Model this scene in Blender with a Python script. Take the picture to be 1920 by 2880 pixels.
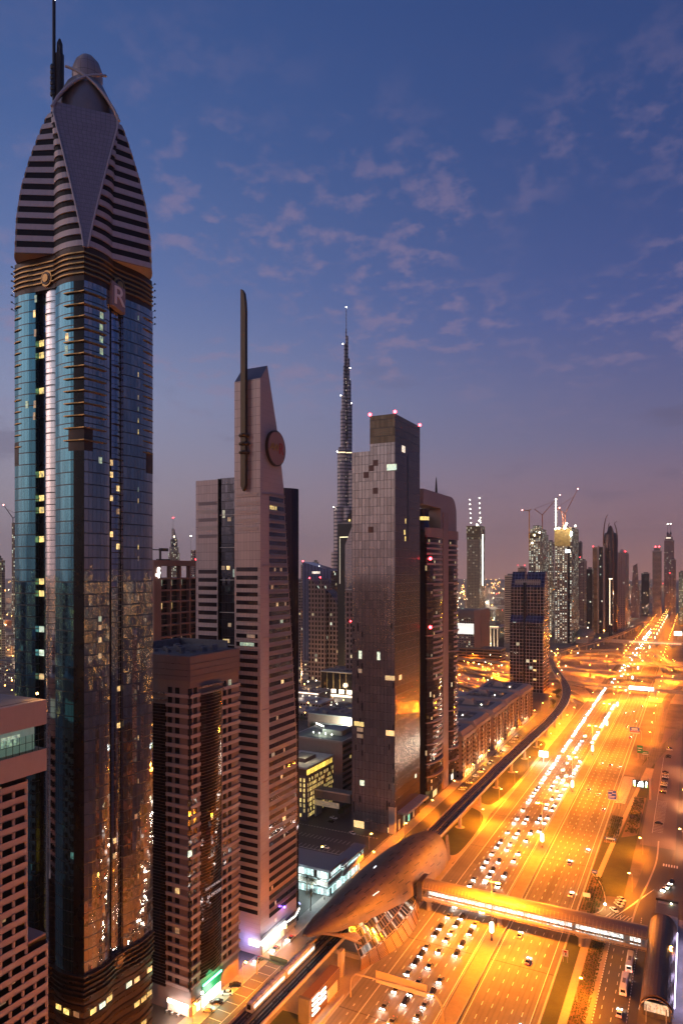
import bpy, math, random
from mathutils import Vector, Matrix
R = math.radians
rng = random.Random(7)
sc = bpy.context.scene
for o in list(bpy.data.objects): bpy.data.objects.remove(o)
COL = sc.collection

# ------------------------------------------------------------------ camera
# world frame: +Y runs along the highway, +X across it, Z up, metres
TH = math.atan(985 / 1920); F = 1920.0; H = 158.0
SN, CS = math.sin(TH), math.cos(TH)
cam = bpy.data.cameras.new('camera'); camo = bpy.data.objects.new('camera', cam); COL.objects.link(camo)
camo.location = (0, 0, H); camo.rotation_euler = (R(90), 0, TH)
cam.sensor_fit = 'VERTICAL'; cam.sensor_height = 36; cam.sensor_width = 24; cam.lens = 24
cam.shift_y = 167 / 2880; cam.clip_start = 1; cam.clip_end = 60000
sc.camera = camo

def gp(px, py, z=0):                 # photo pixel on the level z -> world x, y
    d = F * (H - z) / (py - 1607); r = (px - 960) / F * d
    return r * CS - d * SN, r * SN + d * CS
def zat(py, X, Y): return H - (py - 1607) / F * (-SN * X + CS * Y)
def onX(px, X):                      # y of the picture column px on the plane x = X
    k = (px - 960) / F
    return X * (CS + k * SN) / (k * CS - SN)
def onY(px, Y):
    k = (px - 960) / F
    return Y * (k * CS - SN) / (CS + k * SN)
def dep(X, Y): return -SN * X + CS * Y

# ------------------------------------------------------------------ render / exposure
sc.render.engine = 'CYCLES'
sc.cycles.use_denoising = True
sc.cycles.max_bounces = 6; sc.cycles.diffuse_bounces = 2; sc.cycles.glossy_bounces = 4
sc.cycles.transmission_bounces = 4; sc.cycles.transparent_max_bounces = 6; sc.cycles.volume_bounces = 0
sc.cycles.sample_clamp_indirect = 6.0; sc.cycles.caustics_reflective = False; sc.cycles.caustics_refractive = False
sc.view_settings.view_transform = 'Standard'; sc.view_settings.look = 'None'
sc.view_settings.exposure = 0; sc.view_settings.gamma = 1

# ------------------------------------------------------------------ node helper
def s2l(c): return tuple(((v / 255) / 12.92 if v / 255 <= .04045 else ((v / 255 + .055) / 1.055) ** 2.4) for v in c)
class NT:
    def __init__(s, nt): s.n = nt.nodes; s.l = nt.links
    def new(s, t, **k):
        x = s.n.new(t)
        for a, b in k.items(): setattr(x, a, b)
        return x
    def inp(s, sock, v):
        if hasattr(v, 'is_output'): s.l.new(v, sock)
        elif isinstance(v, tuple) and len(v) == 3 and sock.type == 'RGBA': sock.default_value = (*v, 1)
        else: sock.default_value = v
    def m(s, op, a, b=0.0, c=None, clamp=False):
        x = s.new('ShaderNodeMath', operation=op); x.use_clamp = clamp
        s.inp(x.inputs[0], a); s.inp(x.inputs[1], b)
        if c is not None: s.inp(x.inputs[2], c)
        return x.outputs[0]
    def vm(s, op, a, b=(0, 0, 0), out=0):
        x = s.new('ShaderNodeVectorMath', operation=op); s.inp(x.inputs[0], a); s.inp(x.inputs[1], b) if op != 'SCALE' else s.inp(x.inputs[3], b)
        return x.outputs[out]
    def mix(s, f, a, b):
        x = s.new('ShaderNodeMix', data_type='RGBA'); s.inp(x.inputs[0], f); s.inp(x.inputs[6], a); s.inp(x.inputs[7], b)
        return x.outputs[2]
    def rng(s, v, a, b, c=0.0, d=1.0, smooth=False):
        x = s.new('ShaderNodeMapRange'); x.interpolation_type = 'SMOOTHSTEP' if smooth else 'LINEAR'
        s.inp(x.inputs[0], v)
        for i, q in enumerate((a, b, c, d)): x.inputs[i + 1].default_value = q
        return x.outputs[0]
    def ramp(s, v, stops, interp='LINEAR'):
        x = s.new('ShaderNodeValToRGB'); s.inp(x.inputs[0], v); e = x.color_ramp.elements; x.color_ramp.interpolation = interp
        while len(e) < len(stops): e.new(.5)
        for q, (p, c) in zip(e, stops): q.position = p; q.color = (*c, 1)
        return x.outputs[0]
    def noise(s, vec, scale, det=3, rough=.5, out=0):
        x = s.new('ShaderNodeTexNoise'); s.inp(x.inputs['Vector'], vec); x.inputs['Scale'].default_value = scale
        x.inputs['Detail'].default_value = det; x.inputs['Roughness'].default_value = rough
        return x.outputs[out]
    def comb(s, x, y, z=0.0):
        c = s.new('ShaderNodeCombineXYZ'); s.inp(c.inputs[0], x); s.inp(c.inputs[1], y); s.inp(c.inputs[2], z); return c.outputs[0]

# ------------------------------------------------------------------ world: dusk sky, glow to the left and behind
W = bpy.data.worlds.new('World'); sc.world = W; W.use_nodes = True
t = NT(W.node_tree); t.n.clear()
g = t.new('ShaderNodeNewGeometry').outputs['Incoming']
dirv = t.vm('SCALE', g, -1.0)
sx = t.new('ShaderNodeSeparateXYZ'); t.l.new(dirv, sx.inputs[0])
el = sx.outputs[2]
az = t.vm('DOT_PRODUCT', dirv, (-.80, -.60, 0.0), out=1)
dark = t.ramp(el, [(0, s2l((186, 126, 108))), (.06, s2l((154, 116, 122))), (.18, s2l((108, 106, 142))), (.33, s2l((70, 86, 144))), (.46, s2l((54, 75, 131))), (.64, s2l((42, 66, 120))), (1, s2l((36, 58, 110)))])
lite = t.ramp(el, [(0, s2l((164, 144, 148))), (.1, s2l((156, 148, 162))), (.24, s2l((138, 148, 182))), (.38, s2l((99, 121, 172))), (.52, s2l((72, 100, 155))), (.66, s2l((56, 84, 140))), (1, s2l((48, 74, 130)))])
glow = t.ramp(el, [(0, (.85, .58, .52)), (.12, (.8, .62, .58)), (.3, (.62, .66, .76)), (.6, (.2, .28, .42)), (1, (.05, .09, .2))])
deep = t.ramp(el, [(0, s2l((74, 62, 78))), (.1, s2l((44, 62, 96))), (.3, s2l((34, 62, 108))), (1, s2l((36, 58, 110)))])
dark = t.mix(t.rng(az, -.98, -.68, smooth=True), deep, dark)      # the side away from the afterglow is already night blue
f1 = t.rng(az, -.72, .36, smooth=True); f2 = t.rng(az, .5, 1.0, smooth=True)
sky = t.mix(f2, t.mix(f1, dark, lite), glow)
inv = t.m('DIVIDE', 1.0, t.m('ADD', t.m('MAXIMUM', el, 0.0), .16))
cp = t.vm('SCALE', dirv, inv)
n1 = t.noise(t.vm('MULTIPLY', cp, (1.2, 1.2, .4)), 10.5, 5, .6)
n2 = t.noise(t.vm('ADD', cp, (3.1, .4, 0)), 1.5, 2, .5)
cl = t.m('MULTIPLY', t.rng(n1, .46, .68, smooth=True), t.rng(n2, .40, .58, smooth=True))
cl = t.m('MULTIPLY', cl, t.m('MULTIPLY', t.rng(el, .16, .30, smooth=True), t.rng(el, .60, .44, .25, 1.0, smooth=True)))
sky = t.mix(t.m('MULTIPLY', cl, .46), sky, s2l((150, 130, 158)))
n3 = t.noise(t.vm('MULTIPLY', cp, (1.0, 1.0, .2)), 1.8, 5, .6)
cl2 = t.m('MULTIPLY', t.rng(n3, .56, .68, smooth=True), t.m('MULTIPLY', t.rng(el, .06, .13, smooth=True), t.rng(el, .34, .2, smooth=True)))
sky = t.mix(t.m('MULTIPLY', cl2, .4), sky, s2l((96, 90, 118)))
bg = t.new('ShaderNodeBackground'); t.inp(bg.inputs[0], sky); bg.inputs[1].default_value = 1.0
wo = t.new('ShaderNodeOutputWorld'); t.l.new(bg.outputs[0], wo.inputs[0])
# afterglow of the sun that has just set, low, to the left and behind the camera
sun = bpy.data.lights.new('afterglow', 'SUN'); sun.energy = .42; sun.angle = R(40); sun.color = (1, .62, .55)
so = bpy.data.objects.new('afterglow', sun); COL.objects.link(so)
so.rotation_euler = Vector((-.80, -.60, .28)).to_track_quat('Z', 'Y').to_euler()

# ------------------------------------------------------------------ materials
MATS = {}
def pbr(name, col, rough=.7, metal=0.0, var=.12, nscale=.35, emit=None, es=0.0, bump=0.0, spec=.5):
    if name in MATS: return MATS[name]
    m = bpy.data.materials.new(name); m.use_nodes = True; t = NT(m.node_tree); b = t.n['Principled BSDF']
    c = col
    if var:
        tc = t.new('ShaderNodeTexCoord').outputs['Object']
        n = t.noise(tc, nscale, 5, .65)
        lo = tuple(v * (1 - var) for v in col); hi = tuple(min(1, v * (1 + var)) for v in col)
        c = t.mix(t.rng(n, .3, .7), lo, hi)
        st = t.noise(t.vm('MULTIPLY', tc, (1.0, 1.0, .07)), 1.3, 4, .7)      # rain streaks and grime
        c = t.mix(t.m('MULTIPLY', t.rng(st, .5, .72), min(.5, var * 3)), c, tuple(v * .62 for v in col))
        t.inp(b.inputs['Roughness'], t.rng(n, .3, .7, max(0, rough - .08), min(1, rough + .08)))
        if bump:
            bp = t.new('ShaderNodeBump'); bp.inputs['Strength'].default_value = bump; bp.inputs['Distance'].default_value = .1
            t.inp(bp.inputs['Height'], t.noise(tc, nscale * 20, 3)); t.l.new(bp.outputs[0], b.inputs['Normal'])
    else: b.inputs['Roughness'].default_value = rough
    t.inp(b.inputs['Base Color'], c); b.inputs['Metallic'].default_value = metal
    b.inputs['Specular IOR Level'].default_value = spec
    if emit: b.inputs['Emission Color'].default_value = (*emit, 1); b.inputs['Emission Strength'].default_value = es
    MATS[name] = m; return m
def emis(name, col, s):
    new = name not in MATS; m = pbr(name, (.5, .5, .5), .5, var=0, emit=col, es=s)
    if new and name.startswith('lit_'):          # a room behind glass: ceiling lights, furniture, curtains, each a little different
        t = NT(m.node_tree); b = t.n['Principled BSDF']; oi = t.new('ShaderNodeObjectInfo')
        tc = t.new('ShaderNodeTexCoord').outputs['Object']; g_ = t.new('ShaderNodeNewGeometry').outputs['Position']
        n = t.noise(t.vm('MULTIPLY', g_, (1, 1, .6)), 1.4, 3, .6); n2 = t.noise(t.vm('MULTIPLY', g_, (1, 1, 2.2)), .9, 2, .5)
        k = t.m('MULTIPLY', t.rng(n, .35, .62, .35, 1.5), t.rng(n2, .38, .6, .5, 1.3))
        k = t.m('MULTIPLY', k, t.rng(oi.outputs['Random'], 0, 1, .45, 1.25))
        t.inp(b.inputs['Emission Strength'], t.m('MULTIPLY', k, s)); t.inp(b.inputs['Emission Color'], t.mix(t.rng(n2, .4, .6), col, tuple(c * f for c, f in zip(col, (1, .82, .6)))))
    return m
def facade(name, wall, glass, cw, ch, a=.12, b0=.2, b1=.85, lit=0.0, litc=((1, .75, .35), (.75, .95, .8)), ls=1.2,
           wr=.7, gr=.08, nj=.02, gm=.85, jit=.35, wm=0.0, coff=0.0):
    """wall with a grid of panes: cw x ch metre cells on the UV (metres); each pane tilts a little and some are lit rooms"""
    if name in MATS: return MATS[name]
    m = bpy.data.materials.new(name); m.use_nodes = True; t = NT(m.node_tree); b = t.n['Principled BSDF']
    uv = t.new('ShaderNodeTexCoord').outputs['UV']; s = t.new('ShaderNodeSeparateXYZ'); t.l.new(uv, s.inputs[0])
    u = t.m('DIVIDE', t.m('ADD', s.outputs[0], coff), cw); v = t.m('DIVIDE', s.outputs[1], ch)
    fu, fv = t.m('FRACT', u), t.m('FRACT', v); cu, cv = t.m('FLOOR', u), t.m('FLOOR', v)
    win = t.m('MULTIPLY', t.m('MULTIPLY', t.m('GREATER_THAN', fu, a), t.m('LESS_THAN', fu, 1 - a)), t.m('MULTIPLY', t.m('GREATER_THAN', fv, b0), t.m('LESS_THAN', fv, b1)))
    wn = t.new('ShaderNodeTexWhiteNoise'); wn.noise_dimensions = '3D'; t.l.new(t.comb(cu, cv, 0.3), wn.inputs[0])
    w2 = t.new('ShaderNodeTexWhiteNoise'); w2.noise_dimensions = '3D'; t.l.new(t.comb(cu, cv, 7.7), w2.inputs[0])
    gcol = t.mix(wn.outputs[0], tuple(x * (1 - jit) for x in glass), tuple(x * (1 + jit) for x in glass))
    tc = t.new('ShaderNodeTexCoord').outputs['Object']; nz = t.noise(tc, .12, 5, .6)
    wcol = t.mix(t.rng(nz, .3, .7), tuple(x * .85 for x in wall), tuple(min(1, x * 1.12) for x in wall))
    t.inp(b.inputs['Base Color'], t.mix(win, wcol, gcol))
    t.inp(b.inputs['Roughness'], t.m('MULTIPLY_ADD', win, gr - wr, wr))
    t.inp(b.inputs['Metallic'], t.m('MULTIPLY_ADD', win, gm - wm, wm))
    if nj:
        d = t.vm('SCALE', t.vm('SUBTRACT', wn.outputs[1], (.5, .5, .5)), t.m('MULTIPLY', win, nj))
        nw = t.noise(tc, .8, 2, .5, out=1)
        d2 = t.vm('SCALE', t.vm('SUBTRACT', nw, (.5, .5, .5)), t.m('MULTIPLY', win, nj * 1.2))
        gn = t.new('ShaderNodeNewGeometry').outputs['Normal']
        t.l.new(t.vm('NORMALIZE', t.vm('ADD', t.vm('ADD', gn, d), d2)), b.inputs['Normal'])
    if lit:
        on = t.m('MULTIPLY', win, t.m('LESS_THAN', w2.outputs[0], lit))
        sp = t.new('ShaderNodeSeparateXYZ'); t.l.new(w2.outputs[1], sp.inputs[0])
        t.inp(b.inputs['Emission Color'], t.mix(sp.outputs[1], litc[0], litc[1]))
        room = t.noise(tc, 1.1, 3, .6)
        t.inp(b.inputs['Emission Strength'], t.m('MULTIPLY', on, t.m('MULTIPLY', t.rng(sp.outputs[2], 0, 1, ls * .25, ls), t.rng(room, .3, .65, .4, 1.3))))
    MATS[name] = m; return m

# ------------------------------------------------------------------ mesh builder
ORG = {}
class MB:
    def __init__(s): s.v = []; s.f = []; s.uv = []; s.mi = []; s.sm = []
    def face(s, pts, uv=None, mi=0, sm=False):
        i = len(s.v); s.v += [tuple(p) for p in pts]; s.f.append(tuple(range(i, i + len(pts)))); s.uv.append(uv); s.mi.append(mi); s.sm.append(sm)
    def box(s, x0, x1, y0, y1, z0, z1, mi=0):
        if x0 > x1: x0, x1 = x1, x0
        if y0 > y1: y0, y1 = y1, y0
        if z0 > z1: z0, z1 = z1, z0
        return s.prism([(x0, y0), (x1, y0), (x1, y1), (x0, y1)], z0, z1, mi)
    def prism(s, poly, z0, z1, mi=0, cap=True, top=None):
        """vertical prism from a counter-clockwise outline, optional other outline on top"""
        i = len(s.v); n = len(poly); top = top or poly
        zt = z1 if isinstance(z1, (list, tuple)) else [z1] * n
        s.v += [(x, y, z0) for x, y in poly] + [(x, y, zt[k]) for k, (x, y) in enumerate(top)]
        per = 0.0
        for k in range(n):
            q = (k + 1) % n; L = math.dist(poly[k], poly[q])
            s.f.append((i + k, i + q, i + n + q, i + n + k)); s.uv.append([(per, z0), (per + L, z0), (per + L, zt[q]), (per, zt[k])]); s.mi.append(mi); s.sm.append(False); per += L
        if cap:
            s.f.append(tuple(range(i + n - 1, i - 1, -1))); s.uv.append(None); s.mi.append(mi); s.sm.append(False)
            s.f.append(tuple(range(i + n, i + 2 * n))); s.uv.append(None); s.mi.append(mi); s.sm.append(False)
        return s
    def prismX(s, poly, x0, x1, mi=0):      # outline in (y, z), swept along x
        a, b = min(x0, x1), max(x0, x1)
        ar = sum(poly[k][0] * poly[(k + 1) % len(poly)][1] - poly[(k + 1) % len(poly)][0] * poly[k][1] for k in range(len(poly)))
        if ar < 0: poly = poly[::-1]
        n = len(poly); i = len(s.v)
        s.v += [(a, y, z) for y, z in poly] + [(b, y, z) for y, z in poly]
        for k in range(n):
            q = (k + 1) % n; s.f.append((i + q, i + k, i + n + k, i + n + q)); s.uv.append(None); s.mi.append(mi); s.sm.append(False)
        s.f.append(tuple(range(i + n - 1, i - 1, -1))); s.f.append(tuple(range(i + n, i + 2 * n)))
        s.uv += [None, None]; s.mi += [mi, mi]; s.sm += [False, False]
        return s
    def prismY(s, poly, y0, y1, mi=0):      # outline in (x, z), swept along y
        a, b = min(y0, y1), max(y0, y1)
        ar = sum(poly[k][0] * poly[(k + 1) % len(poly)][1] - poly[(k + 1) % len(poly)][0] * poly[k][1] for k in range(len(poly)))
        if ar < 0: poly = poly[::-1]
        n = len(poly); i = len(s.v)
        s.v += [(x, a, z) for x, z in poly] + [(x, b, z) for x, z in poly]
        for k in range(n):
            q = (k + 1) % n; s.f.append((i + k, i + q, i + n + q, i + n + k)); s.uv.append(None); s.mi.append(mi); s.sm.append(False)
        s.f.append(tuple(range(i, i + n))); s.f.append(tuple(range(i + 2 * n - 1, i + n - 1, -1)))
        s.uv += [None, None]; s.mi += [mi, mi]; s.sm += [False, False]
        return s
    def grid(s, rows, closed=False, mi=0, sm=True, us=None, vs=None):
        i = len(s.v); n = len(rows[0])
        for r in rows: s.v += [tuple(p) for p in r]
        for a in range(len(rows) - 1):
            for k in range(n if closed else n - 1):
                q = (k + 1) % n
                s.f.append((i + a * n + k, i + a * n + q, i + (a + 1) * n + q, i + (a + 1) * n + k)); s.mi.append(mi); s.sm.append(sm)
                if us: s.uv.append([(us[k], vs[a]), (us[k + 1], vs[a]), (us[k + 1], vs[a + 1]), (us[k], vs[a + 1])])
                else: s.uv.append(None)
        return s
    def lathe(s, cx, cy, prof, n=16, mi=0, sm=True, ax=1.0, ay=1.0):
        rows = [[(cx + r * ax * math.cos(2 * math.pi * k / n), cy + r * ay * math.sin(2 * math.pi * k / n), z) for k in range(n)] for r, z in prof]
        r0 = max(p[0] for p in prof); us = [2 * math.pi * r0 * k / n for k in range(n + 1)]
        s.grid(rows, True, mi, sm, us, [z for r, z in prof])
        if prof[-1][0] > .01: s.face([p for p in rows[-1]], mi=mi)
        if prof[0][0] > .01: s.face([p for p in rows[0][::-1]], mi=mi)
        return s
    def tube(s, pts, r, n=6, mi=0, r2=None):
        rows = []; m = len(pts)
        for i, p in enumerate(pts):
            p = Vector(p); d = (Vector(pts[min(i + 1, m - 1)]) - Vector(pts[max(i - 1, 0)])).normalized()
            up = Vector((0, 0, 1)) if abs(d.z) < .95 else Vector((1, 0, 0))
            a = d.cross(up).normalized(); b = a.cross(d).normalized(); rr = r if r2 is None else r + (r2 - r) * i / max(1, m - 1)
            rows.append([p + a * rr * math.cos(2 * math.pi * k / n) + b * rr * math.sin(2 * math.pi * k / n) for k in range(n)])
        s.grid(rows, True, mi, True); s.face(rows[0][::-1], mi=mi); s.face(rows[-1], mi=mi); return s
    def build(s, name, mats, parent=None, org=None):
        if not isinstance(mats, (list, tuple)): mats = [mats]
        org = Vector(org) if org is not None else (ORG[parent.name] if parent else Vector((0, 0, 0)))
        me = bpy.data.meshes.new(name)
        me.from_pydata([(x - org[0], y - org[1], z - org[2]) for x, y, z in s.v], [], s.f)
        for m in mats: me.materials.append(m)
        me.polygons.foreach_set('material_index', s.mi); me.polygons.foreach_set('use_smooth', s.sm)
        uvl = me.uv_layers.new(name='uv'); co = []
        for p, uv in zip(me.polygons, s.uv):
            if uv: co += [c for q in uv for c in q]
            else:
                nx, ny, nz = p.normal
                if abs(nz) > .8 or math.hypot(nx, ny) < 1e-6:
                    for vi in p.vertices: v = me.vertices[vi].co; co += [v.x + org[0], v.y + org[1]]
                else:
                    L = math.hypot(nx, ny); tx, ty = -ny / L, nx / L
                    for vi in p.vertices: v = me.vertices[vi].co; co += [(v.x + org[0]) * tx + (v.y + org[1]) * ty, v.z + org[2]]
        uvl.data.foreach_set('uv', co)
        o = bpy.data.objects.new(name, me); COL.objects.link(o)
        if parent: o.parent = parent; ORG[o.name] = org
        else: o.location = org; ORG[o.name] = org
        return o
def thing(name, label, cat, loc, group=None, rz=0):
    o = bpy.data.objects.new(name, None); COL.objects.link(o); o.location = loc; o.rotation_euler = (0, 0, rz); o.empty_display_size = 1
    o['label'] = label; o['category'] = cat
    if group: o['group'] = group
    ORG[o.name] = Vector(loc); return o
def tag(o, label, cat, group=None):
    o['label'] = label; o['category'] = cat
    if group: o['group'] = group
    return o
def struct(name, mb, mat):
    o = mb.build(name, mat); o['kind'] = 'structure'; return o
def copy_tree(o, parent=None):
    c = o.copy(); COL.objects.link(c)
    if parent: c.parent = parent
    for ch in list(o.children):
        if ch.type != 'LIGHT': copy_tree(ch, c)      # lamps get lights of their own strength
    return c
def place(root, loc, rz=0, label=None, group=None, first=set()):
    """the first call for a prototype moves the prototype itself, later calls copy it"""
    if root.name not in first: first.add(root.name); r = root
    else: r = copy_tree(root)
    r.location = loc; r.rotation_euler = (0, 0, rz)
    if label: r['label'] = label
    if group: r['group'] = group
    return r
UNIT = {}
def pane(axis, mat):
    k = (axis, mat.name)
    if k not in UNIT:
        mb = MB()
        if axis == 'x': mb.box(-.06, .06, -.5, .5, -.5, .5)
        elif axis == 'y': mb.box(-.5, .5, -.06, .06, -.5, .5)
        else: mb.box(-.5, .5, -.5, .5, -.06, .06)
        me_o = mb.build('window', mat); me = me_o.data; bpy.data.objects.remove(me_o); UNIT[k] = me
    return UNIT[k]
def windows(root, rects, cap=100, name='window'):
    """rects: (x, y, z, w, h, axis, material). The largest in view become parts, the rest one part"""
    sc_ = lambda r: -r[3] * r[4] / max(1, dep(r[0], r[1])) ** 2 - (1e9 if r[6].name.startswith('lit') else 0) * 0
    rects = sorted(rects, key=sc_); org = ORG[root.name]
    for x, y, z, w, h, ax, m in rects[:cap]:
        o = bpy.data.objects.new(name, pane(ax, m)); COL.objects.link(o); o.parent = root; o.location = Vector((x, y, z)) - org
        o.scale = (1, w, h) if ax == 'x' else (w, 1, h)
    if rects[cap:]:
        mb = MB(); ms = []
        for x, y, z, w, h, ax, m in rects[cap:]:
            if m not in ms: ms.append(m)
            i = ms.index(m)
            if ax == 'x': mb.box(x - .06, x + .06, y - w / 2, y + w / 2, z - h / 2, z + h / 2, i)
            else: mb.box(x - w / 2, x + w / 2, y - .06, y + .06, z - h / 2, z + h / 2, i)
        o = mb.build(name, ms, root); o['kind'] = 'stuff'
def text(parent, s, size, loc, rot, mat, ext=.06, org=None, name='lettering', spacing=1.0, shear=0.0):
    c = bpy.data.curves.new(name, 'FONT'); c.body = s; c.size = size; c.extrude = ext; c.align_x = 'CENTER'; c.align_y = 'CENTER'; c.space_character = spacing; c.shear = shear
    c.materials.append(mat); tmp = bpy.data.objects.new(name, c); COL.objects.link(tmp); bpy.context.view_layer.update()
    me = bpy.data.meshes.new_from_object(tmp.evaluated_get(bpy.context.evaluated_depsgraph_get())); bpy.data.objects.remove(tmp)
    o = bpy.data.objects.new(name, me); COL.objects.link(o)
    if parent: o.parent = parent; o.location = Vector(loc) - ORG[parent.name]
    else: o.location = loc
    o.rotation_euler = rot; return o
ROTX = (R(90), 0, R(90))    # text standing on a plane that faces +X
ROTY = (R(90), 0, 0)        # ... that faces -Y
def arc(a, b, n, f): return [f(a + (b - a) * k / (n - 1)) for k in range(n)]

SODIUM = (1, .25, .007)
def road_material():
    m = bpy.data.materials.new('asphalt'); m.use_nodes = True; t = NT(m.node_tree); b = t.n['Principled BSDF']; MATS['asphalt'] = m
    p = t.new('ShaderNodeNewGeometry').outputs['Position']; s = t.new('ShaderNodeSeparateXYZ'); t.l.new(p, s.inputs[0])
    n = t.noise(p, .05, 6, .7); c = t.mix(t.rng(n, .3, .7), (.125, .115, .105), (.185, .17, .155))
    lane = t.m('FRACT', t.m('DIVIDE', t.m('ADD', s.outputs[0], 102.3), 3.65))                       # polished wheel paths in each lane
    w = t.m('ADD', t.rng(t.m('ABSOLUTE', t.m('SUBTRACT', lane, .28)), .14, .03), t.rng(t.m('ABSOLUTE', t.m('SUBTRACT', lane, .72)), .14, .03))
    st = t.noise(t.vm('MULTIPLY', p, (1.0, .03, 1.0)), .6, 4, .6)
    c = t.mix(t.m('MULTIPLY', t.m('MULTIPLY', w, t.rng(st, .35, .65)), .55), c, (.08, .074, .07))
    vo = t.new('ShaderNodeTexVoronoi'); vo.feature = 'F1'; vo.distance = 'CHEBYCHEV'; t.l.new(t.vm('MULTIPLY', p, (.27, .016, 1.0)), vo.inputs['Vector']); vo.inputs['Scale'].default_value = 1.0; sp = t.new('ShaderNodeSeparateColor'); t.l.new(vo.outputs['Color'], sp.inputs[0])
    c = t.mix(t.m('MULTIPLY', t.m('GREATER_THAN', sp.outputs[0], .86), .6), c, (.085, .08, .075))     # resurfaced patches
    j = t.m('LESS_THAN', t.m('FRACT', t.m('DIVIDE', s.outputs[1], 55.0)), .010); c = t.mix(t.m('MULTIPLY', j, .6), c, (.03, .03, .03))
    t.inp(b.inputs['Base Color'], c); b.inputs['Roughness'].default_value = .82; b.inputs['Specular IOR Level'].default_value = .15
    bp = t.new('ShaderNodeBump'); bp.inputs['Strength'].default_value = .2; t.inp(bp.inputs['Height'], t.noise(p, 3.0, 3)); t.l.new(bp.outputs[0], b.inputs['Normal']); return m
M_asph = road_material()
M_asph2 = pbr('asphalt_service', (.05, .047, .045), .6, var=.25, nscale=.09, bump=.15)
M_mark = pbr('road_paint', (.75, .74, .7), .6, var=.15, nscale=1.5)
M_mark_y = pbr('road_paint_yellow', (.7, .5, .08), .6, var=.15, nscale=1.5)
M_sand = pbr('sand_paving', (.34, .27, .19), .8, var=.2, nscale=.08, bump=.2)
M_pave = pbr('pavement_tiles', (.27, .23, .21), .7, var=.2, nscale=.25, bump=.2)
M_conc = pbr('concrete', (.36, .33, .3), .75, var=.15, nscale=.2)
M_concd = pbr('concrete_dark', (.13, .12, .115), .7, var=.2, nscale=.2)
M_steel = pbr('painted_steel', (.42, .4, .38), .45, .3, var=.1)
M_dsteel = pbr('dark_steel', (.05, .05, .055), .4, .6, var=.1)
M_black = pbr('black_recess', (.008, .008, .01), .3, var=0)
M_gdark = pbr('dark_glass', (.05, .05, .06), .06, .8, var=.2, nscale=.5)
M_grass = pbr('lawn', (.05, .085, .025), .95, var=.35, nscale=.25, bump=.6)
M_grassd = pbr('lawn_dark', (.04, .05, .018), .95, var=.35, nscale=.18, bump=.6)
M_red = emis('red_beacon', (1, .03, .04), 30)
M_wh = emis('white_lamp', (1, .93, .8), 40)
M_na = emis('sodium_lamp', (1, .5, .1), 60)
L_warm = emis('lit_warm', (1, .72, .3), 1.1); L_yel = emis('lit_yellow', (1, .8, .25), 1.1); L_cool = emis('lit_cool', (.72, 1, .85), 1.3); L_wht = emis('lit_white', (1, .95, .85), 2.2)
L_dim = emis('lit_dim', (.75, .5, .2), .35); L_grn = emis('lit_green', (.5, .8, .6), .45)
LIT = [L_warm, L_yel, L_cool, L_dim, L_grn]

def beacon(parent, x, y, z, r=.5, mat=None, name='beacon'):
    mb = MB(); mb.lathe(x, y, [(.02, z - r), (r * .8, z - r * .6), (r, z), (r * .8, z + r * .6), (.02, z + r)], 8); return mb.build(name, mat or M_red, parent)

# ------------------------------------------------------------------ ground
gm = bpy.data.materials.new('city_ground'); gm.use_nodes = True; t = NT(gm.node_tree); b = t.n['Principled BSDF']
pos = t.new('ShaderNodeNewGeometry').outputs['Position']
n = t.noise(pos, .006, 8, .7); n2 = t.noise(pos, .05, 4, .6)
c = t.ramp(n, [(.3, (.05, .045, .04)), (.48, (.13, .105, .085)), (.56, (.2, .165, .13)), (.7, (.07, .065, .06))])
t.inp(b.inputs['Base Color'], t.mix(t.rng(n2, .35, .65), t.mix(.5, c, (.03, .03, .03)), c)); b.inputs['Roughness'].default_value = .9
mb = MB(); mb.face([(-13500, -13500, 0), (13500, -13500, 0), (13500, 13500, 0), (-13500, 13500, 0)]); struct('ground', mb, gm)

def sheet(name, poly, z, mat):
    mb = MB(); mb.face([(x, y, z) for x, y in poly]); return struct(name, mb, mat)
def rect(x0, x1, y0, y1): return [(x0, y0), (x1, y0), (x1, y1), (x0, y1)]
def ribbon(mb, pts, w, z, th=0, mi=0):
    """flat strip along a path; th > 0 makes a slab below z"""
    L, Rr = [], []
    for i, p in enumerate(pts):
        a = Vector(pts[max(0, i - 1)][:2]); b_ = Vector(pts[min(len(pts) - 1, i + 1)][:2]); d = (b_ - a).normalized(); nrm = Vector((-d.y, d.x))
        zz = p[2] if len(p) > 2 else z
        L.append((p[0] + nrm.x * w / 2, p[1] + nrm.y * w / 2, zz)); Rr.append((p[0] - nrm.x * w / 2, p[1] - nrm.y * w / 2, zz))
    us = [0, w]; vs = [0]
    for i in range(1, len(pts)): vs.append(vs[-1] + math.dist(L[i][:2], L[i - 1][:2]))
    mb.grid([[r, l] for l, r in zip(L, Rr)], False, mi, False, us, vs)
    if th:
        dn = lambda q: (q[0], q[1], q[2] - th)
        mb.grid([[l, dn(l)] for l in L], False, mi, False); mb.grid([[dn(r), r] for r in Rr], False, mi, False); mb.grid([[dn(l), dn(r)] for l, r in zip(L, Rr)], False, mi, False)
    return L, Rr
def smooth(pts, n=8):
    out = []; P = [pts[0]] + list(pts) + [pts[-1]]
    for i in range(1, len(P) - 2):
        for k in range(n):
            t_ = k / n; q = []
            for j in range(len(pts[0])):
                a, b_, c_, d = P[i - 1][j], P[i][j], P[i + 1][j], P[i + 2][j]
                q.append(.5 * (2 * b_ + (c_ - a) * t_ + (2 * a - 5 * b_ + 4 * c_ - d) * t_ ** 2 + (3 * b_ - a - 3 * c_ + d) * t_ ** 3))
            out.append(tuple(q))
    out.append(tuple(pts[-1])); return out

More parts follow.
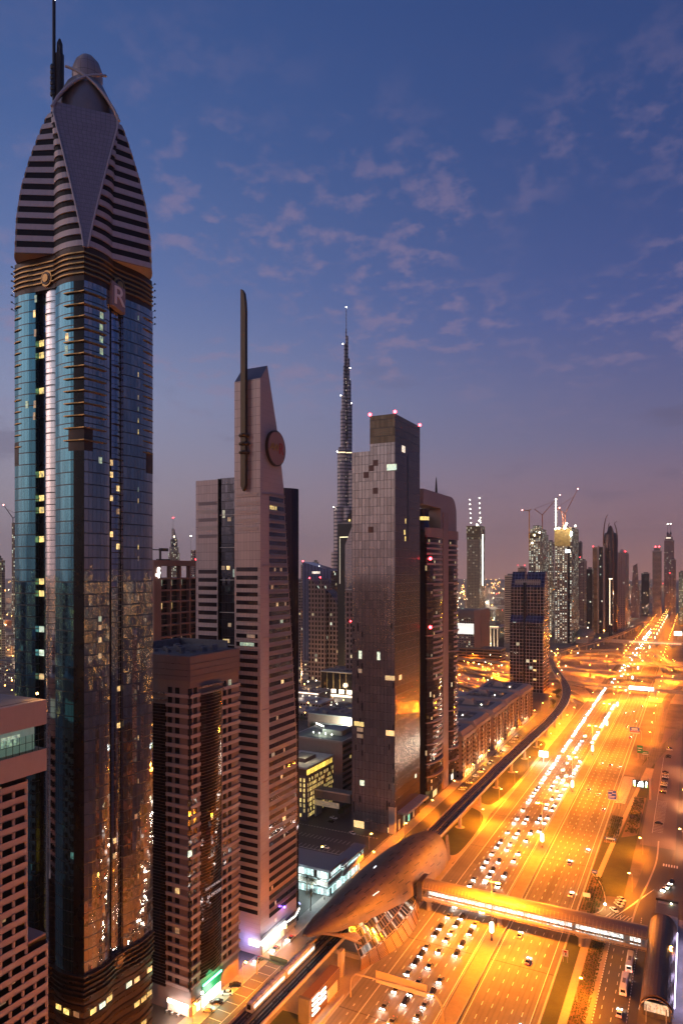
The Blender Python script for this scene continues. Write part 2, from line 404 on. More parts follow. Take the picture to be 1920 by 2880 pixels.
YN, YF = -900, 4200
sheet('city_block', rect(-400, -134, -300, 1000), .02, M_asph2)
sheet('highway', rect(-114, -48, YN, YF), .06, M_asph)
sheet('verge', rect(-134, -114, YN, 900), .04, M_sand)
mb = MB(); mb.box(-79.2, -73, YN, 2600, .0, .28); struct('median', mb, pbr('median_soil', (.21, .165, .12), .85, var=.25, nscale=.15, bump=.2))
mb = MB(); mb.box(-114.6, -114, YN, 900, 0, .22); mb.box(-48, -47.3, YN, 900, 0, .22); mb.box(-134.4, -134, YN, 700, 0, .2); mb.box(-153, -152.6, YN, 760, 0, .17)
struct('kerb', mb, M_conc)
sheet('service_road', rect(-152.6, -134.4, YN, 900), .05, M_asph2)
mb = MB(); mb.box(-159.5, -153, YN, 775, 0, .15); struct('sidewalk', mb, M_pave)
# markings
mb = MB(); zz = .085
LX = [-102.3, -98.6, -95, -91.3, -87.7, -84]; RX = [-68.3, -64.6, -61, -57.4, -53.8]
for x in (-106, -80.4, -71.8, -50.4): mb.box(x - .1, x + .1, YN, 1300, zz - .01, zz)
for x in LX + RX:
    y = 150.0 + (rng.random() * 4 if x in LX else 2)
    while y < 900: mb.box(x - .11, x + .11, y, y + 2.6, zz - .01, zz); y += 8.4
for k in range(34):                                        # widely spaced edge dashes on the hard shoulder
    mb.box(-109.6, -109.4, 150 + k * 5.6, 151.3 + k * 5.6, zz - .01, zz)
for k in range(90): mb.box(-135.6, -135.4, 150 + k * 6.5, 152.2 + k * 6.5, zz - .01, zz)
for k in range(14):                                        # parking bays in front of the near tower
    y = 168 + k * 3.2 * 1.6
    mb.box(-152, -146.5, y, y + .15, zz - .01, zz)
mb.box(-146.5, -146.35, 165, 235, zz - .01, zz)
for k in range(80): mb.box(-141, -140.85, 140 + 8 * k, 142.4 + 8 * k, zz - .01, zz)
struct('road_marking', mb, M_mark)
# parking lot behind the metro station
sheet('parking_lot', rect(-320, -162, 300, 368), .09, M_asph2)
mb = MB()
for k in range(52): mb.box(-214 + k * .95, -213.85 + k * .95, 318, 330, .1, .11) if k % 3 else None
for r_ in (322, 338, 352):
    for k in range(18): mb.box(-218 + k * 2.7, -217.85 + k * 2.7, r_, r_ + 5, .1, .115)
mb.box(-222, -170, 337.8, 338, .1, .115); mb.box(-222, -170, 321.9, 322.1, .1, .112)
struct('parking_marking', mb, M_mark)
mb = MB()
for k in range(60):
    mb.box(-290 + k * 2.1, -289 + k * 2.1, 368.2, 368.7, 0, .25, k % 2 * 0)
for k in range(34): mb.box(-160.6, -160.2, 306 + k * 2.1, 307 + k * 2.1, 0, .25)
struct('lot_kerb', mb, M_conc)

# ================================================================== BUILDINGS
# ------------------------------------------------------------------ the bullet-topped glass tower
CX, CY = -158.3, 143.6
e2 = Vector((.739, -.6735)); e1 = Vector((.6735, .739)); OC = Vector((-173.3, 158.0))
def lf(a, f): p = OC + e1 * a + e2 * f; return (p.x, p.y)
RT = thing('bullet_tower', 'tall teal glass tower with striped bullet-shaped crown, egg finial and mast', 'skyscraper', (-173, 158, 0))
G_teal = facade('teal_glass', (.012, .03, .04), (.085, .24, .32), 1.35, 3.6, .03, .06, .97, gr=.05, nj=.014, gm=.92, jit=.13, wr=.3)
G_navy = facade('navy_glass', (.03, .04, .055), (.44, .44, .44), 1.35, 3.6, .03, .06, .97, gr=.04, nj=.016, gm=.92, jit=.12, wr=.3)
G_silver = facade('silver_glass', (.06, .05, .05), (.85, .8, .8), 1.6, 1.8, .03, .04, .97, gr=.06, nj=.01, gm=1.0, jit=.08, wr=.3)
G_silvd = facade('silver_glass_shade', (.05, .05, .05), (.4, .42, .5), 1.6, 1.8, .03, .04, .97, gr=.06, nj=.02, gm=1.0, jit=.1, wr=.3)  # darker copy of the silver glass; the right strip's shade is in its colour
M_core = pbr('black_cladding', (.007, .006, .007), .3, .0, var=.1, spec=.25)
M_gold = pbr('bronze_ledge', (.45, .27, .1), .35, .8, var=.1)
M_goldd = pbr('dark_bronze', (.06, .04, .03), .4, .5, var=.15)
M_crown = pbr('crown_panel', (.52, .45, .44), .5, .25, var=.08, nscale=.8)
def side(sd, t_, ins): return (CX - t_, CY + ins) if sd == 'L' else (CX - ins, CY + t_)
def bay(name, sd, t0, t1, z0, z1, mat, bul=0.0, ta=None, tb=None, ins=0.0, n=9, parent=RT, thick=1.2):
    """curved wall bay on one side of the tower; bul = how far it bows out"""
    ta = t0 if ta is None else ta; tb = t1 if tb is None else tb
    out = [side(sd, t0 + (t1 - t0) * k / (n - 1), ins - bul * math.sin(math.pi * (t0 + (t1 - t0) * k / (n - 1) - ta) / (tb - ta))) for k in range(n)]
    inn = [side(sd, t0 + (t1 - t0) * k / (n - 1), ins + thick) for k in range(n)]
    poly = (out[::-1] + inn) if sd == 'L' else (out + inn[::-1])
    return MB().prism(poly, z0, z1).build(name, mat, parent)
mb = MB(); mb.prism([(CX - 29.5, CY + 1.3), (CX - 1.3, CY + 1.3), (CX - 1.3, CY + 28), (CX - 29.5, CY + 28)], 0, 252); mb.build('core', M_core, RT)
ZB, ZT = 39.5, 243.5
bay('glass_bay', 'L', 3.4, 12.0, ZB, ZT, G_teal, 1.1, 0, 12.2)
bay('glass_bay', 'R', 0.0, 9.3, ZB, ZT, G_navy, 1.1, 0, 11.2)
bay('dark_strip', 'L', 0.0, 3.4, ZB, ZT, M_core, 1.1, 0, 12.2, thick=1.0)
bay('glass_bay', 'L', 20.3, 29.8, ZB, ZT, G_teal, 1.1, 19, 31)
bay('glass_bay', 'R', 15.3, 28.3, ZB, ZT, G_navy, 1.1, 14.5, 29.5)
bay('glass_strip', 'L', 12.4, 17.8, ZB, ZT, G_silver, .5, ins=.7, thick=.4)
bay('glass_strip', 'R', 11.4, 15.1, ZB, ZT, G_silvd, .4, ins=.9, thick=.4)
# dark service floors that interrupt the glass
bay('service_floor', 'L', 12.5, 17.7, 190, 198, pbr('service_floor', (.16, .1, .085), .6, var=.2), .5, ins=.7, thick=.4)
bay('service_floor', 'L', 0, 5.2, 193.5, 200.5, M_goldd, 1.15, 0, 12.2); bay('service_floor', 'R', 0, 2.6, 193.5, 200.5, M_goldd, 1.15, 0, 11.2)
bay('service_floor', 'L', 27.2, 29.9, 191, 198, M_goldd, 1.15, 19, 31); bay('service_floor', 'R', 24.5, 28.4, 190, 197, M_goldd, 1.15, 14.5, 29.5)
# ledges
def ledge(sd, t0, t1, z, bul, ta, tb, ins=0, mat=M_gold, out=.55, h=.28, n=7):
    o_ = [side(sd, t0 + (t1 - t0) * k / (n - 1), ins - out * math.sin(math.pi * (k + .6) / (n + .2)) - bul * math.sin(math.pi * (t0 + (t1 - t0) * k / (n - 1) - ta) / (tb - ta))) for k in range(n)]
    i_ = [side(sd, t0 + (t1 - t0) * k / (n - 1), ins + .05 - bul * math.sin(math.pi * (t0 + (t1 - t0) * k / (n - 1) - ta) / (tb - ta))) for k in range(n)]
    poly = (o_[::-1] + i_) if sd == 'L' else (o_ + i_[::-1])
    MB().prism(poly, z, z + h).build('ledge', mat, RT)
for k in range(13):
    z = 239.8 - k * 3.62
    mb = MB(); n = 6
    o_ = [side('L', 6.5 - 6.5 * i / n, -.75 - 1.1 * math.sin(math.pi * (6.5 - 6.5 * i / n) / 12.2)) for i in range(n)] + [(CX + .9, CY - .9)] + [side('R', 7 * i / n, -.75 - 1.1 * math.sin(math.pi * 7 * i / n / 11.2)) for i in range(1, n + 1)]
    i_ = [side('R', 7, -.9), (CX - .6, CY + .6), side('L', 6.5, -.9)]
    mb.prism(o_ + i_, z, z + .28).build('ledge', M_gold, RT)
    ledge('L', 25.8, 29.9, z, 1.1, 19, 31); ledge('R', 23, 28.4, z, 1.1, 14.5, 29.5)
for k in range(28):
    z = 239.8 - k * 3.62
    if not 190 < z < 198.5: ledge('L', 12.6, 17.6, z, .5, 12.4, 17.8, .7, M_dsteel, .35, .12)
    ledge('R', 11.5, 15.0, z, .4, 11.4, 15.1, .9, M_goldd, .5, .22)
# gold banded belt at the top and dark ring belt at the foot
def ringpts(off, w=1.0):
    L = [side('L', 30.1 + off, 3)] + [side('L', 29.8 - k * 1.9, -off - 1.1 * math.sin(math.pi * (29.8 - k * 1.9 - 18) / 13)) for k in range(0, 6)]
    L += [side('L', 12.2 - k * 1.5, -off - 1.1 * math.sin(math.pi * (12.2 - k * 1.5) / 12.2)) for k in range(0, 8)]
    L += [(CX + off, CY - off)]
    L += [side('R', k * 1.4, -off - 1.1 * math.sin(math.pi * k * 1.4 / 11.2)) for k in range(1, 9)]
    L += [side('R', 15.5 + k * 2.1, -off - 1.1 * math.sin(math.pi * (k * 2.1 + 1) / 14)) for k in range(0, 7)] + [side('R', 28.4 + off, 3)]
    return L
back = [(CX - 3, CY + 28), (CX - 29.5, CY + 28)]
MB().prism(ringpts(.05) + back, 243.4, 253.6).build('belt', M_goldd, RT)
for k in range(5): MB().prism(ringpts(.65) + back, 245.2 + k * 1.5, 245.55 + k * 1.5).build('belt_ledge', M_gold, RT)
MB().prism(ringpts(.3) + back, 31.8, 40.0).build('belt', pbr('foot_belt', (.03, .022, .018), .3, .5, var=.1), RT)
for k in range(5): MB().prism(ringpts(1.2) + back, 33.4 + k * 1.5, 33.75 + k * 1.5).build('belt_ledge', M_goldd, RT)
def medal(cx, cy, cz, ax, r):
    for rr, mt, th, nm in ((r, M_gold, .5, 'medallion_ring'), (r * .78, M_goldd, .7, 'medallion'), (r * .5, M_gold, .95, 'medallion_boss')):
        mb = MB(); pts = [(rr * math.cos(a), rr * 1.05 * math.sin(a)) for a in arc(0, 2 * math.pi, 25, float)][:24]
        if ax == 'y': mb.prismY([(cx + a, cz + b_) for a, b_ in pts], cy - th, cy)
        else: mb.prismX([(cy + a, cz + b_) for a, b_ in pts], cx, cx + th)
        mb.build(nm, mt, RT)
for z in (246.5, 37.5):
    medal(CX - 15.1, CY - .3, z, 'y', 2.3); medal(CX + .3, CY + 13.2, z, 'x', 2.3)
# storeys below the foot belt, lit rooms
G_pod = facade('podium_glass', (.05, .035, .03), (.16, .12, .1), 2.6, 3.9, .05, .3, .8, lit=.0, gr=.1, nj=.03)
MB().prism(ringpts(-.2) + back, 0, 31.8).build('podium', G_pod, RT)
for k in range(8): MB().prism(ringpts(.35) + back, 2.0 + k * 3.9, 3.3 + k * 3.9).build('podium_ledge', M_goldd, RT)
rw = []
for sd, t0, t1, z in (('R', 1.2, 10.8, 27.8), ('R', 15.8, 28, 27.8), ('R', 15.8, 28, 20), ('L', .6, 11.8, 27.8), ('R', 1.2, 10.8, 16.1), ('L', .6, 11.8, 16.1), ('R', 15.8, 28, 12.2)):
    n = int((t1 - t0) / 2.9)
    for k in range(n):
        if rng.random() < (.9 if z > 25 else .4):
            tt = t0 + (k + .5) * (t1 - t0) / n; ta, tb = ((0, 11.2) if tt < 13 else (14.5, 29.5)) if sd == 'R' else (0, 12.2)
            x, y = side(sd, tt, -.0 - 1.1 * math.sin(math.pi * (tt - ta) / (tb - ta)))
            rw.append((x, y, z, 2.2, 1.5, 'x' if sd == 'R' else 'y', rng.choice([L_warm, L_yel, L_dim, L_cool])))
# lit rooms up the shaft
for px, py in ((235, 345), (228, 448), (699, 459), (697, 541), (697, 624), (697, 706), (466, 607), (462, 693), (690, 1457), (232, 580), (189, 1074), (230, 1072), (227, 1153)):
    X_ = px / 2.45; Y_ = 700 + py / 2.45
    sd = 'L' if X_ < 237 else 'R'
    if sd == 'L': tt = (CX - onY(X_, CY - .9)); x, y = side('L', tt, -1.05 if tt < 13 else -1.1 * math.sin(math.pi * (tt - 19) / 12)); ax = 'y'
    else: yy = onX(X_, CX + .9); tt = yy - CY; x, y = side('R', tt, -1.1 * math.sin(math.pi * tt / 11.2)); ax = 'x'
    rw.append((x, y, zat(Y_, x, y), 1.25, 2.2 if sd == 'L' else 1.9, ax, rng.choice([L_warm, L_dim, L_grn]) if sd == 'L' else L_grn))
for py in (482, 872, 1028, 1106, 1186, 1264, 1660, 1738, 2055, 2135): rw.append((CX + 1.0, CY + 21.8, zat(700 + py / 2.45, CX + 1, CY + 21.8), 2.0, 1.5, 'x', rng.choice([L_yel, L_warm, L_grn])))
for k in range(9): rw.append((CX + 1.0, CY + 21.8, 150 - k * 14.5 - rng.random() * 3, 2.0, 1.5, 'x', rng.choice([L_yel, L_warm, L_dim])))
for py in (650, 732, 977, 1552, 1717, 1799, 2000): rw.append((CX - 19.0, CY + .95, zat(700 + py / 2.45, CX - 19, CY + .9), 2.4, 1.8, 'y', L_yel))
for py in (527, 603, 828, 977, 1127): rw.append((CX - 19.0, CY + .95, zat(1400 + py / 2.24, CX - 19, CY + .9), 2.4, 1.8, 'y', rng.choice([L_yel, L_warm, L_cool])))
for px, py in ((769, 1479), (769, 1560), (813, 1648), (769, 1722), (813, 1808), (769, 1968), (813, 2050)): rw.append((CX - .42, onX(px / 2.45, CX - .5), zat(700 + py / 2.45, CX, CY + 13), 1.1, 1.7, 'x', rng.choice([L_dim, L_warm])))
for k in range(9):
    t_ = rng.choice([12.4, 14.0, 7.8, 5.0, 20.0]); b_ = -.42 if t_ > 11.2 and t_ < 15 else 1.1 * math.sin(math.pi * (t_ / 11.2 if t_ < 11.2 else (t_ - 14.5) / 15))
    rw.append((CX + b_, CY + t_, 55 + rng.random() * 90, 1.1, 1.5, 'x', rng.choice([L_dim, L_warm, L_grn])))
windows(RT, rw)
# crown
def crown(z, off=0.0):
    h = z - 253.5; W_ = [(253.5, 1.0), (265.3, .98), (274.5, .92), (283.6, .813), (292.9, .67), (297.5, .59), (302, .477), (306, .4)]
    w = W_[-1][1]
    for (a, wa), (b_, wb) in zip(W_, W_[1:]):
        if a <= z <= b_: w = wa + (wb - wa) * (z - a) / (b_ - a)
    hw = min(8.6, .25 + 8.6 * (max(0, h) / 44) ** 1.1); fp = 20.6 - .24 * h; fG = 11.8 - .085 * h
    Lx, Rx = -19.5 * w - off * .5, 19.0 * w + off * .5; gl, gr = -9.0, 8.2
    P = []
    def seg(a, b_, bul, n=6):
        for k in range(n):
            q = k / n; d = Vector(b_) - Vector(a); nn = Vector((-d.y, d.x)).normalized()
            p = Vector(a) + d * q + nn * (bul * math.sin(math.pi * q) + off * .5); P.append((p.x, p.y))
    seg((Lx, -1.2), (min(gl, Lx + .3), fG - 1.2), .7 * w)
    seg((gl, fG), (-hw, fp + off), 1.0)
    P.append((-hw, fp + off)); P.append((hw, fp + off))
    seg((hw, fp + off), (gr, fG + 1), 1.0)
    seg((max(gr, Rx - .3), fG), (Rx, 1.6), .7 * w)
    P.append((Rx, 1.6)); P.append((14 * w, -13 * w)); P.append((0, -20 * w)); P.append((-14 * w, -13 * w))
    return [lf(a, b_) for a, b_ in P]
rows = [[(x, y, z) for x, y in crown(z)] for z in [253.5 + k * 3.65 / 2 for k in range(26)]]
mb = MB(); mb.grid(rows, True, 0, False); mb.face(rows[-1]); mb.build('crown_glazing', pbr('crown_glazing', (.012, .01, .01), .5, var=0, spec=.2), RT)
for k in range(13):
    z = 253.6 + k * 3.65
    a, b_ = crown(z, .45), crown(z + 1.75, .45)
    mb = MB(); mb.prism(a, z, z + 1.75, top=b_); mb.build('spandrel', M_crown, RT)
# V-shaped panels on the corners
M_vp = facade('crown_tiles', (.05, .045, .05), (.29, .255, .285), 1.4, 1.4, .02, .02, .98, gr=.45, nj=0, gm=.3, jit=.07, wr=.6)
def vpanel(sx_, fs, nm='corner_panel'):
    mb = MB(); rows = []; rows2 = []
    for k in range(12):
        z = 252.8 + k * 4.35; h = z - 253.5; hw = min(9.1, .5 + 8.9 * (max(0, h) / 44) ** 1.1); f_ = 21.3 - .24 * h
        rows.append([(*lf(-hw, f_), z), (*lf(hw, f_), z)]); rows2.append([(*lf(hw, f_ - .7), z), (*lf(-hw, f_ - .7), z)])
    mb.grid(rows, False, 0, False, [-9, 9], [r[0][2] for r in rows]); mb.grid(rows2, False, 0, False)
    for r, q in zip(zip(rows, rows[1:]), zip(rows2, rows2[1:])):
        mb.face([r[0][1], q[0][0], q[1][0], r[1][1]]); mb.face([q[0][1], r[0][0], r[1][0], q[1][1]])
    mb.face([*rows[-1], *rows2[-1]]); return mb.build(nm, M_vp, RT)
vpanel(1, 1)
for sg in (-1, 1):
    mb = MB(); pts = []
    for k in range(12):
        z = 252.8 + k * 4.35; h = z - 253.5; hw = min(9.1, .5 + 8.9 * (max(0, h) / 44) ** 1.1); pts.append((*lf(sg * (hw + .1), 21.4 - .24 * h), z))
    mb.tube(pts, .32, 6).build('panel_edge', M_crown, RT)
M_shell = pbr('crown_shell', (.26, .22, .21), .35, .4, var=.08)
MB().lathe(OC.x, OC.y, [(9.6, 297), (10.0, 300), (9.8, 303.5), (8.6, 307.2), (7.2, 310.5), (5.9, 313.2), (4.2, 315)], 20).build('cupola', M_shell, RT)
for sg in (-1, 1):       # crossing ribs in front of the cupola, and the same behind
    for fs in (1, -1):
        pts = [(*lf(sg * (-9.6 + 15.6 * q), fs * (10.6 - 5.5 * q)), 298.5 + 17.0 * q ** .75 + 2.2 * math.sin(math.pi * q)) for q in arc(0, 1, 12, float)]
        MB().tube(pts, .55, 6, r2=.4).build('rib', M_crown, RT)
        rows = [[(*lf(sg * (-9.6 + 15.6 * q), fs * (10.5 - 5.5 * q)), 298.5 + 17.0 * q ** .75 + 2.2 * math.sin(math.pi * q)), (*lf(sg * (-9.9 + 9.0 * q), fs * 7.5 * (1 - q * .5)), 300.0 + 15.0 * q)] for q in arc(0, .62, 8, float)]
        MB().grid(rows, False, 0, True).build('shell_leaf', M_shell, RT)
MB().lathe(OC.x + .3, OC.y + .3, [(.2, 310.4), (2.9, 311.8), (4.3, 314.0), (4.75, 316.6), (4.55, 319.0), (3.7, 321.4), (2.1, 323.2), (.05, 324.0)], 20).build('egg_finial', facade('egg_tiles', (.1, .08, .08), (.36, .29, .28), 2.2, 3.2, .02, .02, .98, gr=.4, nj=0, gm=.3, jit=.04, wr=.5), RT)
mx, my = lf(-9.6, -2)
kx = (155 - 960) / F; 
MB().tube([(mx, my, 296), (mx, my, 340.5)], .52, 8).build('mast', M_dsteel, RT)
px_, py_ = lf(-7.9, -2)
MB().lathe(px_, py_, [(1.35, 296), (1.35, 323.5), (1.0, 323.6), (.9, 327), (.3, 328.6)], 10).build('mast_pod', M_goldd, RT)
for k in range(6): MB().lathe(mx - .3, my, [(.9, 310 + k * 1.7), (1.0, 310.4 + k * 1.7), (1.0, 311 + k * 1.7), (.8, 311.4 + k * 1.7)], 8).build('antenna_drum', M_dsteel, RT)
beacon(RT, mx, my, 341.2, .6, emis('white_beacon', (1, .9, .85), 30))
# aerials round the belt
mb = MB()
for k in range(7):
    for a, f_ in ((-20.2, -1), (19.8, 1.5)):
        z = 239 + k * 2.2; p = lf(a, f_); q = lf(a + (-1.5 if a < 0 else 1.5), f_); mb.tube([(*p, z), (*q, z + .7)], .09, 4); mb.box(q[0] - .2, q[0] + .2, q[1] - .2, q[1] + .2, z + .6, z + 1)
mb.build('aerials', M_dsteel, RT)
# sign board with the big initial
yR = onX(335, CX + 1.7); zR = zat(836, CX + 1.7, yR); mb = MB(); mb.prismX([(yR - 2.7, zR - 3.1), (yR + 2.7, zR - 4.3), (yR + 2.7, zR + 3.2), (yR - 2.7, zR + 4.3)], CX - .2, CX + 1.7); mb.build('sign_board', pbr('sign_board', (.34, .27, .27), .5, var=.08), RT)
text(RT, 'R', 8.0, (CX + 1.85, yR, zR), ROTX, pbr('sign_letter', (.9, .85, .82), .4, var=0), .12)

# ------------------------------------------------------------------ near left apartment block with rounded balconies
M_pink = pbr('pink_render', (.37, .295, .29), .75, var=.06, nscale=.15)
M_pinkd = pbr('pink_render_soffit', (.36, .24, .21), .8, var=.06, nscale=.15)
LB = thing('apartment_block', 'pink balcony apartment tower at the left edge with a glazed rooftop floor', 'apartment tower', (-170, 85, 0))
LX0 = -157.0; YE = 124.5
MB().box(-190, LX0 - 1.9, 30, YE, 0, 104).build('core', M_black, LB)
G_rear = facade('pink_rear_wall', (.40, .29, .27), (.03, .025, .03), 3.75, 3.55, .1, .42, .98, lit=.02, gr=.12, nj=.02)
MB().box(-190.4, LX0 - 2.2, 29, YE + .2, 0, 103.9).build('rear_wall', G_rear, LB)
rooms = []
nfl = 26
for k in range(nfl):
    z = 102.3 - k * 3.55
    step = k > 12
    y1 = YE + (6.5 if step else 0)
    if k <= 12: segs = [(30, y1)]
    elif k <= 20: segs = [(30, 111.0), (113.8, y1)]
    else: segs = [(30, 107.0), (108.6, 115.5), (118.8, y1)]
    if k > 9 and k <= 16: segs[0] = (segs[0][0], 107.5) if len(segs) > 1 else segs[0]
    for (a, b_) in segs:
        r = 1.9; pr = [(LX0 - 1.9, a), (LX0, a)] + [(LX0 - r + r * math.cos(q), b_ - r + r * math.sin(q)) for q in arc(0, math.pi / 2, 6, float)] + [(LX0 - 1.9, b_)]
        pi_ = [(LX0 - 1.9, a)] + [(LX0 - .22, a)] + [(LX0 - r + (r - .22) * math.cos(q), b_ - r + (r - .22) * math.sin(q)) for q in arc(0, math.pi / 2, 6, float)] + [(LX0 - 1.9, b_ - .22)]
        mb = MB(); mb.prism(pr + pi_[::-1], z - 1.75, z); mb.prism(pr, z - 1.78, z - 1.55); mb.build('balcony', M_pink, LB)
        y = a + 1.2 if a > 100 else YE - 5.8 - 7.4 * 10
        while y < b_ - 2.2:
            if y > max(a, 106): MB().lathe(LX0 - .65, y, [(.42, z - 3.6), (.42, z - 1.7)], 8).build('column', M_pink, LB)
            y += 3.75
        MB().lathe(LX0 - .75, b_ - .9, [(.42, z - 3.6), (.42, z - 1.7)], 8).build('column', M_pink, LB)
for k in (9, 15, 21): rooms.append((LX0 - 1.8, 117 - k % 3 * 3, 102.3 - k * 3.55 - 2.6, 2.6, 1.6, 'x', L_dim))
rooms += [(LX0 - 1.8, 113.4, 24.5, 2.6, 2.6, 'x', L_yel), (LX0 - 1.8, 120.0, 50.2, 2.2, 1.5, 'x', L_dim), (LX0 - 1.8, 109, 101.5, 1.6, 1.4, 'x', L_warm), (LX0 - 1.8, 116, 101.5, 2, 1.4, 'x', L_dim)]
MB().box(-190, LX0 - 1.9, 30, YE + 6.3, 0, 57.5).build('lower_core', M_black, LB)
MB().prism([(LX0 - 1.9, YE + 6.3), (LX0 - 14, YE + 6.3), (LX0 - 14, YE), (LX0 - 1.9, YE)][::-1], 57.3, 58.0).build('terrace', M_pinkd, LB)
MB().box(LX0 - 1.2, LX0 - .2, 100.8, 103.0, 24, 66).build('pier', M_pink, LB)
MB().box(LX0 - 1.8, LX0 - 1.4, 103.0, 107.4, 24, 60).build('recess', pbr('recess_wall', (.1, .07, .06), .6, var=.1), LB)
MB().box(-192, LX0 + 1.2, 30, 128.5, 104.0, 110.0).build('spandrel_band', M_pink, LB)
MB().box(-192, LX0 + 1.2, 30, 128.5, 116.6, 123.2).build('parapet', M_pink, LB)
MB().box(-188, LX0 - 1.2, 30, 126.5, 110, 116.6).build('rooftop_room', pbr('room_wall', (.3, .33, .3), .7, var=.2, nscale=.5, emit=(.55, .75, .62), es=.16), LB)
mb = MB()
for k in range(40): y = 52 + k * 1.95; mb.box(LX0 + .8, LX0 + .95, y, y + .08, 110, 114.6)
mb.box(LX0 + .8, LX0 + .95, 40, 128, 112.6, 112.7); mb.build('mullion', M_dsteel, LB)
MB().box(LX0 + .82, LX0 + .9, 40, 128, 110, 114.6).build('glazing', bpy.data.materials.get('clear_glass') or (lambda: (lambda m: (setattr(m, 'use_nodes', True), m)[1])(bpy.data.materials.new('clear_glass')))(), LB)
cg = bpy.data.materials['clear_glass']; b = cg.node_tree.nodes['Principled BSDF']; b.inputs['Transmission Weight'].default_value = 1; b.inputs['Roughness'].default_value = .03; b.inputs['IOR'].default_value = 1.1; b.inputs['Base Color'].default_value = (.8, .95, .9, 1)
mb = MB(); mb.box(LX0 - 3, LX0 - 2.4, 96, 97, 110, 116.6); mb.box(LX0 - 3, LX0 - 2.4, 104, 105, 110, 116.6); mb.box(LX0 - 3, LX0 - 2.4, 112, 112.8, 110, 116.6); mb.box(LX0 - 3, LX0 - 2.4, 119, 119.6, 110, 116.6); mb.build('room_column', M_conc, LB)
for k in range(4): rooms.append((LX0 - 1.1, 94 + k * 8.4, 113.6, 5.5, 2.6, 'x', L_cool if False else emis('lit_room', (.6, .85, .72), .42)))
windows(LB, rooms)
MB().box(-190, LX0 - .6, 32, 127.5, 123.2, 123.4).build('roof', M_pave, LB)
MB().box(-188, -164, 60, 118, 123.4, 126.0).build('plant_room', M_concd, LB)
for x, y in ((LX0 - .2, 126.6), (LX0 - 5, 112.5)):
    beacon(LB, x, y, 125.0, .28, M_na, 'lamp')
    l = bpy.data.lights.new('roof_light', 'POINT'); l.energy = 700; l.color = (1, .5, .15); l.shadow_soft_size = .4
    o = bpy.data.objects.new('roof_light', l); COL.objects.link(o); o.parent = LB; o.location = Vector((x, y, 126.0)) - ORG[LB.name]

# ------------------------------------------------------------------ banded brown tower with a dark glass bay (second tower of the row)
B2 = thing('banded_tower', 'brown tower with pale bands, a dark glass bay and green neon shop', 'office tower', (-172, 205, 0))
M_b2 = pbr('brown_tile', (.19, .135, .125), .6, var=.08, nscale=.2); M_b2p = pbr('pale_band', (.36, .285, .275), .6, var=.06, nscale=.2); M_b2top = pbr('top_cladding', (.15, .105, .11), .55, var=.08, nscale=.2)
bx, by_ = -157.6, 190.2; BE = by_ + 30.2; BL = bx - 30; ZR = 127.8
MB().box(BL, bx - .5, by_ + .5, BE - .4, 0, 120).build('wall', M_b2, B2)
mb = MB(); mb.prism([(BL, by_ + .1), (bx - .1, by_ + .1), (bx - .1, BE - .3), (BL, BE - .3)], 119.0, 127.8, top=[(BL, by_ + .1), (bx - .1, by_ + .1), (bx - .1, BE - .3), (BL, BE - .3)]); mb.build('parapet', M_b2top, B2)
for k in range(3): MB().box(BL, bx + .02, by_ - .02, BE - .2, 120.6 + k * 2.2, 120.66 + k * 2.2).build('parapet_joint', M_core, B2)
MB().box(BL + 1, bx - 1.2, by_ + 1.2, BE - 1.5, 127.8, 128.0).build('roof', M_concd, B2)
mb = MB(); mb.box(BL + 2, bx - 4, BE - 3.4, BE - 2.8, 128, 131); mb.box(BL + 2, BL + 2.6, by_ + 3, BE - 3, 128, 131)
for k in range(12): mb.box(bx - 22 + k * 1.6, bx - 21 + k * 1.6, by_ + 5 + k % 4 * 4, by_ + 7 + k % 4 * 4.4, 128, 129 + k % 3 * .6)
for k in range(8): mb.tube([(bx - 20, by_ + 5 + 2.5 * k, 129.2), (bx - 4, by_ + 6 + 2.2 * k, 129.2)], .15, 4)
mb.build('roof_plant', pbr('roof_plant', (.16, .17, .19), .6, .3, var=.3, nscale=.6), B2)
FH = 3.58; yA, yB = onX(565, bx), onX(625, bx); xA = onY(466, by_)
rooms = []
for k in range(33):
    z = 114.2 - k * FH
    if z < 8: break
    for (a, b_) in ((by_ - .0, yA), (yB, BE)): MB().box(bx - .5, bx, a, b_, z - 1.25, z).build('band', M_b2p, B2)
    MB().box(xA, bx, by_ - .0, by_ + .5, z - 1.25, z).build('band', M_b2p, B2)
    zc = z + FH - 1.25 - (FH - 1.25) / 2 - .05
    for y in (yA - 5.4, yA - 2.5): rooms.append((bx - .5, y, zc, 2.0, 2.25, 'x', None))
    for y in (yB + 2.1, yB + 5.4): rooms.append((bx - .5, y, zc, 1.9, 2.1, 'x', None))
    for x in (xA + 1.6, xA + 5.0): rooms.append((x, by_ + .5, zc, 1.9, 2.1, 'y', None))
for k in range(12):      # top storey windows of the wide row
    pass
rooms = [(a, b_, c_, d_, e_, f_, (rng.choice(LIT) if rng.random() < .02 else M_gdark)) for a, b_, c_, d_, e_, f_, g_ in rooms]
windows(B2, rooms)
G_b2 = facade('louvred_glass', (.07, .045, .04), (.06, .045, .05), 30, 1.15, .0, .10, .97, gr=.05, nj=.012, gm=.85, jit=.3, wr=.4)
nb = 10; rows = []
pl = [(bx - .2 + .9 * math.sin(math.pi * k / nb), yA + .1 + (yB - yA - .2) * k / nb) for k in range(nb + 1)]
MB().prism(pl + [(bx - 1, yB - .1), (bx - 1, yA + .1)], 10.5, 113.5).build('glass_bay', G_b2, B2)
MB().box(BL, xA - .1, by_ + .0, by_ + .6, 8, 110).build('glass_bay', G_b2, B2)
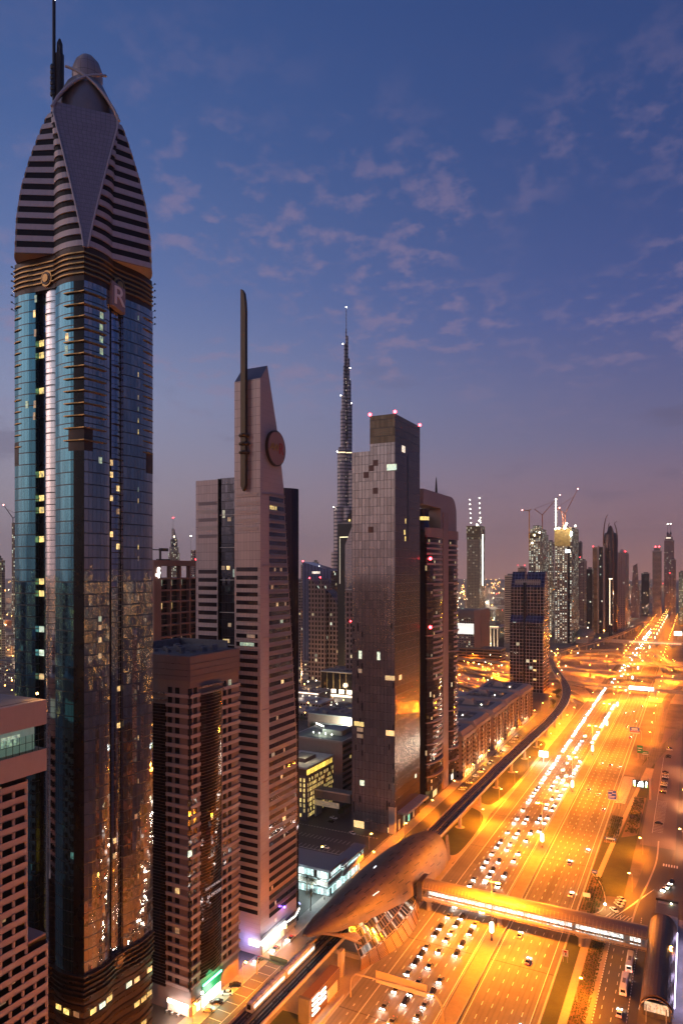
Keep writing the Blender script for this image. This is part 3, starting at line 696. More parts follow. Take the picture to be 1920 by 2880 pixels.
for z in (114, 116.5): MB().box(bx - .4, bx + .9, yA, yB, z - .5, z).build('canopy_rail', pbr('rail_metal', (.5, .42, .38), .3, .8, var=.05), B2)
for z in (112, 114.2): MB().box(BL, xA, by_ - .5, by_ + .2, z - .4, z).build('canopy_rail', MATS['rail_metal'], B2)
M_let = emis('letter_white', (.85, .85, .9), .35)
text(B2, 'GULF OASIS REALTY', 1.15, (bx + .95, (yA + yB) / 2 + .2, zat(2487, bx, (yA + yB) / 2)), ROTX, M_let, .03, spacing=.95)
text(B2, '04-3975500', 1.7, (bx + .95, (yA + yB) / 2 + .4, zat(2512, bx, (yA + yB) / 2)), ROTX, M_let, .03, spacing=1.0)
# shops
MB().box(bx - .4, bx + .1, by_ + .3, yA, .2, 9.6).build('shop_wall', M_b2, B2)
for k in range(4): MB().box(bx + .1, bx + .2, by_ + 1.2 + k * 2.3, by_ + 3.1 + k * 2.3, .4, 3.4).build('shop_window', L_wht if k % 2 else L_warm, B2)
MB().box(bx + .1, bx + .35, by_ + .8, yA - .5, 3.8, 5.2).build('shop_sign', pbr('brown_board', (.05, .03, .025), .5, var=0), B2)
text(B2, 'ALL TIME PIZZA', 1.15, (bx + .4, (by_ + yA) / 2 + .2, 4.5), ROTX, pbr('letter_cream', (.7, .55, .45), .5, var=0, emit=(.9, .5, .4), es=.3), .03)
MB().box(bx - .2, bx + .5, yA + .6, yB - 1.5, .4, 4.2).build('shop_window', emis('lit_shopfront', (1, 1, .9), 4.5), B2)
MB().box(bx + .1, bx + .5, yA + .6, yB - 1.5, 4.4, 7.8).build('shop_sign', pbr('green_board', (.01, .12, .05), .4, var=0, emit=(0, .5, .2), es=.25), B2)
MB().box(bx + .5, bx + .75, yA + .6, yB - 1.2, 7.9, 8.5).build('neon_strip', emis('neon_green', (.1, 1, .35), 9), B2)
beacon(B2, bx + .9, yA - .2, 6.2, .55, emis('globe_lamp', (1, 1, .9), 14), 'globe_lamp')
MB().box(bx - 10, bx - .6, by_ - .5, by_ - .1, 3.3, 4.6).build('shop_sign', emis('lit_fascia', (1, .95, .9), 8), B2)
MB().box(bx - 10, bx - .6, by_ - .1, by_ + .05, .4, 3.2).build('shop_window', emis('lit_cafe', (1, .6, .4), 1.6), B2)
def alight(nm, loc, e, col, sz=1.0, parent=None):
    l = bpy.data.lights.new(nm, 'POINT'); l.energy = e; l.color = col; l.shadow_soft_size = sz
    o = bpy.data.objects.new(nm, l); COL.objects.link(o); o.location = loc
    if parent: o.parent = parent; o.location = Vector(loc) - ORG[parent.name]
    return o
alight('shop_light', (bx + 3, (yA + yB) / 2, 4), 2200, (.75, 1, .75), 2, B2); alight('neon_light', (bx + 2.5, (yA + yB) / 2, 8.5), 1500, (.1, 1, .35), 2, B2)
alight('cafe_light', (bx - 4, by_ - 3, 4), 2600, (1, .85, .75), 2, B2)

# ------------------------------------------------------------------ slab tower with the leaning top, disc emblem and blade mast
AW = thing('blade_tower', 'grey and pink slab tower with wedge top, round emblem and tall blade mast', 'office tower', (-165, 245, 0))
ax0, ay0 = -157.3, 234.1; fx0 = onY(661, ay0)
def pz(px, py): y = onX(px, ax0); return (y, zat(py, ax0, y))
prof = [(ay0, 0), (ay0, zat(1064, ax0, ay0)), pz(752, 1029), pz(783, 1232), pz(797, 1365), pz(834, 2073), (onX(834, ax0), 0)]
M_aw = facade('grey_panels', (.32, .255, .25), (.46, .38, .37), 60, 1.86, .0, .02, .985, gr=.55, nj=0, gm=0, jit=.03, wr=.6)
M_awl = facade('grey_panels_joints', (.10, .075, .075), (.50, .40, .37), 1.55, 3.7, .02, .015, .985, gr=.35, nj=0, gm=.25, jit=.07, wr=.6)
MB().prismX(prof, fx0, ax0).build('wall', M_aw, AW)
ztop = zat(1064, ax0, ay0)
MB().box(fx0 - .02, ax0 + .05, ay0 - .35, ay0, 96, ztop).build('front_panel', M_awl, AW)
MB().box(fx0 - .02, ax0 + .05, ay0 - .35, ay0, 8, 96).build('front_panel', M_aw, AW)
apex = pz(752, 1029); mb = MB()
mb.face([(fx0, ay0 - .3, ztop), (ax0, ay0 - .3, ztop), (ax0, apex[0], apex[1] + .1), (fx0, apex[0], apex[1] + .1)]); mb.face([(fx0, ay0 - .3, ztop - .3), (fx0, apex[0], apex[1] - .2), (ax0, apex[0], apex[1] - .2), (ax0, ay0 - .3, ztop - .3)])
mb.build('sloped_roof', pbr('sloped_roof', (.16, .15, .17), .35, .3, var=.08), AW)
rooms = []
y0w = onX(757, ax0); k = 0
M_strip = facade('strip_glass', (.04, .03, .035), (.17, .15, .17), 1.5, 9, .03, .0, 1.0, gr=.06, nj=.03, gm=.85, jit=.3)
def yend(z):
    for (a, za), (b_, zb) in zip(prof[2:], prof[3:]):
        if zb <= z <= za: return a + (b_ - a) * (za - z) / (za - zb)
    return prof[-1][0]
z = zat(1395, ax0, y0w)
while z > 14:
    ye = yend(z) - .5
    MB().box(ax0 - .3, ax0 + .12, y0w, ye, z - 1.9, z - .1).build('strip_window', M_strip, AW)
    for dz in (.55, 1.15): MB().box(ax0, ax0 + .32, y0w - (5.2 if k % 8 == 0 and dz < 1 else -.2), ye + .9, z + dz - .12, z + dz).build('sun_fin', pbr('fin_metal', (.5, .36, .3), .35, .6, var=.05), AW)
    z -= 3.72; k += 1
for n_, (a, b_, q) in enumerate(((y0w + .2, y0w + 4, 1), (y0w + 4.4, y0w + 5.6, 1))): rooms.append((ax0 + .16, (a + b_) / 2, zat(1395, ax0, y0w) - 3.72 - 1.0, b_ - a, 1.6, 'x', L_yel))
for _ in range(20):
    kk = rng.randrange(4, 56); zz_ = zat(1395, ax0, y0w) - 3.72 * kk - 1.0; yy = y0w + rng.random() * 12 + 1; rooms.append((ax0 + .16, yy, zz_, .9 + rng.random() * 1.5, 1.5, 'x', rng.choice([L_dim, L_dim, L_warm, L_grn])))
# strip windows on the front, in the grey part
zf = [zat(1600 + 23.6 * k, ax0, ay0) for k in range(0, 42)]
xs0, xs1 = fx0 + 1.0, ax0 - 1.2
M_strf = pbr('front_strip_glass', (.055, .045, .055), .08, .7, var=.4, nscale=.4)
for k, z in enumerate(zf):
    if z < 8: break
    MB().box(xs0, xs1, ay0 - .45, ay0 - .2, z - 1.05, z + .65).build('strip_window', M_strf, AW)
for k in range(5): rooms.append(((xs0 + xs1) / 2, ay0 - .47, zat(1390 + 24 * k, ax0, ay0), xs1 - xs0 - .3, 1.4, 'y', pbr('pale_blind', (.6, .5, .42), .5, var=.1)))
for a_, w_, q, m_ in ((.5, 7, 9, L_grn), (.65, 4, 8, L_dim)): rooms.append((fx0 + (ax0 - fx0) * a_, ay0 - .47, zf[q] - .2, w_, 1.4, 'y', m_))
windows(AW, rooms)
# emblem disc
yc, zc = onX(770, ax0), zat(1262, ax0, onX(770, ax0)); rd = 7.5
for rr, th, mt, nm in ((rd, 1.5, M_goldd, 'emblem_rim'), (rd * .93, 1.65, pbr('emblem_face', (.34, .2, .165), .5, var=.05), 'emblem')):
    MB().prismX([(yc + rr * .93 * math.cos(a), zc + rr * math.sin(a)) for a in arc(0, 2 * math.pi, 41, float)[:40]], ax0 + .3, ax0 + th).build(nm, mt, AW)
text(AW, 'AW', 4.4, (ax0 + 1.75, yc - 2.2, zc + .1), ROTX, pbr('gold_letter', (.55, .33, .05), .4, .5, var=0), .08, spacing=.75, shear=.15)
text(AW, 'R', 6.8, (ax0 + 1.8, yc + 3.1, zc - .1), ROTX, pbr('red_letter', (.42, .05, .03), .45, var=0), .08)
# blade mast
bxm = (fx0 + ax0) / 2 - .0; bxm = onY(687, ay0 - 1.5)
mzt = zat(815, bxm, ay0 - 1.5); mzb = zat(1380, bxm, ay0 - 1.5)
mb = MB(); mb.prismY([(bxm - 1.15, mzb + 2), (bxm, mzb - .3), (bxm + 1.15, mzb + 2), (bxm + 1.15, mzt - 9), (bxm + .9, mzt - 5), (bxm + .3, mzt - 1.5), (bxm - .6, mzt), (bxm - 1.15, mzt)], ay0 - 2.6, ay0 - .8)
mb.build('blade_mast', pbr('blade_metal', (.10, .075, .045), .4, .5, var=.12, nscale=.3), AW)
for py in (1225, 1249, 1273):
    z = zat(py, bxm, ay0 - 1.5); MB().lathe(bxm, ay0 - 1.6, [(1.3, z - .8), (2.1, z - .5), (2.35, z), (2.1, z + .5), (1.3, z + .8)], 14).build('mast_collar', MATS['blade_metal'], AW)
# wings behind
wy = ay0 + 8
x1, x2, x3 = onY(551, wy), onY(615, wy), onY(657, wy + 1)
zw = zat(1353, x1, wy)
M_wing = facade('wing_panels', (.12, .09, .09), (.50, .40, .385), 1.55, 3.7, .02, .015, .985, gr=.35, nj=0, gm=.2, jit=.06, wr=.6)
MB().box(x1, x2, wy, wy + 26, 0, zw).build('wing', M_wing, AW)
MB().box(x2, fx0 + .3, wy + .9, wy + 24, 0, zat(1345, x2, wy)).build('wing', facade('wing_dark_glass', (.02, .02, .025), (.07, .075, .10), 1.4, 3.7, .03, .03, .97, lit=.012, gr=.06, nj=.02), AW)
MB().box(x2 - .3, x2 + .1, wy - .2, wy + 1, 0, zw + .2).build('wing_joint', M_core, AW)
rooms = []
for k in range(13):
    z = zat(1608 + k * 22.8, x1, wy)
    rooms.append(((x1 + x2) / 2 + .3, wy - .02, z, (x2 - x1) - 2.4, 1.7, 'y', M_strf))
for k in range(5):
    z = zat(1418 + k * 22.8, x1, wy); rooms.append(((x1 + x2) / 2 + .3, wy - .02, z, (x2 - x1) - 2.4, 1.5, 'y', MATS['pale_blind'] if k % 2 else pbr('grey_blind', (.26, .21, .21), .5, var=.1)))
for px, py in ((645, 1460), (642, 1597), (628, 1597), (646, 1758), (641, 1803), (632, 1803)): x = onY(px, wy + .85); rooms.append((x, wy + .85, zat(py, x, wy), 1.7, 1.7, 'y', rng.choice([L_yel, L_dim, L_warm])))
for k in range(5): z = zat(1449 + 91 * k, x2, wy); MB().box(x2 + .2, fx0, wy + .4, wy + .9, z - .15, z + .15).build('wing_rail', M_steel, AW)
windows(AW, rooms)
yr0 = onX(795, ax0 - 3); yr1 = onX(829, ax0 - 3); zr_ = zat(1368, ax0, yr0)
mb = MB(); pl = [(ax0 - 14, yr0)] + [(ax0 - 14 + 13 * math.sin(a), yr0 + (yr1 - yr0) * (1 - math.cos(a))) for a in arc(0.5, math.pi / 2, 9, float)] + [(ax0 - 14, yr1 + 2)]
mb.prism(pl, 0, zr_).build('curved_wing', facade('curved_dark_glass', (.012, .01, .015), (.05, .04, .055), 1.5, 40, .03, .0, 1, gr=.05, nj=.01), AW)
# shops and lit fascia
zsh = 4.6
MB().box(ax0 - .3, ax0 + .25, ay0 + .5, onX(806, ax0), .2, 8).build('shop_wall', M_conc, AW)
ysg = onX(800, ax0)
MB().box(ax0 + .25, ax0 + 1.0, ay0 + .2, ysg, 4.4, 6.2).build('shop_sign', emis('lit_sign_white', (.8, .92, 1), 6), AW)
MB().box(ax0 + 1.0, ax0 + 1.08, ay0 + 7, ysg - 2, 4.9, 6.0).build('sign_band', emis('lit_sign_cyan', (.08, .7, 1), 2.2), AW)
MB().box(onY(703, ay0), ax0 - .4, ay0 - .9, ay0 - .4, 4.0, 6.2).build('shop_sign', emis('lit_sign_blue', (.75, .85, 1), 7), AW)
MB().box(ax0 + .2, ax0 + .3, ay0 + 1, ysg - 1, .4, 4.2).build('shop_window', emis('lit_shop', (1, .62, .3), .7), AW)
MB().prism([(ax0 - 8, ysg), (ax0 + 1, ysg), (ax0 + 1.5, ysg + 6), (ax0 - .5, ysg + 13), (ax0 - 6, ysg + 18), (ax0 - 12, ysg + 20)], 3.6, 6.6).build('curved_podium', M_concd, AW)
for (a, b_) in (((ax0 + 1.3, ysg + .5), (ax0 + 1.7, ysg + 6)), ((ax0 + 1.7, ysg + 6.5), (ax0 - .2, ysg + 13))): MB().tube([(*a, 5.9), (*b_, 5.9)], .28, 6).build('light_strip', emis('lit_strip', (.85, .95, 1), 6), AW)
MB().tube([(ax0 - 1, ysg + 15, 6.8), (ax0 - 6, ysg + 18.5, 6.8)], .25, 6).build('light_strip', emis('lit_strip_blue', (.2, .3, 1), 6), AW)
beacon(AW, ax0 + .8, ay0 + 17, 13, .4, emis('uplight_violet', (.3, .15, 1), 20), 'uplight'); alight('uplight_glow', (ax0 + 2, ay0 + 17, 13), 500, (.3, .12, 1), .5, AW)
alight('sign_glow', (ax0 + 4, ay0 + 10, 5), 2600, (.75, .8, 1), 2, AW); alight('sign_glow', (ax0 - 6, ay0 - 4, 5), 2500, (.45, .4, 1), 2, AW)

# ------------------------------------------------------------------ brown hotel with open frame, far left of the slab tower
HT = thing('frame_hotel', 'brown hotel with deep square window frames and white script logo', 'hotel', (-290, 325, 0))
hx, hy = -280.0, 306.0; hy1 = onX(556, hx); hzt = zat(1575, hx, hy)
M_h = pbr('brown_render', (.27, .155, .115), .7, var=.08, nscale=.1)
MB().box(hx - 26, hx - 2.6, hy, hy1 + 10, 0, hzt - 10.5).build('wall', pbr('hotel_back', (.03, .028, .024), .3, .3, var=.3, nscale=.3), HT)
MB().box(hx - 26, hx, hy - .1, hy + 4.6, 0, hzt).build('end_wall', M_h, HT)
MB().box(hx - 26, hx, hy + 4.6, hy1 + 10, hzt - 3.2, hzt).build('roof_beam', M_h, HT)
gy = [hy + 4.6 + (hy1 + 10 - hy - 4.6) * k / 5 for k in range(6)]
for k in range(6): MB().box(hx - 2.6, hx, gy[k], gy[k] + 1.3, 0, hzt - 3.2).build('pier', M_h, HT)
for k in range(7): MB().box(hx - 2.4, hx - .1, hy + 4.6, hy1 + 10, hzt - 10.5 - k * 7.0 - 1.1, hzt - 10.5 - k * 7.0).build('floor_beam', M_h, HT)
for k in range(6): MB().box(hx - 2.4, hx - 2.0, hy + 4.6, hy1 + 10, hzt - 14.5 - k * 7.0 - .25, hzt - 14.5 - k * 7.0).build('transom', M_h, HT)
rooms = []
for k, r_, m_ in ((0, 0, L_grn), (0, 1, L_grn), (1, 4, L_yel), (2, 0, L_warm), (2, 1, L_yel), (2, 4, L_yel), (0, 2, L_grn), (5, 4, L_yel), (5, 1, L_dim), (5, 2, L_dim), (5, 3, L_dim)):
    rooms.append((hx - 2.5, gy[r_] + 3.4, hzt - 13.5 - k * 7.0, 2.6, 3.4, 'x', m_))
windows(HT, rooms)
mb = MB(); mb.tube([(hx + .5, hy + .9 + 2.4 * a, hzt - 9.5 + b_) for a, b_ in smooth([(.5, 4), (.9, 5), (1.3, 4.6), (1.1, 3.6), (.5, 3.2), (.8, 2.2), (1.3, 2.6), (1.2, 1.0), (.6, .3), (.1, .2), (.0, 1.0), (.5, 1.5), (1.0, .8), (1.1, -.6), (.8, -.8)], 4)], .34, 6); mb.build('logo', emis('logo_white', (1, .98, .95), 3), HT)
mb = MB(); mb.tube([(hx - 4, hy + .5, hzt), (hx - 4, hy + .3, hzt + 26)], .3, 6); mb.build('aerial_mast', pbr('red_steel', (.3, .03, .03), .6, var=0), HT)
mb = MB(); mb.box(hx - 6, hx - 5, hy + 4, hy + 14, hzt + 6, hzt + 6.6); mb.box(hx - 6, hx - 5, hy + 10.5, hy + 11.5, hzt, hzt + 6); mb.box(hx - 6.6, hx - 4.4, hy + 11, hy + 17, hzt + 5.6, hzt + 7.4); mb.box(hx - 6, hx - 4, hy + 8, hy + 18, hzt, hzt + .8); mb.build('cleaning_gantry', M_dsteel, HT)
beacon(HT, hx - 1, gy[4] - 1, hzt + 1, .7); beacon(HT, hx - 4, hy + .3, hzt + 26, .35)

# ------------------------------------------------------------------ brown glass tower with stepped top
BT = thing('glass_tower', 'brown glass tower with stepped box top and three red lights on its roof corners', 'office tower', (-173, 400, 0))
tx, ty = -158.6, 379.4; txl = onY(989, ty); txs = onY(1040, ty); tye = onX(1180, tx); zt = zat(1163, tx, ty); zs = zat(1273, txl, ty)
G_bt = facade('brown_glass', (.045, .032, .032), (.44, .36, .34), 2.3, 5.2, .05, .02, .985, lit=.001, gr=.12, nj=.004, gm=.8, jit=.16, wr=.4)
G_btr = facade('brown_glass_side', (.05, .03, .028), (.17, .12, .105), 2.0, 5.2, .05, .02, .985, lit=.0, gr=.19, nj=.012, gm=.8, jit=.14, wr=.4)  # darker copy of the front glass: dimmer side reflections put into its colour
G_btt = facade('bronze_screen', (.04, .03, .02), (.17, .115, .07), 1.5, 5.0, .04, .04, .97, gr=.15, nj=.03, gm=.6, jit=.3, wr=.4)
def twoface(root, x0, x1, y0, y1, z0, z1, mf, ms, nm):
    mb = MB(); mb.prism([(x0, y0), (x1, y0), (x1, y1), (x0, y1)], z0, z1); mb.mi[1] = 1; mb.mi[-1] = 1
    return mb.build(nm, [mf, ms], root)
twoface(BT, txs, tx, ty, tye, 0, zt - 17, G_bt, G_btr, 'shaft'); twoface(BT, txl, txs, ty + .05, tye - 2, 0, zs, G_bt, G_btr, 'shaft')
MB().box(txs - .05, tx + .05, ty - .05, tye + .05, zt - 17, zt).build('screen_top', G_btt, BT)
ysl = onX(1145, tx); MB().box(tx - .2, tx + .12, ysl, ysl + 2.2, zat(1520, tx, ysl), zat(1280, tx, ysl)).build('slot', M_black, BT)
rooms = []
def wx(px, py, w, h, m): y = onX(px, tx); rooms.append((tx + .06, y, zat(py, tx, y), w, h, 'x', m))
def wy_(px, py, w, h, m): x = onY(px, ty); rooms.append((x, ty - .06, zat(py, x, ty), w, h, 'y', m))
wx(1134, 1263, 5.2, 4, L_wht); wy_(1101, 1314, 6.2, 3.6, L_cool); wx(1140, 1465, 1.2, 3, L_yel); wx(1137, 1497, 2, 3, L_yel); wx(1139, 1515, 1.4, 3, L_yel)
wy_(1096, 1907, 6.2, 2.8, L_warm); wx(1125, 1905, 4.0, 3, L_warm); wy_(1012, 1887, 2.4, 2.6, L_dim); wy_(1009, 2036, 6.6, 2.8, L_yel); wy_(1097, 2062, 5.6, 3.2, L_warm); wy_(1018, 2202, 3.0, 3.2, L_cool)
wy_(1009, 2319, 6.8, 4.4, L_warm); wy_(1098, 2336, 3.6, 3.0, L_warm); wy_(1012, 2052, 4, 2.4, L_dim); wy_(1012, 2070, 4, 2.4, L_dim); wx(1168, 2182, 2.4, 2.4, L_cool)
for _ in range(34): wy_(rng.choice([994, 1000, 1006, 1012, 1018, 1088, 1094, 1100, 1106]), rng.uniform(1760, 2280), .9, 3.4, M_gdark)
for _ in range(5): wy_(rng.uniform(1000, 1110), rng.uniform(1300, 1700), 3.4, 3.6, pbr('brown_pane', (.12, .06, .05), .2, .6, var=.2))
windows(BT, rooms)
MB().box(tx - 2, tx + 6.5, ty + 4, tye - 1, 11, 12.4).build('canopy', M_conc, BT); MB().box(tx - 4, tx + .2, ty - .3, ty + 2, 0, 16).build('entrance_pier', M_conc, BT)
for k in range(4): MB().box(tx + .1, tx + .25, ty + 5 + k * 8, ty + 7.5 + k * 8, 1, 7).build('entrance_window', (L_dim, L_grn, emis('lit_teal', (.3, 1, .7), 1.2), L_dim)[k], BT)
for x, y in ((txs, ty), (tx, ty), (tx, tye)): beacon(BT, x, y, zt + 1.1, 1.0)

# ------------------------------------------------------------------ twin curved towers under an arch
AT = thing('arch_tower', 'striped balcony tower with two rounded fronts under a big rounded arch top', 'apartment tower', (-175, 465, 0))
qx = -160.5; qa, qb = 440.0, onX(1294, qx + 3)
M_at = pbr('arch_render', (.34, .24, .22), .65, var=.08, nscale=.1)
ym = onX(1243, qx); ymm = onX(1258, qx)
MB().box(qx - 30, qx - 1, qa, qb - 1, 0, 178).build('core', M_black, AT)
ztw = zat(1500, qx, ym)
for (a, b_) in ((ym, ymm),): MB().box(qx - 8, qx + .3, a + 1.6, b_ + 1, 0, zat(1440, qx, a)).build('centre_pier', M_at, AT)
rooms = []
M_bal = pbr('balcony_render', (.42, .31, .29), .6, var=.06)
def bow(a, b_, d, n=10): return [(qx + d * math.sin(math.pi * k / n) ** .6, a + (b_ - a) * k / n) for k in range(n + 1)]
G_at = facade('arch_glass', (.03, .02, .02), (.13, .09, .085), 1.5, 3.6, .04, .05, .97, lit=.012, litc=((1, .6, .2), (1, .9, .6)), gr=.07, nj=.05, gm=.85, ls=1.0)
for (a, b_) in ((qa, ym - .3), (ymm + 1.2, qb)):
    MB().prism(bow(a, b_, 2.6) + [(qx - 1.5, b_), (qx - 1.5, a)], 8, ztw - 3).build('glass_front', G_at, AT)
    MB().prism(bow(a, b_, 3.6) + [(qx - 1.5, b_), (qx - 1.5, a)], ztw - 4, ztw + 2.5).build('crown_band', M_at, AT)
    z = ztw - 7.5; k = 0
    while z > 30:
        if k % 16 in (11, 12, 13): z -= 3.6; k += 1; continue
        MB().prism(bow(a + (2.4 if k > 4 else 0), b_, 3.1) + [(qx - 1.5, b_), (qx - 1.5, a + (2.4 if k > 4 else 0))], z - 1.3, z).build('balcony', M_bal, AT); z -= 3.6; k += 1
    for z in (150, 114.5, 99, 55, 40, 27, 18): MB().prism(bow(a, b_, 4.4) + [(qx - 1.5, b_), (qx - 1.5, a)], z - .9, z).build('ledge', M_at, AT)
mb = MB(); z = ztw
while z > 6: mb.box(qx - .9, qx - .7, ym + .1, ym + 1.5, z - 2.4, z - .6); z -= 3.6
mb.build('dark_window_column', M_gdark, AT)
# arch on top
zo = zat(1385, qx, ym - 12); zi = zat(1428, qx, ym - 8); ya = qa - 6; yb = qb + .5
yi = ym - 2.4
rc = 13; pr = [(yi, ztw), (yi, zi - 1), (yi - 1, zi), (ya, zi), (ya, zo)] + [(yb - rc + rc * math.sin(a), zo - rc + rc * math.cos(a)) for a in arc(0, math.pi / 2, 10, float)] + [(yb, ztw)]
MB().prismX(pr, qx - 12, qx - .3).build('arch', pbr('arch_cladding', (.34, .24, .23), .42, .3, var=.06, nscale=.1), AT)
MB().box(qx - 30, qx - 12, ya, yb - 10, ztw - 6, zi - 4).build('arch_back', pbr('arch_back', (.07, .055, .03), .5, var=.2), AT)
MB().lathe(qx - 6, onX(1190, qx - 6), [(4.2, ztw + 1), (4.2, ztw + 5), (3.8, ztw + 5.2), (3.8, ztw + 14), (4.3, ztw + 14.4), (4.3, ztw + 16)], 16).build('roof_drum', pbr('drum', (.05, .05, .09), .4, .4, var=.1), AT)
MB().lathe(qx - 6, onX(1190, qx - 6), [(3.9, ztw + 8), (3.9, ztw + 10.5)], 16).build('drum_window', L_yel, AT)
yy = onX(1226, qx - 8); MB().lathe(qx - 8, yy, [(1.1, zo - 1), (.9, zo + 5), (.5, zo + 11), (.15, zo + 14)], 6).build('spire', M_goldd, AT)
for px, py in ((1204, 1571), (1204, 1764)): y = onX(px, qx + 3); beacon(AT, qx + 4.4, y, zat(py, qx + 4, y), 1.15)
for k in range(10): rooms.append((qx + 2.7, qa + 2 + k % 3 * 5, 15 + k * 14.3, 1.6, 1.8, 'x', rng.choice(LIT)))
rooms.append((qx + 1.5, ymm + 6, 5, 4, 4, 'x', L_wht)); rooms.append((qx + 1.5, qa + 12, 4, 8, 4, 'x', L_warm)); windows(AT, rooms)

# ------------------------------------------------------------------ row of stepped apartment buildings
G_tr = facade('terrace_wall', (.30, .22, .18), (.04, .03, .025), 3.3, 3.3, .30, .3, .78, lit=.04, gr=.15, nj=.02, ls=1.0)
M_tr = pbr('terrace_render', (.30, .225, .185), .75, var=.07, nscale=.1)
ye = [500, 540, 592, 645, 700, 762]; trlab = ['first', 'second', 'third', 'fourth', 'fifth']
for k in range(5):
    a, b_ = ye[k] + 3.5, ye[k + 1] - 3.5; X0 = -155.5 - (k % 2) * 1.5; zt_ = 35.5
    o = thing('terrace_building', '%s of the five cream terraced blocks beside the viaduct' % (['nearest', 'second nearest', 'middle', 'second farthest', 'farthest'][k]), 'apartment building', (-180, (a + b_) / 2, 0), 'terraced apartment blocks along the service road')
    MB().box(X0 - 48, X0 - 1, a, b_, 0, zt_ - 6).build('wall', G_tr, o)
    mb = MB(); n = 4
    for q in range(n + 1): yq = a + (b_ - a) * q / n; mb.box(X0 - 1, X0 + .8, max(a, yq - 3.4), min(b_, yq + 3.4), 0, zt_ - 6) if q not in (1, 3) else mb.box(X0 - 1, X0 + .1, yq - 1.5, yq + 1.5, 0, zt_ - 6)
    mb.build('pier', G_tr, o)
    MB().box(X0 - 48, X0 + 1.2, a - .3, b_ + .3, zt_ - 6, zt_ - 3).build('cornice', M_tr, o)
    mb = MB(); mb.prism([(X0 - 48, a + .6), (X0 + .2, a + .6), (X0 + .2, b_ - .6), (X0 - 48, b_ - .6)], zt_ - 3, zt_, top=[(X0 - 46, a + 2.6), (X0 - 2, a + 2.6), (X0 - 2, b_ - 2.6), (X0 - 46, b_ - 2.6)]); rfo = mb.build('roof', M_tr, o)
    MB().box(X0 - 42, X0 - 8, a + 9, b_ - 9, zt_, zt_ + .15).build('roof_well', pbr('roof_gravel', (.12, .09, .075), .85, var=.25), rfo)
    for q in range(14): x = X0 - 40 + rng.random() * 28; y = a + 10 + rng.random() * (b_ - a - 22); MB().box(x, x + 2 + rng.random() * 3, y, y + 2 + rng.random() * 2, zt_ + .15, zt_ + 1 + rng.random() * 1.6).build('roof_unit', pbr('roof_plant2', (.2, .16, .14), .6, var=.3), rfo)
    MB().prism([(X0 - 34, a + 16), (X0 - 22, a + 16), (X0 - 22, a + 28), (X0 - 34, a + 28)], zt_, zt_ + 5, top=[(X0 - 31, a + 19), (X0 - 25, a + 19), (X0 - 25, a + 25), (X0 - 31, a + 25)]).build('roof_hut', M_tr, rfo)
    beacon(o, X0 - 14, a + 12, zt_ + 2, .35, M_wh, 'roof_lamp')
    MB().box(X0 + .8, X0 + 1.4, a + 5 + 3 * k, a + 14 + 3 * k, 4, 5.3).build('shop_sign', emis('lit_row%d' % k, [(1, .7, .5), (1, .9, .7), (1, 1, .95), (1, .6, .25), (.9, .5, .3)][k], [1, 2.5, 5, 2, .6][k]), o)
    [MB().box(X0 + .8, X0 + 1.0, a + 4 + 6 * q, a + 7 + 6 * q, .5, 3.6).build('shop_window', emis('lit_shop_row', (1, .7, .35), 1.0), o) for q in range(5)]
    alight('shop_light', (X0 + 5, a + 20, 5), [1000, 2000, 5000, 2500, 1000][k], (1, .75, .45), 1, o)
o = thing('office_block', 'low grey flat-roofed block with lit hedge beside the interchange ramps', 'office building', (-215, 700, 0))
gx, gy_ = gp(1340, 1985, 12)
MB().box(gx - 40, gx + 12, gy_, gy_ + 60, 0, 16).build('wall', pbr('grey_wall', (.3, .27, .25), .7, var=.1), o); MB().box(gx - 8, gx + 14, gy_ + 2, gy_ + 62, 16, 19).build('roof', pbr('blue_roof', (.16, .17, .2), .6, var=.1), o)
for z in (5, 9.5): MB().box(gx + 11.8, gx + 12.3, gy_ + 4, gy_ + 58, z, z + 1.6).build('strip_window', M_gdark, o)
for k in range(12): MB().box(gx + 14, gx + 14.6, gy_ + 2 + k * 5, gy_ + 3.6 + k * 5, 1, 2).build('garden_light', emis('lit_garden', (.9, 1, .4), 6), o)

# ------------------------------------------------------------------ grid tower with sloping glass shoulders
GTt = thing('grid_tower', 'dark tower with white square grid and two sloping blue glass shoulders', 'hotel tower', (-192, 930, 0))
ux, uy = -171.3, 906.1; uxl = onY(1433, uy); D_ = 40
zA = zat(1752, ux, uy); zB = zat(1735, ux, uy); zC = zat(1652, ux, uy); zD = zat(1608, ux, uy)
G_gr = facade('grid_glass', (.42, .31, .27), (.09, .065, .06), 4.3, 4.3, .05, .05, .95, lit=.012, gr=.06, nj=.05, gm=.85, jit=.3, wr=.5)
G_grs = facade('grid_side', (.40, .24, .15), (.32, .16, .07), 30, 4.3, .0, .16, .92, gr=.2, nj=.02, gm=.5, jit=.2, wr=.5)
G_bl = facade('blue_shoulder', (.12, .12, .16), (.05, .06, .11), 4.3, 4.3, .04, .04, .96, gr=.06, nj=.01, gm=.8)
pr = [(uy, 0), (uy, zA), (uy + 6, zA + 9), (uy + 6, zC), (uy + 16, zD), (uy + D_ - 16, zD), (uy + D_ - 6, zC), (uy + D_ - 6, zA + 9), (uy + D_, zA), (uy + D_, 0)]
def part_x(nm, x0, x1, mats, prf):
    mb = MB(); mb.prismX(prf, x0, x1)
    mb.mi[-1] = 1; mb.mi[-2] = 1
    for i_, f_ in enumerate(mb.f[:-2]):
        ys = [mb.v[v][1] for v in f_]; zs = [mb.v[v][2] for v in f_]
        if max(ys) - min(ys) > 1 and max(zs) - min(zs) > 1: mb.mi[i_] = 2
    return mb.build(nm, mats, GTt)
xm = uxl + (ux - uxl) * .42
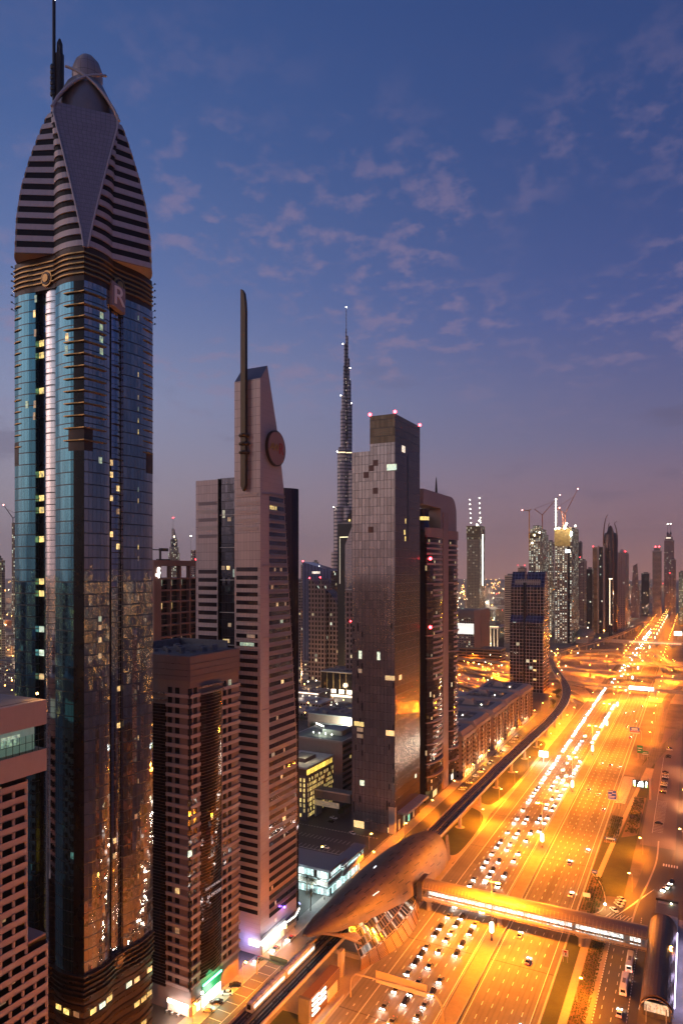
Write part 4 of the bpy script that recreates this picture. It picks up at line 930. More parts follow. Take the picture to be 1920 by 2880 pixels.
part_x('grid_block', uxl, xm - 1.3, [G_gr, G_grs, G_bl], pr); part_x('grid_block', xm + 1.3, ux, [G_gr, G_grs, G_bl], pr)
MB().box(xm - 1.3, xm + 1.3, uy + 2.5, uy + D_ - 2, 0, zC + 6).build('centre_slot', M_core, GTt)
MB().box(uxl + 5, ux - 5, uy + 7.5, uy + D_ - 8, zC, zC + 10).build('roof_screen', facade('roof_screen', (.3, .27, .24), (.08, .07, .06), 2.4, 9, .3, .1, .9, gr=.5, nj=0, gm=0), GTt)
MB().prismX([(uy + 14, 0), (uy + 14, zA - 12), (uy + 17, zA), (uy + 20, zA - 12), (uy + 20, 0)], ux - .2, ux + .15).build('side_slot', M_core, GTt)
text(GTt, 'Dusit Thani', 8.5, ((uxl + ux) / 2, uy - .3, zat(1763, ux, uy)), ROTY, pbr('dark_letter', (.02, .015, .015), .4, var=0), .1, spacing=1.1)
for k in range(3): MB().box(ux - 13, ux - 9, uy - .15, uy + .1, 16 + k * 12, 18.5 + k * 12).build('window', L_yel, GTt)

# ------------------------------------------------------------------ the very tall stepped needle tower
BK = thing('needle_tower', 'tallest tower on the skyline, silver stepped tubes narrowing to a needle', 'skyscraper', (-780, 1548, 0))
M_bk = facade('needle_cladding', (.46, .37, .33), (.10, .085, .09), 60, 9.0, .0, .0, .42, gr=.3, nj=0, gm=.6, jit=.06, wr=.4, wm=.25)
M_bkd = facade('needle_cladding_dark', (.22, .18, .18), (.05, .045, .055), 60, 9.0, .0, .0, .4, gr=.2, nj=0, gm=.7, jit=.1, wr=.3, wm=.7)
dB = 1733.0; cxp = 973.5
def tubeB(l, r, ty_, back=0.0, mat=M_bk, nm='tube'):
    d = dB + back; c = ((l + r) / 2 - 960) / F; X = d * (c * CS - SN); Y = d * (c * SN + CS); rad = (r - l) / 2 / F * d; z = H - (ty_ - 1607) / F * d
    MB().lathe(X, Y, [(rad, 0), (rad, z - 3), (rad * .86, z)], 14).build(nm, mat, BK); return X, Y, z, rad
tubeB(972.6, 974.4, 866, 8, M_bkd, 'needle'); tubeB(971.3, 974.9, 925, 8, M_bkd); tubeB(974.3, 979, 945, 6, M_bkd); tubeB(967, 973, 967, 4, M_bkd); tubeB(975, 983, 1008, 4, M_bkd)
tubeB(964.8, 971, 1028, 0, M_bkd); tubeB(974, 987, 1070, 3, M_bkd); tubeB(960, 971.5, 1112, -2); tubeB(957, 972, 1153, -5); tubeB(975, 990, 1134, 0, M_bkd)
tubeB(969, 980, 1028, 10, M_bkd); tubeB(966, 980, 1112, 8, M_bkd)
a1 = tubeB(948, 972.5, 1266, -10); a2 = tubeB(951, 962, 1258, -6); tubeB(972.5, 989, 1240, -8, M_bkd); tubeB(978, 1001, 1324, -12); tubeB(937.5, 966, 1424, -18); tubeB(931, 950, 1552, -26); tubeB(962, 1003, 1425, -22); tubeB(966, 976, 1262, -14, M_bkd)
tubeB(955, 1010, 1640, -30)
for px, py in ((973.5, 864), (958, 1112), (964, 967), (984, 1035), (988, 1134), (948, 1270), (1000, 1326), (938, 1426)):
    c = (px - 960) / F; d = dB - 30; beacon(BK, d * (c * CS - SN), d * (c * SN + CS), H - (py - 1607) / F * d, 1.0, M_wh)
mb = MB()
for l, r, py in ((949, 971, 1272), (973, 989, 1273)):
    c0, c1 = (l - 960) / F, (r - 960) / F; d = dB - 34; z = H - (py - 1607) / F * d
    mb.tube([(d * (c0 * CS - SN), d * (c0 * SN + CS), z), (d * (c1 * CS - SN), d * (c1 * SN + CS), z)], 1.1, 5)
mb.build('light_ring', emis('ring_light', (1, .75, .4), 2.2), BK)
mb = MB()
for _ in range(34):
    px = rng.choice([972.6, 972.6, rng.uniform(950, 970), rng.uniform(976, 998)]); py = rng.uniform(1060 if abs(px - 972.6) < 12 else 1290, 1420); c = (px - 960) / F; d = dB - 38
    mb.lathe(d * (c * CS - SN), d * (c * SN + CS), [(.5, H - (py - 1607) / F * d - .8), (.5, H - (py - 1607) / F * d + .8)], 4)
o = mb.build('facade_lamps', emis('facade_lamp', (1, .85, .6), 1.3), BK); o['kind'] = 'stuff'

# ------------------------------------------------------------------ generic towers
def face_pt(px, X=None, Y=None, d=None):
    c = (px - 960) / F; return d * (c * CS - SN), d * (c * SN + CS)
def tower(name, label, d, l, m, r, top, mats, depth_px=None, base=0.0, setbacks=(), roofbits=True, group=None, cat='tower', beacons=(), extra=None, red=.9):
    """box seen corner-on: l, m, r are the picture columns of its left edge, near corner and right edge at distance d"""
    X, Y = face_pt(m, d=d); xl = onY(l, Y); k = (r - 960) / F
    yr = onX(r, X) if r > m + .5 else Y + (X - xl)
    if not (0 < yr - Y < 160): yr = Y + 40
    z = H - (top - 1607) / F * d
    o = thing(name, label, cat, ((xl + X) / 2, (Y + yr) / 2, 0), group)
    mb = MB(); mb.prism([(xl, Y), (X, Y), (X, yr), (xl, yr)], 0, z); mb.mi[1] = 1 if len(mats) > 1 else 0
    mb.build('wall', list(mats), o)
    w = X - xl; dd = yr - Y
    if roofbits:
        pp = MB().box(xl - .3, X + .3, Y - .3, yr + .3, z, z + 1.6).build('roof', mats[-1] if not mats[-1].name.startswith('f_') else M_conc, o)
        MB().box(xl + w * .25, X - w * .2, Y + dd * .2, yr - dd * .3, z + 1.6, z + 5).build('roof_house', M_concd, pp)
    zz_ = z
    for (a, b_, h) in setbacks:
        MB().box(xl + w * a, xl + w * b_, Y + dd * a, Y + dd * b_, zz_, zz_ + h).build('setback', mats[0], o); zz_ += h
    for (a, b_, h) in beacons: beacon(o, xl + w * a, Y + dd * b_, z + h, red)
    return o, xl, X, Y, yr, z
FB = lambda n, wall, glass, cw, ch, lit, **k: facade('f_' + n, wall, glass, cw, ch, k.pop('a', .2), k.pop('b0', .25), k.pop('b1', .8), lit=lit, gr=k.pop('gr', .15), nj=k.pop('nj', .02), **k)
F_pink = FB('pink', (.26, .17, .16), (.06, .045, .045), 4, 4, .05)
F_grey = FB('grey', (.2, .17, .16), (.06, .05, .055), 3.6, 4, .07)
F_cons = FB('cons', (.24, .19, .14), (.02, .015, .012), 5.2, 4.2, .5, litc=((1, .8, .5), (.8, 1, .9)), ls=1.8, a=.28, b0=.25, b1=.75)
F_cons2 = FB('cons2', (.2, .15, .11), (.02, .015, .012), 5.0, 4.2, .25, litc=((1, .8, .5), (.8, 1, .85)), ls=1.4, a=.25)
F_lou = FB('lou', (.36, .29, .24), (.07, .05, .045), 30, 4.2, .0, a=.02, b0=.25, b1=.7)
F_dot = FB('dot', (.34, .24, .22), (.05, .035, .035), 6.2, 6.2, .02, a=.32, b0=.3, b1=.72)
F_dotd = FB('dotd', (.19, .12, .10), (.03, .02, .02), 5.4, 6.6, .04, a=.25, b0=.2, b1=.8)
F_dark = FB('dark', (.035, .025, .025), (.05, .04, .045), 3.6, 4, .03, a=.06, b0=.06, b1=.95, gr=.08)
F_gold = FB('gold', (.36, .21, .1), (.28, .16, .08), 30, 8, .0, a=.02, b0=.03, b1=.97, gr=.4, gm=.3)
F_pyl = FB('pyl', (.46, .33, .27), (.06, .045, .045), 6, 4, .02)
F_far = [FB('far%d' % i, w, (.05, .04, .04), 4, 3.8, lt) for i, (w, lt) in enumerate((((.3, .22, .19), .08), ((.2, .16, .15), .12), ((.36, .27, .21), .06), ((.16, .12, .12), .16)))]

# blue slanted glass tower and its neighbours, between slab tower and brown glass tower
def slanttower():
    d = 1050.0; X, Y = face_pt(932, d=d); xl = onY(851, Y); z1 = H - (1580 - 1607) / F * d; z2 = H - (1606 - 1607) / F * d
    o = thing('slanted_tower', 'blue ribbed glass tower with a slanting roof line and one red light', 'office tower', (X - 20, Y + 15, 0))
    mb = MB(); mb.prism([(xl, Y), (X, Y), (X, Y + 34), (xl, Y + 34)], 0, [z1, z2, z2, z1]); mb.mi[1] = 1
    mb.build('wall', [FB('rib', (.16, .18, .32), (.04, .05, .12), 2.6, 60, .0, a=.16, b0=.0, b1=1.0, gr=.08, gm=.8), F_dark], o)
    for k in range(8): MB().box(xl + (X - xl) * (.34 + .035 * k), xl + (X - xl) * (.36 + .035 * k), Y - .3, Y, z2 - 4, z2 - 0.5).build('window', L_wht, o)
    beacon(o, xl + .5, Y, z1 + 1.5, 1.1)
slanttower()
def leaf_tower(px0, px1, ptop, pside, d, label, mat):
    X, Y = face_pt(px1, d=d); xl = onY(px0, Y); W_ = X - xl; zt_ = H - (ptop - 1607) / F * d; zs_ = H - (pside - 1607) / F * d
    o = thing('leaf_top_tower', label, 'apartment tower', ((X + xl) / 2, Y + 12, 0), 'dark towers with curved tops')
    pts = [(xl, 0), (X, 0), (X, zs_)] + [(X - W_ * q, zs_ + (zt_ - zs_) * math.sin(q * math.pi / 2)) for q in (.2, .4, .6, .8, .95)] + [(xl, zt_)]
    MB().prismY(pts, Y, Y + 24).build('wall', mat, o); beacon(o, xl + 1, Y + .5, zt_ + 1.2, 1.0); return o, X, Y, zs_
leaf_tower(868, 897, 1628, 1664, 985, 'dark curved-top tower nearest the slab tower', F_dotd)
leaf_tower(898, 916, 1626, 1672, 980, 'narrow dark red tower with curved top and red light between two dotted towers', F_dotd)
leaf_tower(909, 958, 1658, 1720, 975, 'wide dark dotted tower with curved shoulder, behind the shopping podium', F_dotd)
o, xl, X, Y, yr, z = tower('black_tower', 'black tower with open steel frame on its roof, in front of the needle tower', 960, 949, 996, 1001, 1472, [M_black, F_dark])
MB().prismY([(xl + (X - xl) * .45, z), (X, z), (X, z + 20), (xl + (X - xl) * .75, z + 19)], Y + 2, Y + 22).build('raised_top', F_dark, o)
for k in range(3): MB().tube([(xl + (X - xl) * (.55 + .05 * k), Y + 1, z + 8 + k * 5), (X, Y + 1, z + 9 + k * 5)], .6, 5).build('steel_frame', M_dsteel, o)
MB().tube([(xl + (X - xl) * .5, Y + 1, z), (xl + (X - xl) * .72, Y + 1, z + 22), (X, Y + 1, z + 22)], .6, 5).build('steel_frame', M_dsteel, o)
MB().tube([(xl + 4, Y - .6, z - 85), (xl + 4, Y - .6, z - 20)], .35, 5).build('light_line', emis('line_light', (1, .85, .6), .8), o); MB().tube([(xl + 4, Y - .6, z - 19), (X - 8, Y - .6, z - 19)], .55, 5).build('light_line', emis('line_light2', (1, .9, .5), 2), o)
MB().box(X - 9, X - 6, Y - .4, Y, z + 3, z + 6).build('window', L_yel, o)
def wedge():
    d = 900.0; X, Y = face_pt(1003.5, d=d); xl = onY(970, Y); zt_ = H - (1447 - 1607) / F * d; zs_ = H - (1532 - 1607) / F * d
    o = thing('wedge_tower', 'pale grey wedge-topped glass tower peeking out left of the brown glass tower', 'office tower', ((X + xl) / 2, Y + 12, 0))
    MB().prismY([(xl, 0), (X, 0), (X, zt_), (X - 1, zt_), (xl, zs_)], Y, Y + 28).build('wall', facade('wedge_glass', (.2, .17, .17), (.42, .36, .36), 2.2, 3.8, .04, .06, .95, gr=.08, nj=.01, gm=.85, jit=.05), o); beacon(o, X - .4, Y - .4, zt_ + 1, 1.1)
wedge()
o, xl, X, Y, yr, z = tower('dotted_tower', 'dark tower with white dotted window columns touching the brown glass tower', 870, 972, 990, 1002, 1660, [F_dotd, F_dotd]); beacon(o, X - 2, Y - .5, H - (1747 - 1607) / F * 870, 1.0)
# podium mall below them
def simple(name, label, cat, x0, x1, y0, y1, z, mat, roof=None, sign=None, group=None):
    o = thing(name, label, cat, ((x0 + x1) / 2, (y0 + y1) / 2, 0), group)
    MB().box(x0, x1, y0, y1, 0, z).build('wall', mat, o); MB().box(x0 - .4, x1 + .4, y0 - .4, y1 + .4, z, z + 1.0).build('parapet', roof or M_conc, o)
    MB().box(x0 + .8, x1 - .8, y0 + .8, y1 - .8, z + 1.0, z + 1.05).build('roof', M_concd, o)
    mb = MB(); w, h = x1 - x0, y1 - y0
    for _ in range(int(min(14, w * h / 90) + 2)): a = x0 + 2 + rng.random() * (w - 6); b_ = y0 + 2 + rng.random() * (h - 6); MB().box(a, a + 1.5 + rng.random() * 3, b_, b_ + 1.5 + rng.random() * 3, z + 1.05, z + 1.8 + rng.random() * 1.8).build('roof_unit', MATS['roof_plant2'], o)
    return o
def at(px, py, z=0): return gp(px, py, z)
x, y = at(985, 1962); o = simple('mall_podium', 'glazed podium with gold mullions at the foot of the dotted towers', 'shopping mall', x - 42, x + 12, y, y + 50, 30, facade('mall_glass', (.3, .2, .06), (.07, .055, .04), 9, 30, .04, .02, .98, gr=.1, nj=.02))
for k in range(5): MB().box(x - 38 + k * 11, x - 31 + k * 11, y - .4, y, 4, 9).build('window', L_wht, o)
MB().box(x - 40, x + 12, y - 7, y - 1, 1, 2.5).build('terrace', emis('lit_terrace', (1, .85, .7), 2.5), o); alight('terrace_light', (x - 14, y - 14, 12), 22000, (1, .8, .6), 3, o)
x, y = at(900, 1985); o = simple('pavilion', 'low round-fronted pavilion with a lit white eave beyond the grey block', 'pavilion', x - 44, x - 2, y, y + 30, 14, M_concd); MB().box(x - 44, x - 2, y - .8, y - .3, 13, 14).build('eave_light', emis('lit_eave', (1, .8, .7), 4), o)
for k in range(5): MB().box(x - 42 + k * 9, x - 40.6 + k * 9, y - .6, y - .2, 0, 11).build('column', L_wht, o)
alight('pavilion_light', (x - 20, y - 12, 8), 15000, (1, .8, .65), 3, o)
x, y = at(985, 2060); simple('warehouse', 'pink flat-roofed warehouse left of the brown glass tower', 'warehouse', x - 48, x + 4, y, y + 38, 14, pbr('pink_wall', (.4, .26, .2), .8, var=.1))
x, y = at(930, 1900); o = simple('car_showroom', 'low hall with bright red roof stripes near the pavilion', 'showroom', x - 34, x + 12, y, y + 34, 10, M_concd); MB().box(x - 26, x + 10, y + 4, y + 12, 11.1, 11.6).build('roof_stripe', emis('lit_red_roof', (1, .12, .15), .7), o)

# office with yellow windows, the block behind it, linking bridge, pavilion by the lot
YO = thing('office_building', 'dark office block with dozens of small lit yellow windows behind the slab tower', 'office building', (-230, 390, 0))
yx, yy_ = -216.7, 374.5; yxl = yx - 26; ye_ = yy_ + 36; zy = 33.0
MB().box(yxl, yx, yy_, ye_, 0, zy - 5).build('wall', pbr('dark_wall', (.14, .12, .11), .7, var=.1), YO)
MB().box(yxl + .6, yx - .6, yy_ + .6, ye_ - .6, zy - 5, zy - .6).build('top_floor', pbr('dark_wall2', (.1, .08, .05), .7, var=.1), YO)
MB().box(yxl - .2, yx + .2, yy_ - .2, ye_ + .2, zy - .6, zy + .4).build('parapet', M_conc, YO)
MB().box(yxl + .6, yx - .6, yy_ + .6, ye_ - .6, zy + .4, zy + .5).build('roof', pbr('pale_roof', (.42, .38, .34), .8, var=.15), YO)
mb = MB(); mb.box(yx - 18, yx - 7, yy_ + 10, yy_ + 24, zy + .5, zy + 3); mb.box(yx - 24, yx - 20, yy_ + 6, yy_ + 12, zy + .5, zy + 2.4); mb.build('roof_house', M_concd, YO)
rooms = []
for k in range(7): rooms.append((yx - .5, yy_ + 3 + k * 5.0, zy - 2.9, 4.4, 3.2, 'x', emis('lit_top', (1, .75, .12), 1.6)))
for f_ in range(8):
    for q in range(20):
        if rng.random() < .75: rooms.append((yx, yy_ + 1.5 + q * 1.75 + rng.random() * .4, zy - 7.6 - f_ * 3.2, .75, 2.2, 'x', L_yel if rng.random() < .8 else L_warm))
    for q in range(9):
        if rng.random() < .8: rooms.append((yx - 2 - q * 2.6, yy_, zy - 7.6 - f_ * 3.2, 1.1, 2.2, 'y', L_yel if rng.random() < .8 else L_warm))
windows(YO, rooms)
alight('roof_light', (yx - 8, yy_ + 12, zy + 8), 3500, (1, .85, .5), 1, YO)
LBk = thing('concrete_block', 'large grey flat-roofed block with a lamp-lit roof garden behind the yellow-windowed office', 'office building', (-235, 440, 0))
bx0, bx1, by0, by1 = -258, -216.6, 423.3, 465
MB().box(bx0, bx1, by0, by1, 0, 38).build('wall', facade('block_wall', (.26, .21, .19), (.02, .015, .012), 30, 4.2, .02, .25, .75, gr=.2, nj=.01), LBk); MB().box(bx0, bx1 + .2, by0 - .3, by0 + .3, 0, 38.2).build('end_wall', pbr('block_end', (.3, .24, .22), .7, var=.08), LBk)
MB().box(bx0 - .3, bx1 + .3, by0 - .3, by1 + .3, 38, 39.4).build('parapet', M_conc, LBk); MB().box(bx0 + 1, bx1 - 1, by0 + 1, by1 - 1, 39.4, 39.5).build('roof', pbr('roof_terrace', (.12, .13, .11), .8, var=.4, nscale=.3), LBk)
MB().box(bx0 + 18, bx0 + 34, by0 + 14, by0 + 30, 39.5, 43).build('roof_house', pbr('roof_house', (.22, .24, .22), .6, var=.1), LBk)
for k in range(9): beacon(LBk, bx0 + 2 + k * 2.2 if k < 5 else bx0 + 14 + (k - 5) * 5, by0 + 34 - k * 1.5 if k < 5 else by0 + 8, 41.4, .3, M_wh, 'roof_lamp')
alight('garden_light', (bx0 + 20, by0 + 10, 44), 3000, (.9, 1, .8), 1, LBk)
MB().box(bx1 - .1, bx1 + .2, by0 + 12, by0 + 13.5, 25, 27).build('window', L_yel, LBk)
o = thing('link_bridge', 'enclosed grey link bridge between the yellow-windowed office and the brown glass tower', 'footbridge', (-205, 392, 0)); x = onY(987, 385)
MB().box(yx - .5, x, 384, 392, 12, 17.5).build('deck_box', M_concd, o); MB().box(yx - .5, x, 383.6, 384, 17.0, 17.9).build('parapet', M_conc, o); MB().box(yx, x - 8, 383.8, 384, 7.5, 11).build('window', L_dim, o); MB().box(yx, yx + 1.2, 384, 392, 0, 12).build('pier', M_conc, o)
PV = thing('station_pavilion', 'glass pavilion with cool white light and flat grey roof beside the parking lot', 'pavilion', (-170, 300, 0))
px0, px1, py0, py1 = -176.5, -157.0, 292.0, 308
MB().box(px0 - 12, px1 + 1.5, py0 - 1.2, py1, 12.2, 13.4).build('roof', pbr('slate_roof', (.13, .13, .17), .5, .2, var=.1), PV)
mpv = facade('lit_curtain', (.05, .06, .06), (.1, .1, .1), 1.8, 4.0, .05, .08, .92, lit=.95, litc=((.6, 1, .95), (.85, 1, 1)), ls=2.0, gr=.2, nj=0)
MB().box(px0 - 12, px1 - .4, py0, py1 - 2, 7.2, 12.2).build('glazing', mpv, PV); MB().box(px0 - 12, px1, py0 - .4, py1 - 2, 4.8, 7.2).build('floor_band', M_conc, PV); MB().box(px0 - 12, px1 - .4, py0, py1 - 2, 0, 4.8).build('glazing', mpv, PV)
MB().box(px1 - 1, px1 + .3, py0 + .5, py1 + 18, 0, 3.6).build('glazing', mpv, PV); MB().box(px1 - 6, px1 + .8, py1 - 2, py1 + 26, 9.5, 10.4).build('roof', MATS['slate_roof'], PV); MB().box(px1 - 5, px1 - .2, py1, py1 + 24, 6.5, 9.5).build('glazing', mpv, PV); MB().box(px1 - 5, px1, py1, py1 + 24, 3.6, 6.5).build('floor_band', M_conc, PV)
for k in range(2): alight('pavilion_light', (px0 + 14 * k, py0 - 5, 6), 5500, (.8, 1, .95), 2, PV)

# ------------------------------------------------------------------ far towers along the highway, left to right
def crane(o, x, y, z, h, jib, ang, tilt=.5, mat=None, lights=True):
    mat = mat or pbr('crane_steel', (.32, .1, .05), .6, var=0); mb = MB()
    mb.tube([(x, y, z), (x, y, z + h)], 1.1, 4); dx, dy = math.cos(ang), math.sin(ang)
    mb.tube([(x, y, z + h), (x + dx * jib * math.cos(tilt), y + dy * jib * math.cos(tilt), z + h + jib * math.sin(tilt))], 1.0, 4, r2=.6)
    mb.tube([(x, y, z + h), (x - dx * jib * .3, y - dy * jib * .3, z + h + jib * .22)], .8, 4); mb.tube([(x - dx * jib * .3, y - dy * jib * .3, z + h + jib * .22), (x + dx * jib * .7 * math.cos(tilt), y + dy * jib * .7 * math.cos(tilt), z + h + jib * .7 * math.sin(tilt))], .3, 4)
    mb.build('crane', mat, o)
    if lights: beacon(o, x + dx * jib * math.cos(tilt), y + dy * jib * math.cos(tilt), z + h + jib * math.sin(tilt), 1.3, emis('crane_light', (1, .35, .3), 12), 'crane_light')
LAT = math.atan2(SN, CS)      # azimuth of the picture's right-hand direction
def lamps_on(o, pts, r, m, nm='work_lamp'):
    for x, y, z in pts: beacon(o, x, y, z, r, m, nm)
o, xl, X, Y, yr, z = tower('unfinished_tower', 'unfinished concrete tower with one bright column of work lights and two cranes', 1983, 1312, 1348, 1362, 1478, [FB('c1', (.2, .16, .12), (.05, .04, .03), 4.5, 4.5, .05, a=.25), F_cons2], roofbits=False)
MB().box(xl - 1, X + 1, Y - 1, yr + 1, z - 40, z).build('scaffold', FB('scaf', (.16, .11, .04), (.05, .035, .015), 3, 6, .12, a=.12, b0=.1), o)
mb = MB(); 
for k in range(60): mb.box(X + .2, X + 2.2, (Y + yr) / 2 - 1.5 + (k % 2) * 3.5, (Y + yr) / 2 + .5 + (k % 2) * 3.5, z - 26 - k * 2.5, z - 24.6 - k * 2.5)
q = mb.build('work_lights', emis('work_white', (1, .95, .8), 9), o); q['kind'] = 'stuff'
for px, tp in ((1320, 1400), (1347, 1396)):
    x, y = face_pt(px + 4, d=1983); zt_ = H - (tp - 1607) / F * 1983; x2, y2 = face_pt(px, d=1983)
    MB().tube([(x, y, z), (x2, y2, zt_)], .8, 4).build('crane', M_dsteel, o)
    for k in range(6): q = k / 6 + .1; beacon(o, x + (x2 - x) * q, y + (y2 - y) * q, z + (zt_ - z) * q, .9, M_wh, 'crane_light')
lamps_on(o, [(X, Y, z + 14), (X - 8, Y, z + 2)], 2.4, emis('flood_lamp', (1, .95, .7), 30))
o, xl, X, Y, yr, z = tower('louvre_tower', 'pale tower with fine horizontal louvres left of the grid tower', 1500, 1418, 1446, 1450, 1620, [F_lou, F_lou])
o, xl, X, Y, yr, z = tower('louvre_tower', 'small pale louvred tower with red lights behind the grid tower roof', 1900, 1455, 1476, 1480, 1598, [F_lou, F_pink], beacons=((.05, .05, 8), (.9, .1, 8)))
o, xl, X, Y, yr, z = tower('unfinished_tower', 'unfinished lit tower with a round top and a crane, directly behind the grid tower', 1572, 1486, 1520, 1541, 1500, [F_cons, F_cons2], roofbits=False, setbacks=((.08, .9, 12), (.2, .7, 8)))
MB().box(xl - .6, X + .6, Y - .6, Y + 20, z - 12, z + 2).build('scaffold', MATS['f_scaf'], o)
x, y = face_pt(1524, d=1590); crane(o, x, y, z + 10, 34, 62, LAT, .85); x, y = face_pt(1487, d=1572); crane(o, x, y, z - 40, 92, 16, LAT + math.pi, .1, pbr('crane_orange', (.5, .22, .04), .6, var=0))
lamps_on(o, [(xl + 8, Y - 2, z - 22), (X - 3, Y - 1, z + 2), (X - 14, Y - 1, z - 4)], 1.5, MATS['flood_lamp'])
o, xl, X, Y, yr, z = tower('unfinished_tower', 'narrow half-hidden lit tower between the two tall construction towers', 1700, 1538, 1550, 1558, 1524, [F_cons, F_cons2])
o, xl, X, Y, yr, z = tower('unfinished_tower', 'widest unfinished tower covered in rows of white work lights with floodlit top and cranes', 1494, 1559, 1606, 1626, 1482, [F_cons, F_cons2], roofbits=False)
MB().box(xl - .6, X - 3, Y - .8, Y + 8, z - 42, z - 4).build('formwork', pbr('formwork', (.28, .19, .06), .7, var=.5, nscale=.15), o)
MB().box(X - 8, X - 3.5, Y - .6, Y, 0, z - 40).build('hoist_shaft', M_core, o); MB().box(X - 13, X - 3, Y - 1.2, Y - .6, z - 56, z - 50).build('site_sign', emis('site_sign', (.8, .85, 1), 6), o)
lamps_on(o, [(xl + 2, Y - 1, z - 3), (xl + 9, Y - 1, z - 2), (X - 12, Y - 1, z + 4), (X - 10, Y - 1, z + 8), (X - 14, Y - 1, z - 2), (X + 8, Y - 1, z + 2), (X, Y - 1, z - 12), (X - 1, Y - 1, z - 18)], 1.9, MATS['flood_lamp'])
x, y = face_pt(1562, d=1494)
for k in range(10): beacon(o, x, y, z + 4 + k * 6.2, 1.4, MATS['flood_lamp'], 'mast_lamp')
MB().tube([(x, y, z - 4), (x, y, z + 64)], .5, 4).build('hoist_mast', M_steel, o)
x, y = face_pt(1588, d=1510); crane(o, x, y, z + 4, 26, 62, LAT, 1.1); x, y = face_pt(1582, d=1500); crane(o, x, y, z, 22, 22, LAT + math.pi, 1.2)
alight('flood_glow', (X - 10, Y - 25, z + 8), 150000, (1, .85, .6), 3, o)
tower('slim_tower', 'slim blue-grey tower just right of the widest unfinished tower', 2300, 1626, 1634, 1637, 1525, [F_dark, F_dark])
tower('pink_tower', 'pale pink stepped tower with red light, left of the gold slab', 1800, 1628, 1642, 1649, 1578, [F_pink, F_pink], setbacks=((.2, .8, 6),), beacons=((.1, .1, 10),))
tower('dark_office', 'low dark office tower with white neon outline left of the gold slab', 1700, 1648, 1664, 1668, 1601, [F_dark, F_dark])
o, xl, X, Y, yr, z = tower('gold_slab', 'gold ribbed slab tower with a red light on its corner', 1754, 1665, 1677, 1680, 1539, [F_gold, F_gold], roofbits=False, beacons=((.1, .1, 2),))
o, xl, X, Y, yr, z = tower('pylon_tower', 'dark glass slab framed by two pale curved pylons beside the gold slab', 1740, 1681, 1696, 1700, 1538, [F_dark, F_pyl], roofbits=False)
for xx in (xl, X): MB().box(xx - 1.6, xx + 1.6, Y - 2, Y + 14, 0, z + 3).build('pylon', pbr('pylon', (.45, .33, .27), .6, var=.05), o)
def claw():
    d = 1780.0; X, Y = face_pt(1715, d=d); o = thing('claw_tower', 'dark bronze tower crowned by curved pointed claws', 'skyscraper', (X, Y, 0)); zz_ = lambda py: H - (py - 1607) / F * d; rad = 17.5
    G_cl = facade('claw_glass', (.06, .035, .025), (.10, .05, .04), 3, 30, .1, .0, 1, gr=.1, nj=.01, gm=.7)
    MB().lathe(X, Y, [(rad, 0), (rad, zz_(1530)), (rad * .84, zz_(1505)), (rad * .78, zz_(1500)), (rad * .5, zz_(1497)), (rad * .3, zz_(1484)), (rad * .05, zz_(1478))], 20).build('shaft', G_cl, o)
    M_cl = pbr('claw_bronze', (.2, .09, .06), .4, .5, var=.05)
    for ang, tp, lean in ((LAT + math.pi, 1447, 1.0), (LAT, 1466, 1.2), (LAT + math.pi / 2, 1470, .8), (LAT - math.pi / 2, 1480, .8)):
        c, s_ = math.cos(ang), math.sin(ang); pts = []
        for q, rr in ((0, 1.0), (.3, 1.02), (.55, .96), (.78, .80), (.92, .62), (1, .38 if lean < 1.1 else .95)):
            z = zz_(1540) + (zz_(tp) - zz_(1540)) * q; r_ = rad * rr; pts.append((X + c * r_, Y + s_ * r_, z))
        MB().tube(smooth(pts, 4), 2.3, 5, r2=.6).build('claw', M_cl, o)
        MB().tube([(X + c * rad, Y + s_ * rad, 0), (X + c * rad, Y + s_ * rad, zz_(1540))], 2.0, 5).build('rib', M_cl, o)
claw()
o, xl, X, Y, yr, z = tower('slim_tower', 'slim dark slab with bright light lines before the claw tower', 1640, 1711, 1721, 1724, 1628, [F_dark, F_dark], roofbits=False); MB().tube([(xl + 2, Y - .5, 30), (xl + 2, Y - .5, z)], .5, 4).build('light_line', emis('line_light3', (1, .8, .5), 4), o); MB().tube([(xl, Y - .5, z), (X, Y - .5, z)], .9, 4).build('light_line', MATS['line_light3'], o)
o, xl, X, Y, yr, z = tower('dotted_tower', 'cream tower with regular small square windows and domed roof, right of the claw tower', 1861, 1736, 1757, 1767, 1555, [F_dot, F_pink]); MB().lathe((xl + X) / 2, Y + 12, [(7, z), (7, z + 5), (4, z + 9), (.5, z + 11)], 10).build('dome', M_conc, o); beacon(o, X, Y, z + 4, 1.2); 
def aframe():
    d = 2300.0; X, Y = face_pt(1797, d=d); xl = onY(1769, Y); w = X - xl; z = H - (1585 - 1607) / F * d
    o = thing('tapered_tower', 'pale tapering tower with slanted sides, right of the cream dotted tower', 'office tower', (X - w / 2, Y, 0)); MB().prismY([(xl, 0), (X, 0), (X - w * .25, z), (xl + w * .35, z - 8)], Y, Y + 30).build('wall', F_pink, o)
aframe()
tower('dark_tower', 'plain dark rectangular tower alone against the horizon lights', 2400, 1802, 1824, 1827, 1613, [F_dark, F_dark])
o, xl, X, Y, yr, z = tower('banded_highrise', 'banded pink tower with two red roof lights near the right edge', 2370, 1833, 1858, 1864, 1550, [F_lou, F_pink], setbacks=((.15, .85, 12),), beacons=((.35, .2, 16), (.75, .2, 16)), red=2.0)
o, xl, X, Y, yr, z = tower('twin_mast_tower', 'tall stepped tower with two thin masts at the right end of the skyline', 2466, 1866, 1894, 1908, 1520, [F_pink, F_dark], setbacks=((.1, .85, 14), (.25, .7, 10)))
